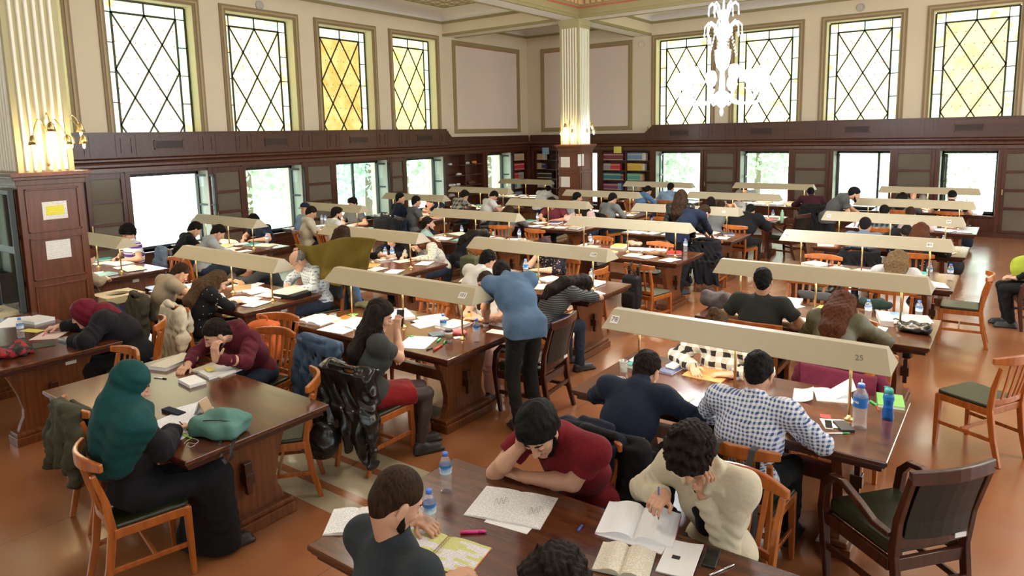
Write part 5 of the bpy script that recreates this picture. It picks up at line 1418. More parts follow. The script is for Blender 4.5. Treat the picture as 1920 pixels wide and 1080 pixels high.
P('bald old man with glasses in pale plaid shirt reading', 558, 489, 'C2', 'f', face=255, yaw=-8, pitch=40, hair=('bald', 'grey'), top=M_oldp, bottom=M_jean, lod=1, sk='p', collar='shirt', glasses=True, w=1.1, hr='rest', hl='rest', chair='chair with grey coat behind the bald old man')
P('standing woman with long dark hair behind the spread olive blanket', 645, 440, 'C3', 'n', dy=-.58, s=.94, face=100, pitch=8, hair=('long', 'brown'), top=M_blk, bottom=M_jeanb, lod=1, sk='l', female=True, stand=True, hipoff=.03, hr='arm_out', hl='arm_out')
P('woman in black V-neck top facing the camera right of the olive blanket', 735, 447, 'C3', 'f', pitch=35, hair=('bob', 'brown'), top=M_blk, bottom=M_jean, lod=1, sk='p', female=True)
P('auburn-haired woman in dotted pale sweater bent over a red folder', 780, 464, 'C3', 'f', face=255, pitch=55, hair=('long', 'auburn'), top=M_wdot, bottom=M_jean, lod=1, sk='p', female=True, zfix=1.0)
P('man in mint T-shirt in profile looking right', 803, 420, 'C4', 'n', s=.97, face=40, yaw=0, pitch=5, hair=('short', 'dark'), top=M_mint, sleeve='short', bottom=M_jean, lod=1, sk='l', beard=True, hr='fold', hl='fold', dy=-.38, hipoff=.05, chair='orange wooden chair behind the man in mint T-shirt')
P('person in black sleeping with head on the table of the mint T-shirt man', 905, 440, 'C4', 'n', zfix=.90, face=70, pitch=75, hair=('wavy', 'dark'), top=M_blk, bottom=M_jean, sk='m', hr='fold', hl='fold', dy=.15, hipoff=.5)
P('bearded man in maroon T-shirt with white letters behind a lamp', 1035, 381, 'C5', 'f', pitch=40, hair=('short', 'black'), top=M_letter, sleeve='short', bottom=M_jean, sk='m', w=1.05)
P('long-haired woman in pink blouse bent over papers', 1086, 399, 'C5', 'f', pitch=50, hair=('long', 'dark'), top=M_pinkc, bottom=M_jean, sk='p', female=True)
P('dark-haired man in profile just right of the far column', 1083, 371, 'C6', 'n', face=70, yaw=-20, pitch=10, hair=('short', 'black'), top=M_lgrey, bottom=M_jean, sk='l')
P('man in grey sweater seen from behind with jacket over his chair', 1149, 373, 'C6', 'n', face=70, pitch=30, hair=('short', 'black'), top=M_gsweat, bottom=M_jean, sk='l', w=1.1, chair='chair with black jacket behind the grey sweater man')
P('person in blue sweater bent over at the table before the bookcases', 1215, 358, 'C7', 'n', face=60, pitch=35, hair=('short', 'black'), top=M_blue, bottom=M_jean, sk='l', chair='orange chair under the blue sweater before the bookcases')
P('man in light blue shirt seen from behind before a bright window', 1258, 352, 'C7', 'n', dy=.3, face=85, pitch=12, hair=('short', 'black'), top=M_lblue, bottom=M_jean, sk='l', chair='orange chair under the light blue shirt man')
P('person in white with diagonal strap beside the far column', 1028, 357, 'D7', 'n', dy=.1, face=80, pitch=30, hair=('short', 'black'), top=M_whitec, bottom=M_jean, sk='l')
P('woman with short dark hair left of two heads under the lamp row', 1333, 381, 'B6', 'n', face=90, pitch=25, hair=('bob', 'dark'), top=M_blk, bottom=M_jean, sk='l', female=True)
P('brown-haired person next to the woman with short dark hair', 1352, 388, 'B6', 'n', dy=-.15, face=90, pitch=35, hair=('short', 'brown'), top=M_gsweat, bottom=M_jean, sk='p')
P('person in grey with both hands at the head in the middle distance', 1370, 380, 'B6', 'f', pitch=50, hair=('short', 'brown'), top=M_lgrey, bottom=M_jean, sk='p', hr='head', hl='head')
P('standing woman with very long brown hair in black leather jacket, back turned', 1278, 378, 'B5', 'n', dy=-.15, face=95, pitch=8, hair=('long', 'brown'), top=M_leath, bottom=M_bt, lod=1, sk='l', female=True, stand=True, zfix=1.50, hipoff=.04, hr='side', hl='side')
P('young man in black suit jacket leaning forward beside the long-haired woman', 1320, 410, 'B5', 'n', dy=-.35, face=60, yaw=0, pitch=50, hair=('short', 'brown'), top=M_navy, bottom=M_bt, lod=1, sk='l', stand=True, zfix=1.28, hr=(-.05, .2, .9, (.1, .5, -.8), (0, -1, 0), .3), hl=(-.2, .2, .9, (.1, .5, -.8), (0, -1, 0), .3))
P('person in wide black top hunched over, back turned, on an orange chair', 1407, 396, 'B6', 'n', dy=-.9, hiplat=0, face=80, pitch=40, hair=('short', 'black'), top=M_blk, bottom=M_bt, sk='m', w=1.25, loose=.03, chair='orange wooden chair under the hunched person in wide black top')
P('man in dark maroon shirt seen from behind near the back tables', 1520, 362, 'B7', 'c', dy=-.3, face=110, pitch=25, hair=('short', 'black'), top=M_dmar, bottom=M_bt, sk='m', w=1.1, chair=('chair with long black coat under the dark maroon shirt man', 'c'))
P('man in pale shirt working at the centre table along the back wall', 1395, 362, 'B7', 'f', pitch=40, hair=('short', 'dark'), top=M_lgrey, bottom=M_bt, sk='l', zfix=1.05)
# left side
P('curly-haired man in purple and white striped polo shirt', 240, 438, 'D2', 'f', face=262, yaw=30, pitch=35, hair=('afro', 'black'), top=M_stripe, sleeve='short', bottom=M_jean, lod=1, sk='l')
P('person mostly hidden behind the near column with reddish hair', 163, 484, 'D2', 'n', face=90, pitch=30, hair=('short', 'auburn'), top=M_sand, bottom=M_jean, sk='p')
P('man in plaid shirt at the far left edge behind the display board', -8, 495, 'D2', 'n', dy=-.70, face=65, pitch=40, hair=('short', 'dark'), top=M_plaidd, sleeve='short', bottom=M_jean, sk='m', lod=1)
P('man in black T-shirt bent over his work by the first open window', 366, 430, 'D3', 'n', face=75, pitch=45, hair=('short', 'black'), top=M_blk, sleeve='short', bottom=M_jean, lod=1, sk='l', chair='chair with jeans jacket under the black T-shirt man by the window')
P('man in pale grey long-sleeved shirt next to the black T-shirt', 410, 436, 'D3', 'n', face=70, pitch=45, hair=('short', 'black'), top=M_lgrey, bottom=M_jean, lod=1, sk='l', w=1.08, chair='chair under the pale grey shirt man')
P('man in navy T-shirt facing forward before the second window', 476, 414, 'D3', 'f', pitch=45, hair=('short', 'black'), top=M_navy, sleeve='short', bottom=M_jean, lod=1, sk='l')
P('person in blue cap by the left wall windows', 573, 389, 'D4', 'n', dy=.05, face=80, pitch=15, hair=('cap', M_navy), top=M_lblue, bottom=M_jean, sk='l', zfix=1.22)
P('dark-haired person in beige hooded top beside the blue cap', 584, 399, 'D4', 'n', dy=-.12, face=65, pitch=35, hair=('short', 'dark'), top=M_beigeh, bottom=M_jean, sk='l', collar='hood', chair='dark chair under the beige hooded top')
P('man in white T-shirt with thick dark hair, seen from behind', 632, 401, 'D4', 'n', face=75, yaw=-15, pitch=15, hair=('quiff', 'dark'), top=M_whitec, sleeve='long', bottom=M_jean, sk='l', beard=True, chair='orange wooden chair under the white T-shirt man')
P('curly-haired man in grey T-shirt facing forward at the wide window', 661, 382, 'D4', 'f', pitch=18, yaw=10, hair=('curly', 'black'), top=M_greyt, sleeve='short', bottom=M_jean, sk='l')
P('broad man in navy sweatshirt looking right, back to the camera', 751, 372, 'D5', 'n', face=70, yaw=-35, pitch=10, hair=('short', 'black'), top=M_navy, bottom=M_jean, sk='l', w=1.15, s=.97, hipoff=.08, dy=-.1, chair=('dark armchair under the broad man in navy sweatshirt', 'a'))
P('man in grey T-shirt beside the navy sweatshirt, back to the camera', 781, 378, 'D5', 'n', face=65, pitch=15, hair=('short', 'black'), top=M_greyt, sleeve='short', bottom=M_jean, sk='l', w=1.1, s=.97, hipoff=.1, dy=-.25, chair=('dark armchair with navy jacket under the grey T-shirt man', 'a'))
P('man in navy T-shirt with hand at chin, facing forward', 806, 380, 'D5', 'f', pitch=25, hair=('short', 'black'), top=M_navy, sleeve='short', bottom=M_jean, sk='l', hr='chin')
P('person in brown and white plaid shirt, back turned, before the open shelves', 871, 367, 'D6', 'n', face=75, pitch=30, hair=('curly', 'dark'), top=M_plaid, bottom=M_jean, sk='l', chair=('dark armchair under the plaid shirt before the open shelves', 'a'))
P('man in white polo shirt bent forward before the open shelves', 926, 368, 'D6', 'n', face=60, pitch=55, hair=('short', 'black'), top=M_whitec, sleeve='short', bottom=M_jean, sk='l', w=1.15, chair=('dark armchair under the white polo shirt man', 'a'))
P('person with dark hair under the lamp beside the sleeping reader', 955, 398, 'C5', 'n', pitch=45, face=110, hair=('wavy', 'brown'), top=M_greyt, bottom=M_jean, sk='p', dy=.0, chair='orange chair beside the sleeping reader')
q = P('grey-haired person at the right edge with a lime green bag', 1966, 365, 'A4', 'c', dy=1.4, face=190, pitch=20, hair=('long', 'ashgrey'), top=M_blk, bottom=M_blk, lod=1, sk='p', female=True, zfix=1.24, hr='lap', hl='lap', chair=('dark armchair at the right edge under the grey-haired person', 'a'))
# ---------------------------------------------------------------- chairs nobody sits on
def echair(px, py, deg, label, kind='c', z=.845):
    q = T(px, py, z); a = math.radians(deg)
    return chair(q.x+.28*math.cos(a), q.y+.28*math.sin(a), deg, label, kind)
echair(243, 660, 270, 'empty wooden chair at the far left side of the glossy unlit table')
cj = echair(130, 765, 85, 'wooden chair with olive jacket behind the green headscarf woman')
cB1r = echair(590, 709, 229, 'empty orange wooden chair at the right end of the glossy unlit table')
cor = echair(525, 594, 290, 'wooden chair carrying the orange backpack')
cden = echair(597, 640, 85, 'wooden chair under the blue denim jacket')
echair(815, 563, 268, 'empty wooden chair on the far side of the table under lamp 101')
c_or = echair(1858, 518, 182, 'empty orange wooden chair with green seat standing alone in the right aisle')
echair(1912, 672, 150, 'orange wooden chair cut by the right edge of the photo')
echair(1766, 868, 140, 'dark armchair with green leather seat in the right foreground', 'a', .91)
echair(1045, 600, 185, 'dark armchair behind the standing man in blue T-shirt', 'a', .89)
cmv = echair(1575, 690, 265, 'wooden chair draped with the mauve hooded top')
echair(1512, 528, 268, 'empty wooden chair left of the woman in white top')
cbp = echair(1195, 500, 80, 'wooden chair carrying the slim black backpack with blue patch')
echair(1128, 508, 180, 'wooden chair pushed to the right end of the sleeping reader table')
echair(1000, 433, 85, 'empty orange wooden chair beside the maroon letter T-shirt table')
echair(1245, 410, 95, 'empty orange wooden chair left of the standing long-haired woman')
echair(1240, 458, 262, 'empty wooden chair on the far side behind the brown bag')
echair(1128, 447, 268, 'empty wooden chair on the far side of the table with brown bag')
echair(1500, 405, 160, 'dark armchair standing alone in the middle distance near the grey T-shirt man', 'a', .89)
echair(335, 486, 268, 'wooden chair in front of the first open window')
cgb = echair(893, 470, 82, 'wooden chair carrying the olive green backpack')
echair(1545, 482, 268, 'empty wooden chair between lamps 96 and the white top woman')
echair(600, 705+8, 85, 'x') if False else None
echair(1592, 600, 268, 'empty wooden chair on the far side of the auburn-haired woman table')
echair(1620, 660, 268, 'wooden chair half hidden behind the mauve hooded top')
# ---------------------------------------------------------------- bags, coats
def sdf_obj(name, F, vox, mat, loc, rz=0, parent=None):
    return_o = npmesh(name, [F.mesh(vox)], mat, parent, (0, 0, 0)); return_o.location = loc; return_o.rotation_euler = (0, 0, rz); return return_o
def jacket(ch, label, mat, drop=.42, w=.22, sl=.5, seed=1, flare=.05, amp=.013, hood=False, vox=.010, nm='jacket'):
    F = Fld(.022)
    F.rc((-w+.02, -.285, .86), (w-.02, -.285, .86), .034, .034); F.rc((-.1, -.335, .885), (.1, -.335, .885), .03, .03)
    z1 = .84-drop
    F.bx((0, -.345, .84-drop*.25), (w, .008, drop*.25), None, .010); F.bx((0, -.365, z1+drop*.25), (w+flare, .012, drop*.27), None, .010)
    F.bx((0, -.215, .72), (w-.01, .008, .12), None, .012)
    if sl:
        for q in (-1, 1): F.chain([(q*w, -.30, .83), (q*(w+.05), -.33, .83-sl*.5), (q*(w+.04), -.36, .83-sl)], [.05, .05, .040], .022, .006)
    if hood: F.chain([(-.1, -.33, .87), (0, -.41, .80), (.1, -.33, .87)], [.045, .06, .045], .04)
    f1 = folds(seed, amp*.6, 24)
    F.disp = lambda X, Y, Z: f1(X, Y, Z)+amp*(np.sin(42*X+4*np.sin(6*Z+seed))+.5*np.sin(75*X+30*Z+seed+3*np.sin(9*Z)))*np.clip((.86-Z)*3, 0, 1)+.3*amp*np.sin(60*Z+12*X+seed)*np.clip((np.abs(X)-w)*12, 0, 1)
    o = sdf_obj(nm, F, vox, mat, ch.location, ch.rotation_euler[2]); tag(o, label, 'jacket'); return o
def ch_of(lbl):
    for o in COL.objects:
        if o.get('label') == lbl: return o
M_denim = pm('denim', (.045, .085, .15), .85, var=.55, sc=7, bump=.3, bsc=90); M_bc = cloth('black_coat', (.010, .010, .012), .8); M_olive2 = cloth('olive_jacket', (.055, .052, .032)); M_brownj = cloth('olive_brown_jacket', (.055, .048, .034))
M_cardi = cloth('cream_cardigan', (.60, .54, .40)); M_mauve = cloth('mauve_hooded_top', (.17, .028, .06)); M_greyc = cloth('grey_coat', (.07, .075, .08)); M_navyj = cloth('navy_jacket', (.012, .016, .03))
_c = PCACHE['woman with wavy dark hair in grey T-shirt and red skirt looking at a phone']['hip']
lj = jacket(chair(_c[0], _c[1]+.02, 92, 'wooden chair draped in black leather under the woman in red skirt'), 'shiny black leather jacket hung on the chair of the red skirt woman', M_leath, .60, .24, .64, 3, .08, .020)
jacket(cden, 'blue denim jacket with worn patches hung on a chair', M_denim, .58, .23, .60, 5, .08, .018)
jacket(cj, 'rumpled olive jacket over a chair back beside the green headscarf woman', M_olive2, .36, .18, .40, 7, .04, .016)
jacket(ch_of('chair hidden under the olive brown jacket of the sand T-shirt man'), 'olive brown jacket over the chair of the sand T-shirt man', M_brownj, .64, .24, .5, 9, .10, .018)
jacket(ch_of('chair hidden under the cream cardigan of the dotted blouse woman'), 'cream knitted cardigan over the chair of the dotted blouse woman', M_cardi, .52, .22, .58, 11, .09, .018)
jacket(ch_of('wooden chair hidden under the black coat behind the navy shirt man'), 'black coat over the chair of the navy shirt man', M_bc, .62, .26, .5, 13, .06, .010)
jacket(cmv, 'mauve hooded top spread over an empty chair under lamp 78', M_mauve, .22, .26, .34, 15, .0, .008, True)
jacket(ch_of('chair with grey coat behind the bald old man'), 'dark grey coat on the chair of the bald old man', M_greyc, .6, .22, .5, 17, .06, .010)
jacket(ch_of('chair with dark jacket under the blue-grey T-shirt man') or ch_of('wooden chair with dark jacket under the blue-grey T-shirt man'), 'dark jacket with orange lining behind the blue-grey T-shirt man', M_bc, .45, .22, .45, 19)
jacket(ch_of('chair with long black coat under the dark maroon shirt man'), 'long black coat hanging behind the dark maroon shirt man', M_bc, .66, .24, .5, 21, .05)
jacket(ch_of('chair with black jacket behind the grey sweater man'), 'black jacket on the chair of the grey sweater man', M_bc, .4, .2, .4, 23)
jacket(ch_of('dark armchair with navy jacket under the grey T-shirt man'), 'navy jacket over the armchair of the grey T-shirt man', M_navyj, .5, .24, .4, 25)
jacket(ch_of('chair with jeans jacket under the black T-shirt man by the window'), 'pale jeans jacket over the chair of the black T-shirt man', pm('pale_denim', (.16, .22, .32), .85, var=.3, sc=7), .4, .2, .4, 27)
c3 = chair(-1.98, 3.12, 262, 'chair with black jacket behind the maroon T-shirt man')
jacket(c3, 'black jacket over the chair behind the maroon T-shirt man', M_navyj, .5, .22, .45, 29, .04)
jacket(echair(1325, 452, 95, 'wooden chair of the young man in black suit jacket'), 'long black coat hanging at the right end of the brown bag table', M_bc, .66, .18, .4, 31, .05)
def backpack(loc, rz, label, mat, h=.40, w=.28, d=.15, tilt=0, pocket=True, badge=None, straps=(), seed=1, vox=.009):
    F = Fld(.03)
    F.bx((0, 0, h*.48), (w/2-.04, d/2-.035, h*.48-.04), None, .035); F.el((0, 0, h*.86), (w*.42, d*.42, h*.16))
    if pocket: F.bx((0, -d/2-.005, h*.28), (w*.36-.02, .012, h*.17), None, .025, .02)
    F.disp = folds(seed, .004, 30)
    F.cut((0, 0, 0.002), (0, 0, -1))
    o = sdf_obj('backpack', F, vox, mat, loc, rz); tag(o, label, 'backpack')
    mb = MB(); mb.tube([(-.05, 0, h*.98), (-.05, -.01, h*1.10), (0, -.015, h*1.14), (.05, -.01, h*1.10), (.05, 0, h*.98)], .009, 6); mb.build('top_handle', mat, o, True)
    for pts in straps: MB().sweep(pts, .035, .006, (1, 0, 0)).build('strap', M_black, o)
    mb = MB(); mb.tube([(-w*.36, -d/2-.008, h*.62), (0, -d/2-.014, h*.70), (w*.36, -d/2-.008, h*.62)], .003, 5); mb.build('zip', M_black, o, True)
    if badge:
        q = MB().lathe([(0, 0), (.028, 0), (.028, .004), (0, .004)], 16, cap=False).build('round_badge', badge, o, loc=(0, -d/2-.012, h*.80)); q.rotation_euler = (PI/2, 0, 0)
        q = MB().lathe([(0, .004), (.017, .004), (.017, .006), (0, .006)], 12, cap=False).build('badge_emblem', pm('badge_red', (.6, .12, .05), .6), q)
    return o
M_orange = cloth('orange_canvas', (.62, .14, .04), .8); M_bpk = cloth('black_nylon', (.012, .012, .014), .6)
backpack((cor.location.x-.02, cor.location.y+.02, .477), math.radians(22), 'orange backpack with round white badge standing on a chair', M_orange, .40, .30, .17, badge=M_paper, seed=4)
a = math.radians(80); backpack((cbp.location.x-.40*math.cos(a), cbp.location.y-.40*math.sin(a), .30), math.radians(-10), 'slim black backpack with blue patch hanging on a chair', M_bpk, .46, .26, .14, seed=6, straps=[[(-.07, .05, .42), (-.07, .03, .56), (-.07, .10, .60), (-.07, .14, .5)], [(.07, .05, .42), (.07, .03, .56), (.07, .10, .60), (.07, .14, .5)]])
backpack((cgb.location.x-.06, cgb.location.y-.40, .28), 0, 'olive green backpack with black front hanging on a chair', pm('olive_canvas', (.07, .075, .03), .8, var=.5, sc=5), .52, .32, .18, seed=8)
q = T(668, 425, TH); backpack((-10.35, 9.7, .5), .3, 'dark backpack on a chair by the wide window, right of the curly grey T-shirt man', M_bpk, .5, .4, .25, seed=10, vox=.014)
# backpack hanging behind the gingham shirt
g = ch_of('wooden chair with black backpack straps under the gingham shirt man')
backpack((g.location.x+.03, g.location.y-.46, .12), .05, 'black backpack with wide shoulder straps hung on the gingham man chair', M_bpk, .55, .30, .16, seed=12, straps=[[(-.10, .06, .5), (-.10, .04, .70), (-.10, .10, .775), (-.10, .19, .76), (-.10, .22, .6)], [(.09, .06, .5), (.09, .04, .70), (.09, .10, .775), (.09, .19, .76), (.09, .22, .6)]])
# black handbag under leather jacket
F = Fld(.04); F.el((0, 0, .14), (.17, .10, .13)); F.el((.05, .02, .22), (.10, .07, .08)); F.disp = folds(5, .01, 30); F.cut((0, 0, .01), (0, 0, -1))
L_ = lj.location; o = sdf_obj('studded_bag', F, .009, M_leath, (L_.x+.02-.12, L_.y-.50, .16), .4); tag(o, 'black studded handbag hanging below the leather jacket', 'bag')
mb = MB()
rs = np.random.RandomState(2)
for k in range(14):
    u, v = rs.uniform(-.11, .11), rs.uniform(.06, .18); mb.lathe([(0, 0), (.006, 0), (0, .005)], 6, (u, -.105+.02*abs(u)*8, v))
mb.build('studs', M_steel, o)
# teal bag on the glossy table
def Q(a, b, c, z=TH):
    """a near-left, b near-right, c far-left corner pixels -> centre, turn, width, depth"""
    A, B_, C_ = (Vector(T(*p, z)) for p in (a, b, c))
    ab, ac = B_-A, C_-A; ctr = A+(ab+ac)/2
    return (ctr.x, ctr.y), math.atan2(ab.y, ab.x), ab.length, ac.length
p = T(415, 812, TH)
F = Fld(.03); F.bx((0, 0, .055), (.13, .075, .02), None, .035); F.el((.02, .03, .10), (.14, .07, .05)); F.bx((-.02, -.07, .045), (.11, .02, .012), None, .025); F.disp = folds(14, .008, 30); F.cut((0, 0, .001), (0, 0, -1))
o = sdf_obj('teal_bag', F, .006, cloth('teal_canvas', (.10, .22, .19), .8), (p.x, p.y, TH), .35); tag(o, 'teal canvas bag lying on the glossy unlit table', 'bag')
MB().tube([(-.13, -.06, .09), (-.04, -.085, .115), (.06, -.07, .12), (.14, -.03, .10)], .004, 6).build('zip', M_black, o, True)
MB().sweep([(.12, -.04, .03), (.17, -.09, .012), (.20, -.155, .005), (.205, -.17, -.06), (.17, -.175, -.10), (.12, -.16, -.07), (.10, -.14, .004), (.08, -.1, .012)], .022, .004, (.6, .6, .2)).build('strap', M_black, o)
# coats / scarf heaps lying on tables
def heap(px, py, label, mat, r=(.16, .11, .07), seed=3, rz=0, cat='scarf', nm='scarf_heap', vox=.008, z=TH):
    p = T(px, py, z); rs = np.random.RandomState(seed); F = Fld(.03)
    for k in range(9):
        a, b = rs.uniform(-1, 1, 2); a2, b2 = rs.uniform(-1, 1, 2)
        F.rc((a*r[0]*.8, b*r[1]*.8, r[2]*rs.uniform(.25, .8)), (a2*r[0]*.8, b2*r[1]*.8, r[2]*rs.uniform(.2, .7)), r[2]*.35, r[2]*.25)
    F.el((0, 0, r[2]*.35), (r[0]*.8, r[1]*.8, r[2]*.45)); F.disp = folds(seed, .006, 45); F.cut((0, 0, .001), (0, 0, -1))
    o = sdf_obj(nm, F, vox, mat, (p.x, p.y, z), rz); tag(o, label, cat); return o
t = NT('scarf_mix'); t.base(t.mix(t.ramp(t.noise(14, 2), .5, .56), (.02, .018, .018), (.35, .02, .03))); t.set(rough=.85)
heap(22, 664, 'crumpled red and black scarf on the dark table at the left edge', t.m, (.22, .14, .09), 4)
heap(1712, 622, 'black leather jacket bundled on the right end of the auburn-haired woman table', M_leath, (.17, .11, .08), 6, cat='jacket', nm='leather_bundle')
heap(1352, 575, 'grey and dusty pink jacket heaped at the left end of the table behind lamp 78', pm('grey_pink_cloth', (.09, .075, .085), .85, var=.6, sc=9), (.20, .16, .16), 8, cat='jacket', nm='jacket_heap')
heap(1225, 478, 'brown leather bag on the table right of the empty chairs', pm('tan_leather', (.22, .12, .06), .5, var=.4), (.22, .10, .07), 9, cat='bag', nm='brown_bag', vox=.01)
heap(1190, 461, 'beige cushion-like bag beside the brown leather bag', cloth('beige_bag', (.36, .30, .22)), (.14, .08, .08), 10, cat='bag', nm='beige_bag', vox=.01)
heap(798, 486, 'blue denim and orange bundle on the table end of the dotted sweater woman', pm('denim_orange', (.09, .14, .22), .85, var=.6, sc=5), (.20, .10, .07), 12, cat='jacket', nm='denim_bundle', vox=.01)
heap(690, 577, 'olive green bag at the far left corner of the table under lamp 101', M_olivej, (.16, .08, .07), 13, cat='bag', nm='olive_bag', vox=.01)
heap(1530, 560, 'grey rolled jacket between the green T-shirt man and auburn hair', M_greyc, (.20, .09, .09), 15, cat='jacket', nm='grey_jacket', vox=.01)
heap(1640, 577, 'dark green jacket behind the auburn-haired woman', cloth('dark_green_jacket', (.018, .035, .03)), (.18, .09, .10), 16, cat='jacket', nm='green_jacket', vox=.01)
# black shoulder bag hanging from the table end
q = T(1690, 640, .60); F = Fld(.02); F.bx((0, 0, 0), (.12, .035, .11), None, .025); F.disp = folds(7, .004, 30)
o = sdf_obj('shoulder_bag', F, .008, M_bpk, (q.x-.05, q.y-.05, .60), .1); tag(o, 'black shoulder bag hanging at the table edge beside the auburn-haired woman', 'bag')
MB().tube([(-.10, 0, .12), (-.08, .03, .19), (0, .04, .215), (.08, .03, .19), (.10, 0, .12)], .008, 6).build('strap', M_black, o, True)
F = Fld(.05); F.el((0, 0, .17), (.16, .14, .17)); F.el((.02, .02, .30), (.10, .09, .08)); F.disp = folds(9, .008, 22); F.cut((0, 0, .005), (0, 0, -1))
q = T(1800, 520, 0); o = sdf_obj('floor_bag', F, .012, M_bpk, (q.x-.1, q.y, 0), 0); tag(o, 'black bag on the floor at the right end of the table under lamp 96', 'bag')
q = T(1818, 470, 0); o = sdf_obj('floor_bag', F, .012, M_navyj, (q.x-.1, q.y, 0), .7); tag(o, 'dark blue bag on the floor beside the farther right tables', 'bag')
F = Fld(.04); F.el((0, 0, .12), (.13, .10, .16)); F.disp = folds(11, .008, 26)
q = AY(1909, 392, PCACHE['grey-haired person at the right edge with a lime green bag']['Hd'][1]-.12); o = sdf_obj('lime_bag', F, .01, cloth('lime_cloth', (.42, .50, .06)), tuple(PCACHE['grey-haired person at the right edge with a lime green bag']['hip']+PCACHE['grey-haired person at the right edge with a lime green bag']['fw']*.24+np.array((0, 0, .10))), 0); tag(o, 'lime green bag held by the grey-haired person at the right edge', 'bag')
# olive blanket held up by the standing woman
nu, nv = 36, 18; vs = []; fs = []
pts = {(0, 0): AY(553, 457, 5.36), (1, 0): AY(704, 449, 5.26), (0, 1): AY(598, 526, 5.30), (1, 1): AY(688, 518, 5.26)}
for j in range(nv+1):
    for i in range(nu+1):
        u, v = i/nu, j/nv
        p = (pts[0, 0]*(1-u)+pts[1, 0]*u)*(1-v)+(pts[0, 1]*(1-u)+pts[1, 1]*u)*v
        sag = .05*math.sin(PI*u)*(1-v); 
        p = p+Vector((0, .0, -.04*math.sin(2*PI*u)*(1-v)+sag*.3+.05*math.sin(PI*u)*v*-1+.04*math.sin(9*u)*v)); p.y += -.06*math.sin(PI*u)+.022*math.sin(22*u+3*v)*(.3+v)+.015*math.sin(9*v+14*u)
        vs.append(p)
for j in range(nv):
    for i in range(nu): a = j*(nu+1)+i; fs.append((a, a+1, a+nu+2, a+nu+1))
o = mesh_obj('blanket', vs, fs, cloth('olive_blanket', (.17, .125, .018), .8), smooth=True); q = o.modifiers.new('s', 'SOLIDIFY'); q.thickness = .012
tag(o, 'olive green blanket spread out by the standing woman', 'blanket')
# recycling boxes
def bin_(x, y, rz, label):
    e = empty('recycling_box', (x, y, 0), rz); tag(e, label, 'recycling bin')
    w = .21; mb = MB(); mb.box(-w, w, -w, w, 0, .72); mb.build('body', pm('cardboard', (.26, .15, .08), .85, var=.15), e, bev=.004)
    mb = MB(); mb.box(-w-.002, w+.002, -w-.002, w+.002, .55, .68); mb.mat(1).box(-w-.003, w+.003, -w-.003, w+.003, .52, .56); mb.build('printed_band', [pm('band_navy', (.06, .05, .13), .6, var=.4, sc=20), pm('band_red', (.30, .03, .03), .6)], e)
    n = 20; mb = MB(); z = .78; W2 = w+.015; outer = []; inner = []
    for k in range(n):
        a = 2*PI*k/n+PI/4; m_ = max(abs(math.cos(a)), abs(math.sin(a))); outer.append((W2*math.cos(a)/m_, W2*math.sin(a)/m_, z)); inner.append((.125*math.cos(a), .125*math.sin(a), z))
    mb.add(outer+inner+[(p[0], p[1], z-.08) for p in outer]+[(p[0], p[1], z-.03) for p in inner],
           [(k, (k+1) % n, n+(k+1) % n, n+k) for k in range(n)]+[(k, 2*n+k, 2*n+(k+1) % n, (k+1) % n) for k in range(n)]+[(n+k, n+(k+1) % n, 3*n+(k+1) % n, 3*n+k) for k in range(n)])
    mb.build('lid', pm('cream_lid', (.62, .52, .32), .6), e)
    mb = MB(); mb.lathe([(0, .72), (.13, .72), (.13, .745), (0, .745)], 20, cap=False); mb.build('opening_shade', M_black, e)  # black disc stands in for the shade inside the box
    q = MB().lathe([(0, 0), (.05, 0), (.05, .003), (0, .003)], 16, cap=False).build('round_emblem', pm('emblem_green', (.03, .10, .04), .6), e, loc=(w+.001, 0, .30)); q.rotation_euler = (0, PI/2, 0)
bin_(-8.80, 3.80, 0, 'cardboard recycling bin with round opening right of the near column'); bin_(-9.12, 2.60, 0, 'cardboard recycling bin at the left edge beside the display board')
# ---------------------------------------------------------------- paper goods
M_txt = textpaper('printed_page', (.80, .80, .80)); M_txt2 = textpaper('cream_page', (.74, .68, .55), (.30, .26, .22)); M_hand = textpaper('handwritten_page', (.80, .80, .82), (.18, .2, .4), .011, dens=.5)
M_hl = textpaper('highlighted_page', (.78, .77, .80), (.35, .35, .38), .010, hl=(.62, .66, .10), dens=.45); M_pinkp = textpaper('pink_page', (.80, .62, .58)); M_orp = textpaper('orange_page', (.80, .42, .18), (.45, .12, .05))
M_blank = pm('blank_page', (.82, .82, .84), .7, var=.03)
CV = {k: pm('cover_'+k, c, .4) for k, c in dict(magenta=(.60, .03, .22), orange=(.75, .20, .04), blue=(.03, .04, .14), teal=(.04, .30, .28), black=(.02, .02, .02), red=(.5, .03, .03), green=(.22, .55, .12), white=(.75, .75, .73), tan=(.4, .26, .13), grey=(.3, .3, .32), sky=(.25, .45, .6), pink=(.7, .35, .4), yellow=(.7, .6, .12), brown=(.16, .08, .05)).items()}
def sheet(q, label, mat=None, th=.0015, z=TH, grp=None, nm='paper_sheet', curl=0, cat='paper'):
    (x, y), rz, w, h = q; mat = mat or M_txt
    n = 8; vs = []; fs = []
    for i in range(n+1):
        u = -w/2+w*i/n; zz = curl*((i/n)**3)
        for v in (-h/2, h/2): vs += [(u, v, zz), (u, v, zz+th)]
    for i in range(n):
        a = i*4; b = a+4; fs += [(a, a+2, b+2, b), (a+1, b+1, b+3, a+3), (a, b, b+1, a+1), (a+2, a+3, b+3, b+2)]
    fs += [(0, 1, 3, 2), (n*4, n*4+2, n*4+3, n*4+1)]
    o = mesh_obj(nm, vs, fs, mat); o.location = (x, y, z); o.rotation_euler = (0, 0, rz); tag(o, label, cat, grp); return o
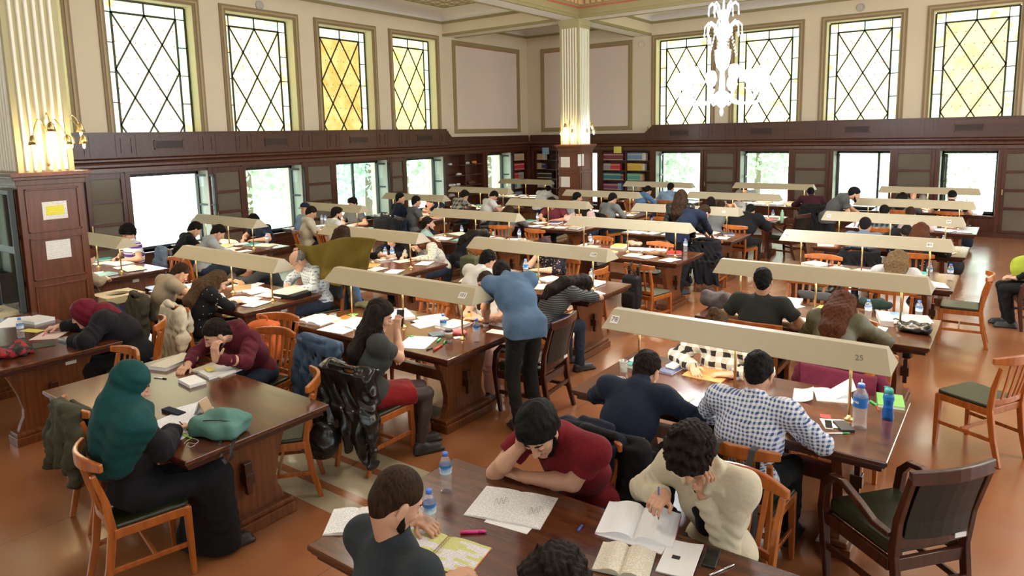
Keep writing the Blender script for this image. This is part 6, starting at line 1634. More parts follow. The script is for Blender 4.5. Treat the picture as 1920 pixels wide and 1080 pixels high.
def obook(q, label, th=.02, page=None, cover='white', z=TH, nm='open_book', spiral=False, grp=None):
    (x, y), rz, w, h = q; page = page or M_txt; e = empty(nm, (x, y, z), rz); tag(e, label, 'book', grp)
    MB().box(-w/2-.003, w/2+.003, -h/2-.003, h/2+.003, 0, .0025).build('cover', CV[cover], e)
    for s in (-1, 1):
        top = []; n = 8
        for i in range(n+1):
            t = i/n; top.append((s*w/2*t, .0025+th*(.55+.75*math.sin(PI*min(t*1.25, 1))*.6-.25*t)*(1 if t > .02 else .35)))
        poly = [(s*w/2, .0025), (0, .0025)]+top
        mb = MB(); mb.prism(poly if s > 0 else poly[::-1], -h/2, h/2, 1); mb.build('page_block', page, e, bev=0)
    if spiral:
        mb = MB(); k = -h/2+.01
        while k < h/2: mb.tube([(-.007, k, th*.5), (-.004, k, th*.9+.006), (.004, k, th*.9+.006), (.007, k, th*.5)], .0012, 4); k += .0095
        mb.build('spiral_wire', pm('wire_red', (.35, .10, .08), .3), e)
    return e
def cbook(q, label, th=.02, cover='blue', z=TH, nm='closed_book', grp=None, page=None):
    (x, y), rz, w, h = q; e = empty(nm, (x, y, z), rz); tag(e, label, 'book', grp)
    MB().box(-w/2+.002, w/2-.003, -h/2+.003, h/2-.003, .002, th-.002).build('page_block', M_blank, e)
    mb = MB(); mb.box(-w/2, w/2, -h/2, h/2, 0, .002); mb.box(-w/2, w/2, -h/2, h/2, th-.002, th); mb.box(-w/2, -w/2+.002, -h/2, h/2, 0, th); mb.build('cover', page or CV[cover], e)
    return e
def pen(p0, p1, label, mat, r=.0045, z=TH, cap=None, nm='pen', grp=None):
    A, B_ = T(*p0, z+r), T(*p1, z+r); A, B_ = Vector(A), Vector(B_); d = (B_-A)
    mb = MB(); mb.tube([A, A+d*.68], r, 8); mb.mat(1); mb.tube([A+d*.68, A+d*.92, B_], [r*.95, r*.9, r*.35], 8)
    o = mb.build(nm, [mat, cap or mat], smooth=True); tag(o, label, 'pen', grp); return o
def slab(q, th, label, mat, nm, cat, z=TH, top=None, bev=.003):
    (x, y), rz, w, h = q; mb = MB(); mb.box(-w/2, w/2, -h/2, h/2, 0, th); o = mb.build(nm, mat, bev=bev, loc=(x, y, z)); o.rotation_euler = (0, 0, rz)
    if top: MB().box(-w/2+.004, w/2-.004, -h/2+.006, h/2-.006, th, th+.0008).build('screen', top, o)
    tag(o, label, cat); return o
M_water = glass('pet_water', (.97, .98, 1), .03, .87, 1.45); M_bluep = glass('blue_plastic', (.05, .32, .85), .05, .8, 1.4)
M_cap = pm('cap_blue', (.08, .20, .72), .4); M_labb = NT('bottle_label'); _t = M_labb; _o = _t.sep()
_t.base(_t.mix(_t.ramp(_t.math('ADD', _o[2], _t.math('MULTIPLY', _t.noise(30), .02)), .125, .15), (.62, .80, .92), (.02, .16, .50))); _t.set(rough=.4); M_labb = _t.m
def bottle(px, py, label, h=.215, r=.031, z=TH, xyz=None, straw=False, grp=None, txt=True):
    p = xyz or T(px, py, z); k = h/.215
    prof = [(0, 0), (r*.8, 0), (r, .006)]
    for i in range(9): a = .018+i*.0115; prof += [(r, a*k), (r*.93, (a+.005)*k)]
    prof += [(r, .124*k), (r, .155*k), (r*.98, .165*k), (r*.62, .188*k), (r*.42, .197*k), (r*.42, .205*k)]
    if not hasattr(bottle, 'c'): bottle.c = {}
    key = (h, r, straw, txt)
    if key in bottle.c:
        o = dup(bottle.c[key], Vector((p[0], p[1], z)), (px*7 % 63)/10)
    else:
        o = MB().lathe(prof, 18, cap=False).build('water_bottle', M_water, None, True, loc=(p[0], p[1], z)); bottle.c[key] = o
        MB().lathe([(r*1.01, .105*k), (r*1.015, .108*k), (r*1.015, .150*k), (r*1.01, .153*k)], 18, cap=False).build('label', M_labb, o, True)
        MB().lathe([(0, .197*k), (r*.50, .197*k), (r*.50, .213*k), (r*.42, .216*k), (0, .216*k)], 14, cap=False).build('cap', M_cap, o, True)
        if txt:
            for a in range(3):
                an = a*2.1; q = text('brand_word', 'erikli', .016*k, M_paper, o, (r*1.03*math.cos(an), r*1.03*math.sin(an), .132*k), (PI/2, 0, an+PI/2))
        if straw: MB().tube([(0, 0, .2*k), (.002, 0, .235*k)], .003, 6).build('straw', M_paper, o)
    return tag(o, label, 'bottle', grp)
def cup(px, py, label, sleeve, z=TH):
    p = T(px, py, z); e = empty('coffee_cup', (p.x, p.y, z)); tag(e, label, 'cup')
    MB().lathe([(0, 0), (.027, 0), (.037, .10), (0, .10)], 20, cap=False).build('body', M_paper, e, True)
    MB().lathe([(.0305, .03), (.0315, .03), (.0365, .078), (.0355, .078)], 20, cap=False).build('sleeve', sleeve, e, True)
    MB().lathe([(.038, .098), (.040, .10), (.040, .106), (.035, .110), (.034, .118), (0, .118)], 20, cap=False).build('lid', M_black, e, True)
def wire(pts, label, cat='earphones', mat=None, r=.0013, nm='earphones', z=TH):
    P_ = [Vector(T(*p, z+.003)) for p in pts]; out = []
    for i in range(len(P_)-1):
        a, b, c, d = P_[max(i-1, 0)], P_[i], P_[i+1], P_[min(i+2, len(P_)-1)]
        for t in (0, .25, .5, .75): out.append(.5*((2*b)+(c-a)*t+(2*a-5*b+4*c-d)*t*t+(3*b-a-3*c+d)*t**3))
    out.append(P_[-1]); o = MB().tube(out, r, 5).build(nm, mat or M_paper, smooth=True); tag(o, label, cat); return o
# foreground table
bottle(837, 921, 'small water bottle with blue cap at the far corner of the foreground table', txt=True); bottle(807, 998, 'small water bottle with blue cap beside the shaved-headed man')
obook(Q((866, 965), (1007, 992), (917, 913)), 'open printed booklet with scrawled marks before the maroon T-shirt man', .008)
sheet(Q((905, 978), (985, 1001), (935, 955)), 'white sheet peeking out below the scrawled booklet', M_blank)
for k, (ax_, ay_) in enumerate(((940, 938), (1005, 955))):
    wire([(ax_-14, ay_+9), (ax_-8, ay_-4), (ax_-5, ay_+8), (ax_+1, ay_-5), (ax_+4, ay_+7), (ax_+9, ay_-6), (ax_+14, ay_+3)], ('left' if k == 0 else 'right')+' page pencil scrawl on the booklet of the maroon T-shirt man', 'scribble', M_pencil, .0008, 'scrawl', TH+.013)
M_pk = pm('pink_plastic', (.85, .05, .30), .4); M_gr = pm('neon_green', (.45, .75, .05), .4); M_grn = pm('green_plastic', (.05, .50, .12), .4)
pen((863, 998), (912, 996), 'pink highlighter pen on the foreground table', M_pk, .008, nm='highlighter')
pen((763, 985), (790, 974), 'yellow-green highlighter at the hand of the shaved-headed man', M_gr, .008, nm='highlighter')
pen((1084, 995), (1092, 984), 'short dark blue pen cap lying on the foreground table', PK, .006, nm='pen')
pen((1330, 1079), (1378, 1058), 'silver pen near the phone on the foreground table', M_steel, .0045)
obook(Q((722, 1042), (880, 1088), (766, 988)), 'open spiral notebook full of yellow highlighting', .012, M_hl, 'orange', nm='spiral_notebook', spiral=True)
obook(Q((592, 1003), (690, 1000), (640, 957)), 'open white book under the arm of the shaved-headed man', .012)
sheet(Q((1118, 1003), (1240, 1040), (1150, 965)), 'ring binder sheets under the thick magenta-edged book', M_blank, .004)
obook(Q((1107, 1000), (1251, 1028), (1151, 946)), 'thick open book with magenta cover before the cream jacket', .035, M_blank, 'magenta')
obook(Q((1107, 1070), (1212, 1092), (1134, 1020)), 'small thick open book with cream printed pages', .028, M_txt2, 'black')
o = sheet(Q((1222, 1070), (1290, 1088), (1262, 1014)), 'white glossy brochure with a small black label block', M_blank, .006, curl=.012, nm='brochure')
MB().box(-.035, .035, -.015, .012, .0065, .0075).build('black_block', M_black, o)
slab(Q((1311, 1060), (1338, 1067), (1329, 1028)), .009, 'black smartphone on the foreground table by the cream jacket', M_black, 'smartphone', 'phone', top=pm('dark_screen', (.005, .005, .006), .05))
# table under lamp 78
bottle(1611, 802, 'big water bottle with straw and blue cap on the table under lamp 78', .285, .042, straw=True)
p = T(1664, 786, TH); o = MB().lathe([(0, 0), (.030, 0), (.034, .01), (.033, .05), (.027, .09), (.030, .12), (.034, .14), (.030, .165), (.020, .178), (0, .178)], 18, cap=False).build('sports_bottle', M_bluep, None, True, loc=(p.x, p.y, TH))
MB().lathe([(.021, .172), (.026, .174), (.026, .198), (.022, .205), (0, .206)], 16, cap=False).build('cap', CV['teal'], o, True); MB().lathe([(0, .10), (.02, .10), (.018, .13), (0, .13)], 8, cap=False).build('inner_strainer', CV['teal'], o)
MB().tube([(-.02, 0, .20), (-.028, 0, .212), (-.01, 0, .214), (.01, 0, .206)], .004, 6).build('flip_lid', CV['teal'], o); tag(o, 'blue plastic sports bottle with turquoise cap', 'bottle')
cbook(Q((1642, 763), (1694, 770), (1645, 741)), 'stack of bright green notepads beside the blue sports bottle', .022, 'green', nm='notepad')
e = obook(Q((1531, 751), (1600, 757), (1526, 728)), 'open blank notebook with raised page by the lamp post of lamp 78', .010, M_blank, 'white')
mb = MB(); mb.add([(0, -.09, .01), (.13, -.09, .09), (.13, .10, .11), (0, .10, .012)], [(0, 1, 2, 3)]); mb.build('raised_page', M_blank, e, solid=.002)
slab(Q((1543, 804), (1559, 806), (1548, 789)), .008, 'white smartphone near the elbow of the gingham shirt man', M_paper, 'smartphone', 'phone', top=pm('dark_screen', (0, 0, 0)))
slab(Q((1574, 811), (1598, 811), (1566, 793)), .018, 'black wallet beside the big water bottle', pm('wallet_black', (.025, .022, .02), .5), 'wallet', 'wallet')
sheet(Q((1538, 800), (1585, 803), (1545, 786)), 'white card under the phone and wallet', M_paper, .002)
pen((1548, 813), (1594, 812), 'white and green pen below the black wallet', M_paper, .005, cap=M_grn)
pen((1640, 756), (1648, 770), 'red pen next to the green notepads', CV['red'], .004); pen((1632, 752), (1645, 760), 'green highlighter next to the green notepads', M_grn, .008, nm='highlighter')
slab(Q((1537, 783), (1556, 785), (1540, 777)), .003, 'red card lying above the white card', CV['red'], 'card', 'card')
sheet(Q((1490, 752), (1528, 757), (1485, 728)), 'curled white sheets beside the gingham shirt man', M_blank, .003, curl=.03)
p = T(1169, 697, TH); o = MB().lathe([(.028, .0), (.033, .09), (.031, .09), (.026, .004), (0, .004)], 18, cap=False).build('glass_tumbler', glass('tumbler', (.92, .95, .95), .03, .8, 1.4), None, True, loc=(p.x, p.y, TH)); tag(o, 'clear glass tumbler at the left end of the table under lamp 78', 'glass')
MB().lathe([(.033, .085), (.035, .088), (.033, .092)], 18, cap=False).build('rim', M_paper, o, True)
wire([(1120, 724), (1138, 720), (1140, 708), (1150, 704), (1166, 708), (1172, 714), (1160, 716), (1156, 708), (1168, 706), (1176, 712), (1188, 711)], 'tangled white earphones beside the glass tumbler')
cbook(Q((1178, 690), (1210, 697), (1196, 672)), 'stack of white and teal books behind the navy shirt man', .03, 'teal')
sheet(Q((1182, 684), (1215, 690), (1198, 668)), 'loose papers on top of the white and teal books', M_blank, .006, TH+.03)
cbook(Q((1238, 699), (1266, 706), (1262, 678)), 'dark blue hardcover notebook left of the checked shirt', .014, 'blue')
slab(Q((1253, 693), (1270, 697), (1256, 684)), .02, 'white pencil sharpener case on the dark blue notebook', M_paper, 'small_case', 'case', z=TH+.014)
sheet(Q((1279, 704), (1352, 719), (1297, 690)), 'orange printed question booklet under the hands of the checked shirt', M_orp, .004); sheet(Q((1296, 700), (1362, 712), (1305, 686)), 'second orange printed sheet near the lamp post', M_orp, .002, TH+.005)
obook(Q((1240, 752), (1285, 765), (1250, 733)), 'open green and white magazine of the navy shirt man', .014, textpaper('green_page', (.72, .76, .60), (.35, .45, .1), .02), 'white')
sheet(Q((1232, 746), (1262, 760), (1235, 735)), 'white sheet under the green and white magazine', M_blank)
# glossy table
cbook(Q((289, 693), (322, 697), (332, 667)), 'white closed book at the far left of the glossy unlit table', .03, 'white', page=M_txt2)
pen((289, 707), (313, 710), 'black and white pen lying alone on the glossy unlit table', M_paper, .005, cap=M_black)
slab(Q((346, 731), (378, 722), (343, 715)), .028, 'small white and green cardboard box on the glossy unlit table', M_paper, 'small_box', 'box')
obook(Q((365, 697), (425, 710), (388, 680)), 'open thick book under the arms of the maroon hooded sweatshirt man', .018, M_txt2, 'grey')
cbook(Q((385, 714), (437, 700), (378, 700)), 'white thick book beside the open one of the hooded sweatshirt man', .02, 'white')
sheet(Q((385, 705), (398, 702), (388, 696)), 'yellow note on the white thick book', CV['yellow'], .002, TH+.03)
obook(Q((285, 800), (345, 815), (322, 772)), 'open notebook before the woman in teal green headscarf', .01, M_hand, 'grey')
sheet(Q((345, 785), (400, 770), (335, 765)), 'large white papers between notebook and teal bag', M_hand, .006)
p = T(382, 775, TH); e = empty('standing_notebook', (p.x, p.y, TH), .5); tag(e, 'small notebook standing like a tent by the teal bag', 'book')
for s in (-1, 1): mb = MB(); mb.add([(0, -.05, .10), (0, .05, .10), (s*.045, .05, 0), (s*.045, -.05, 0)], [(0, 1, 2, 3)]); mb.build('leaf', [M_paper, CV['tan']][s > 0], e, solid=.006)
wire([(345, 832), (352, 825), (362, 822), (372, 826), (366, 832), (354, 830), (350, 836), (358, 838), (366, 834)], 'tangled white earphones near the black sleeve on the glossy table')
sheet(Q((322, 824), (345, 828), (330, 808)), 'torn white paper at the table corner under the black sleeve', M_blank)
pen((336, 812), (360, 822), 'green marker beside the torn white paper', M_gr, .006)
slab(Q((308, 772), (340, 783), (312, 766)), .02, 'dark slim pencil case above the open notebook', M_navyj, 'pencil_case', 'pencil case')
# table under lamp 101
obook(Q((563, 604), (612, 612), (580, 590)), 'thick open book at the left end of the table under lamp 101', .03, M_blank, 'white')
p = T(625, 600, TH); o = MB().lathe([(.03, 0), (.036, .04), (.034, .06), (.036, .065), (0, .068)], 16, cap=False).build('glass_jar', glass('tumbler', (1, 1, 1)), None, True, loc=(p.x, p.y, TH)); tag(o, 'small lidded glass jar next to the thick open book', 'jar')
sheet(Q((606, 620), (655, 628), (625, 603)), 'spread white sheets left of the woman in red skirt', M_hand, .004); sheet(Q((632, 606), (672, 612), (648, 592)), 'cream sheets behind the spread white sheets', M_txt2, .003)
slab(Q((636, 598), (655, 600), (642, 590)), .004, 'orange sticky note pad near the glass jar', CV['orange'], 'sticky_notes', 'notes'); slab(Q((652, 592), (664, 594), (655, 587)), .004, 'green sticky note pad near the glass jar', CV['green'], 'sticky_notes', 'notes')
cbook(Q((722, 604), (768, 598), (728, 586)), 'thick white bound notes with blue mark beside the middle post of lamp 101', .025, 'white')
sheet(Q((745, 652), (800, 655), (766, 630)), 'large printed sheet before the phone of the red skirt woman', M_hand, .003)
for k, (q_, lb) in enumerate([(Q((775, 618), (815, 610), (782, 608)), 'lowest'), (Q((778, 615), (820, 607), (788, 603)), 'middle'), (Q((783, 610), (828, 603), (795, 598)), 'topmost')]):
    sheet(q_, lb+' of the fanned exercise booklets under lamp 101', [M_txt, M_hand, M_txt][k], .008, TH+.009*k, nm='exercise_booklet')
sheet(Q((830, 612), (875, 618), (838, 598)), 'pinkish white sheets behind the pink pencil case', M_pinkp, .003)
bottle(832, 631, 'small half-hidden water bottle behind the pale coffee cup'); bottle(894, 641, 'small water bottle with blue cap right of the last lamp post of lamp 101')
cup(842, 641, 'paper coffee cup with brown sleeve and black lid in front of the pink pencil case', pm('kraft', (.36, .20, .11), .8)); cup(911, 612, 'dark coffee cup with black lid near the standing man', pm('dark_kraft', (.12, .07, .06), .8))
F = Fld(.02); F.el((0, 0, .028), (.10, .035, .030)); F.disp = folds(4, .003, 60); p = T(858, 628, TH); o = sdf_obj('pink_pencil_case', F, .005, pm('pink_case', (.55, .14, .17), .6, var=.4, sc=40), (p.x, p.y, TH), .25); tag(o, 'pink soft pencil case beside the last post of lamp 101', 'pencil case')
p = T(880, 604, TH); o = MB().lathe([(0, 0), (.022, 0), (.026, .02), (.026, .07), (.015, .095), (.013, .10)], 14, cap=False).build('juice_bottle', pm('orange_juice', (.75, .42, .08), .3), None, True, loc=(p.x, p.y, TH)); MB().lathe([(.015, .098), (.015, .112), (0, .112)], 12, cap=False).build('cap', M_black, o, True); tag(o, 'small juice bottle with black cap before the ponytailed woman', 'bottle')
pen((800, 656), (812, 652), 'black marker at the near edge under lamp 101', M_black, .006, nm='marker'); pen((813, 657), (830, 646), 'red-pink highlighter at the near edge under lamp 101', CV['red'], .009, nm='highlighter')
pen((820, 640), (826, 634), 'green highlighter left of the pale coffee cup', M_grn, .008, nm='highlighter'); pen((832, 644), (836, 638), 'second green highlighter touching the pale coffee cup', M_grn, .008, nm='highlighter'); pen((768, 631), (776, 630), 'short green highlighter near the phone hand', M_grn, .008, nm='highlighter')
pen((770, 603), (784, 606), 'black marker left of the fanned booklets', M_black, .006, nm='marker'); pen((799, 604), (812, 599), 'pink highlighter behind the fanned booklets', M_pk, .008, nm='highlighter'); pen((792, 602), (797, 596), 'brown marker between black and pink ones', CV['tan'], .006, nm='marker')
slab(Q((806, 634), (832, 630), (808, 626)), .015, 'blue-grey flat case in front of the fanned booklets', pm('case_blue', (.10, .14, .20), .5), 'flat_case', 'case')
sheet(Q((912, 623), (945, 628), (922, 617)), 'white paper under the arm of the standing man', M_blank, .003); slab(Q((851, 637), (865, 635), (851, 634)), .012, 'white eraser at the foot of the last lamp post', M_paper, 'eraser', 'eraser')
# left edge table
bottle(40, 634, 'clear water bottle beside the red and black scarf', .2, .03)
sheet(Q((66, 637), (118, 634), (70, 624)), 'pinkish sheet under the hand of the red headscarf woman', M_pinkp, .002); cbook(Q((52, 612), (92, 602), (45, 602)), 'white closed books stacked near the near column', .03, 'white')
sheet(Q((0, 615), (45, 611), (0, 598)), 'white papers at the far left corner of the dark table', M_blank, .003); sheet(Q((55, 627), (72, 622), (50, 618)), 'yellow note beside the clear water bottle', CV['yellow'])
F = Fld(.012); F.bx((0, 0, .012), (.085, .035, .006), None, .010); F.disp = folds(8, .003, 60); p = T(127, 640, TH); o = sdf_obj('open_pencil_case', F, .004, pm('case_silver', (.25, .25, .24), .35, var=.7, sc=50), (p.x, p.y, TH), .1); tag(o, 'open grey pencil case before the red headscarf woman', 'pencil case')
pen((80, 630), (84, 626), 'short pink pen near the pinkish sheet', M_pk, .005); slab(Q((62, 655), (105, 648), (60, 645)), .006, 'dark green folder under the scarf end', pm('folder_green', (.03, .04, .03), .6), 'folder', 'folder')
# old man table
slab(Q((520, 558), (565, 563), (530, 548)), .05, 'black document bag before the bald old man', M_bpk, 'document_bag', 'bag', bev=.012); sheet(Q((522, 557), (560, 562), (535, 542)), 'newspaper lying on the black document bag', M_txt2, .006, TH+.05)
cbook(Q((437, 549), (470, 546), (440, 540)), 'cream boxed book beside the middle lamp post of the old man table', .03, 'tan')
# table behind lamp 78
bottle(1722, 602, 'water bottle with blue cap at the right end of the auburn-haired woman table', .2); bottle(1627, 600, 'water bottle half hidden behind the auburn-haired woman', .2)
cbook(Q((1642, 610), (1668, 612), (1650, 592)), 'white paper pile at the elbow of the auburn-haired woman', .05, 'white'); sheet(Q((1665, 600), (1700, 602), (1665, 585)), 'pale teal booklet behind the lamp post', CV['sky'], .004); sheet(Q((1700, 603), (1745, 606), (1702, 590)), 'pinkish booklet under the water bottle at the right end', M_pinkp, .004)
slab(Q((1470, 574), (1500, 577), (1474, 560)), .02, 'white laptop beside the dark green T-shirt man', M_paper, 'laptop', 'laptop')
bottle(1742, 524, 'left of two water bottles on the table under lamp 96', .2); bottle(1781, 526, 'right of two water bottles with teal label on the table under lamp 96', .2)
bottle(1110, 534, 'water bottle beside the sleeper in charcoal stripes', .2); bottle(986, 520, 'large water bottle before the dark floral blouse', .24, .035); bottle(974, 450, 'water bottle on the left end of the table with brown bag', .2)
bottle(1107, 462, 'water bottle at the middle post beside the empty chairs', .2); bottle(866, 443, 'water bottle before the mint T-shirt man', .2); bottle(723, 488, 'water bottle right of the olive blanket', .2); bottle(736, 488, 'second water bottle right of the olive blanket', .22)
bottle(1285, 472, 'water bottle right of the brown bag', .2); bottle(1768, 466, 'water bottle at the right end under lamp 90', .2); bottle(604, 420, 'left of two bottles before the white T-shirt man', .2); bottle(611, 421, 'right of two bottles before the white T-shirt man', .2)
bottle(501, 458, 'water bottle near the second left window', .2); bottle(1222, 428, 'water bottle at the foot of a lamp post left of the standing woman', .2); bottle(930, 392, 'water bottle right of the white polo shirt man', .2); bottle(1449, 412, 'water bottle on the centre table near the back', .2)
bottle(1008, 417, 'water bottle beside the maroon letter T-shirt', .2); bottle(822, 402, 'bottle at the right end of the fourth left window table', .2)
p = T(1466, 418, TH); o = MB().lathe([(0, 0), (.032, 0), (.034, .1), (.03, .2), (.016, .24), (.016, .26), (0, .26)], 14, cap=False).build('green_bottle', pm('mint_plastic', (.35, .62, .42), .4), None, True, loc=(p.x, p.y, TH)); tag(o, 'pale green bottle on the centre table near the back', 'bottle')
# loose study papers on the lamp-lit tables, each table its own group
rs = np.random.RandomState(11)
mats_ = [M_blank, M_txt, M_hand, M_blank, M_pinkp, M_txt2]
done = {'A1', 'B1', 'C1'}
dens = {'A2': 0, 'B2': 2, 'A3': 6, 'C2': 9}
for k, (x0, x1, yc) in TB.items():
    if k in done: continue
    n = dens.get(k, 11); 
    for i in range(n):
        x = x0+.15+(x1-x0-.3)*((i+rs.uniform(.1, .9))/max(n, 1)); side = 1 if i % 2 else -1
        y = yc+side*rs.uniform(.17, .34); a = rs.uniform(-.5, .5); w, h = rs.uniform(.19, .23), rs.uniform(.26, .3)
        q_ = ((x, y), a, w, h); r_ = rs.rand(); z_ = TH+.0005*(i+1)
        if r_ < .55: sheet(q_, 'loose study sheets scattered on '+TD[k], mats_[rs.randint(6)], .002, z_, 'loose sheets on '+TD[k])
        elif r_ < .8: obook((q_[0], a, .38, .27), 'open study books lying on '+TD[k], .014, [M_txt, M_txt2, M_blank][rs.randint(3)], ['blue', 'red', 'white', 'teal'][rs.randint(4)], z_, grp='open books on '+TD[k])
        else: cbook(q_, 'closed books lying on '+TD[k], rs.uniform(.015, .04), ['blue', 'red', 'white', 'teal', 'tan', 'orange', 'yellow'][rs.randint(7)], z_, grp='closed books on '+TD[k])
# ---------------------------------------------------------------- bookcases
M_shelf = M_wains
def bookcase(side, u0, u1, label, cols, rows):
    """open shelves in the wainscot; rows: per shelf, per column list of (colour, fill, height) runs"""
    D = .30 if side == 'l' else .35
    Mx = (ML if side == 'l' else MBk)().M
    e = empty('bookcase', Mx @ Vector(((u0+u1)/2, 0, 0))); tag(e, label, 'bookcase'); Mi = Matrix.Translation(-Vector(e.location)) @ Mx
    mb = MB(); mb.M = Mi
    mb.box(u0, u1, .002, .02, .12, 2.02); mb.box(u0, u0+.025, .02, D-.03, .12, 2.02); mb.box(u1-.025, u1, .02, D-.03, .12, 2.02); mb.box(u0, u1, .02, D-.03, .12, .16); mb.build('carcass', M_shelf, e)
    short = 'coloured bookcase' if 'coloured' in label else 'corner bookcase' if label[0] == 'c' else 'narrow left bookcase'
    us = [u0+(u1-u0)*k/cols for k in range(cols+1)]
    for u in us[1:-1]: mb = MB(); mb.M = Mi; mb.box(u-.015, u+.015, .02, D-.04, .12, 2.02); mb.build('divider', M_shelf, e)
    zs = [.16+i*(1.86/6) for i in range(6)]
    for z in zs[1:]: mb = MB(); mb.M = Mi; mb.box(u0+.02, u1-.02, .02, D-.045, z-.012, z+.012); mb.build('shelf', M_shelf, e)
    for r, row in enumerate(rows):
        z = zs[5-r]+.012
        for c, runs in enumerate(row):
            u = us[c]+.03
            for color, n, th, h, nm_ in runs:
                src = None; matb = pm('book_'+nm_.replace(' ', '_'), color, .6, var=.15, sc=20)
                for k in range(n):
                    if u+th > us[c+1]-.02: break
                    if src is None:
                        mb = MB(); mb.box(0, th*.93, 0, .15, 0, h); mb.mat(1); mb.box(.001, th*.93-.001, .15, .151, h*.72, h*.84); mb.box(.001, th*.93-.001, .15, .1512, .012, .035)
                        mb.v = [tuple((Mx.to_3x3() @ Vector(p))) for p in mb.v]
                        o = src = mb.build('shelf_book', [matb, pm('gilt_label', (.55, .45, .25), .5)])
                    else: o = src.copy(); COL.objects.link(o)
                    o.location = Mx @ Vector((u, D-.24, z)); u += th
                    tag(o, '%s volume on shelf %s of the %s' % (nm_, ['one', 'two', 'three', 'four', 'five', 'six'][r], short), 'book', '%s volumes, %s' % (nm_, short))
    return e
mar, dbl, teal_, gold, wht, red_, gry, blk_, prp, tan_, sky_ = (.20, .03, .06), (.03, .05, .14), (.04, .20, .24), (.62, .38, .04), (.60, .58, .54), (.55, .03, .05), (.28, .27, .28), (.03, .03, .035), (.22, .05, .14), (.5, .34, .22), (.16, .26, .42)
grn = (.08, .35, .26)
bookcase('b', -10.62, -8.96, 'bookcase of coloured volumes, back wall left of the first bright window', 2, [
    [[(mar, 9, .036, .22, 'dark maroon'), (mar, 10, .036, .22, 'maroon')], [(sky_, 12, .042, .23, 'blue and white'), (wht, 4, .03, .22, 'white')]],
    [[(gry, 7, .036, .21, 'grey'), (red_, 9, .036, .21, 'rose red')], [(gold, 14, .036, .22, 'golden yellow'), (wht, 3, .03, .2, 'white')]],
    [[(teal_, 17, .036, .22, 'dark teal'), (mar, 3, .03, .2, 'dark maroon')], [(grn, 12, .036, .22, 'sea green'), (tan_, 3, .03, .2, 'tan')]],
    [[(prp, 14, .036, .2, 'plum'), (sky_, 4, .03, .22, 'pale blue')], [(gry, 9, .036, .2, 'grey'), (tan_, 4, .03, .18, 'tan')]],
    [[(tan_, 13, .036, .2, 'tan'), (gold, 2, .03, .2, 'ochre')], [(red_, 3, .03, .2, 'red'), (mar, 5, .03, .2, 'maroon')]],
    [[(blk_, 12, .036, .2, 'black')], [(gry, 10, .036, .2, 'grey')]]])
bookcase('b', -13.15, -11.5, 'corner bookcase behind the far column', 2, [
    [[(tan_, 6, .036, .2, 'cream'), (wht, 3, .03, .18, 'white')], [(sky_, 10, .036, .2, 'blue')]], [[(tan_, 5, .036, .2, 'beige'), (dbl, 4, .036, .2, 'navy')], [(gry, 6, .036, .2, 'grey')]],
    [[(blk_, 16, .036, .2, 'black')], [(dbl, 10, .036, .2, 'navy')]], [[(wht, 16, .036, .19, 'lilac white')], [(prp, 10, .036, .2, 'purple')]], [[(gry, 4, .036, .2, 'grey'), (tan_, 3, .036, .2, 'tan')], [(blk_, 8, .036, .2, 'black')]], [[(blk_, 12, .036, .2, 'black')], []]])
bookcase('l', 18.42, 19.22, 'narrow bookcase at the corner end of the left wall', 1, [
    [[(tan_, 18, .036, .22, 'salmon')]], [[(red_, 18, .036, .22, 'bright red')]], [[(red_, 9, .036, .22, 'red'), (gry, 8, .036, .22, 'grey')]], [[(sky_, 6, .036, .2, 'pale blue'), (wht, 5, .036, .2, 'white'), (grn, 3, .03, .2, 'green')]], [[(dbl, 14, .036, .2, 'blue')]], [[(blk_, 14, .036, .2, 'black')]]])
bcl = bookcase('l', 15.12, 16.80, 'open shelves with folded white cloths, left wall', 2, [[[], []]]*6)
MxL = ML().M
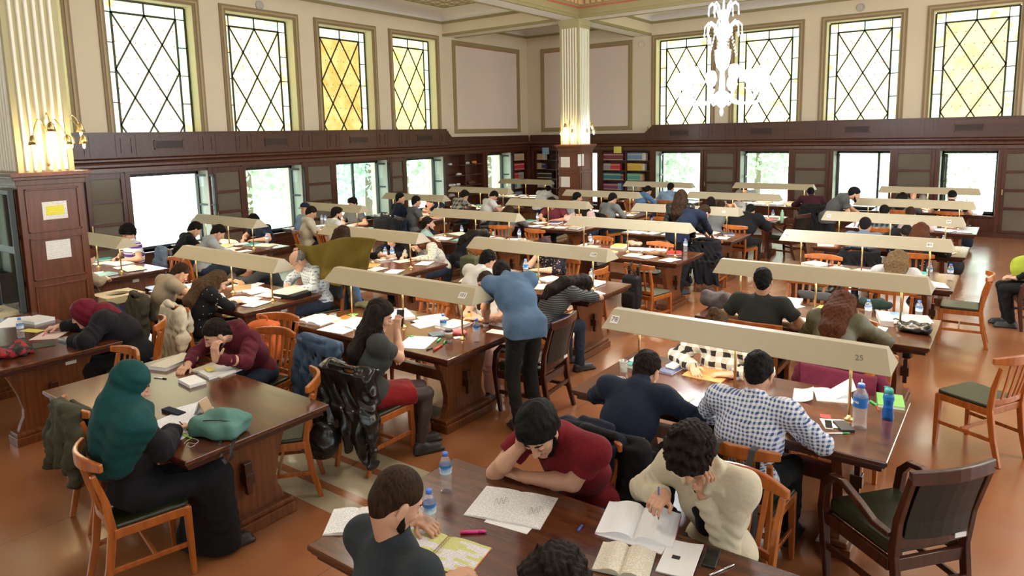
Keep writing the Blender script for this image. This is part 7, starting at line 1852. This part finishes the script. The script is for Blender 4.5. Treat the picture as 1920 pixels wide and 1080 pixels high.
for i, (u, z, lb, c, r) in enumerate([(15.35, 1.72, 'folded white cloth on the top left shelf', .7, (.12, .07, .05)), (16.2, 1.73, 'white plastic bundle on the top right shelf', .7, (.14, .07, .06)), (16.55, 1.74, 'orange bundle on the top right shelf', 0, (.16, .08, .08)), (15.75, 1.42, 'crumpled white cloth at the second shelf divider', .7, (.16, .07, .06)),
    (15.4, 1.10, 'large white cloth on the third shelf, left', .7, (.18, .08, .07)), (15.75, 1.10, 'second white cloth on the third shelf, beside the divider', .7, (.12, .07, .07)), (16.35, 1.10, 'brown strapped bag on the third shelf right', 1, (.18, .08, .09)), (15.4, .80, 'grey folded cloths on the fourth shelf left', .35, (.22, .08, .08)), (16.4, .80, 'dark folded coat on the fourth shelf right', .06, (.22, .08, .10))]):
    F = Fld(.03); rr = np.random.RandomState(i)
    for k in range(5): F.rc((rr.uniform(-r[1], r[1])*.5, rr.uniform(-r[0], r[0])*.7, r[2]*.5), (rr.uniform(-r[1], r[1])*.5, rr.uniform(-r[0], r[0])*.7, r[2]*.5), r[2]*.5, r[2]*.4)
    F.disp = folds(i, .006, 40); F.cut((0, 0, .0), (0, 0, -1)); zz = [.16+j*.31 for j in range(6)]; zb = min(zz, key=lambda q: abs(q-z+.03))+.013
    m_ = cloth('orange_cloth', (.6, .2, .05)) if c == 0 else cloth('brown_bag', (.15, .06, .03)) if c == 1 else cloth('bundle_%d' % int(c*100), (c, c, c))
    p = MxL @ Vector((u, .15, zb)); o = sdf_obj('cloth_bundle', F, .012, m_, p); tag(o, lb+' of the open shelves', 'cloth')
o = notice(AY(1158, 281, YB-.38), 'y', .26, .20, CV['yellow'], 'yellow notice hanging at the top of the coloured bookcase'); o = notice(AY(1023, 283, YB-.38), 'y', .26, .22, CV['sky'], 'blue notice hanging at the top of the corner bookcase')
# trays and cables seen on the floor
q = T(820, 795, 0); o = MB().box(-.2, .2, -.12, .12, 0, .03).build('foot_rest', pm('frame_dark', (.03, .03, .03), .5), loc=(-4.25, 4.55, 0), bev=.004); tag(o, 'dark foot rest frame under the table of lamp 101', 'foot rest')
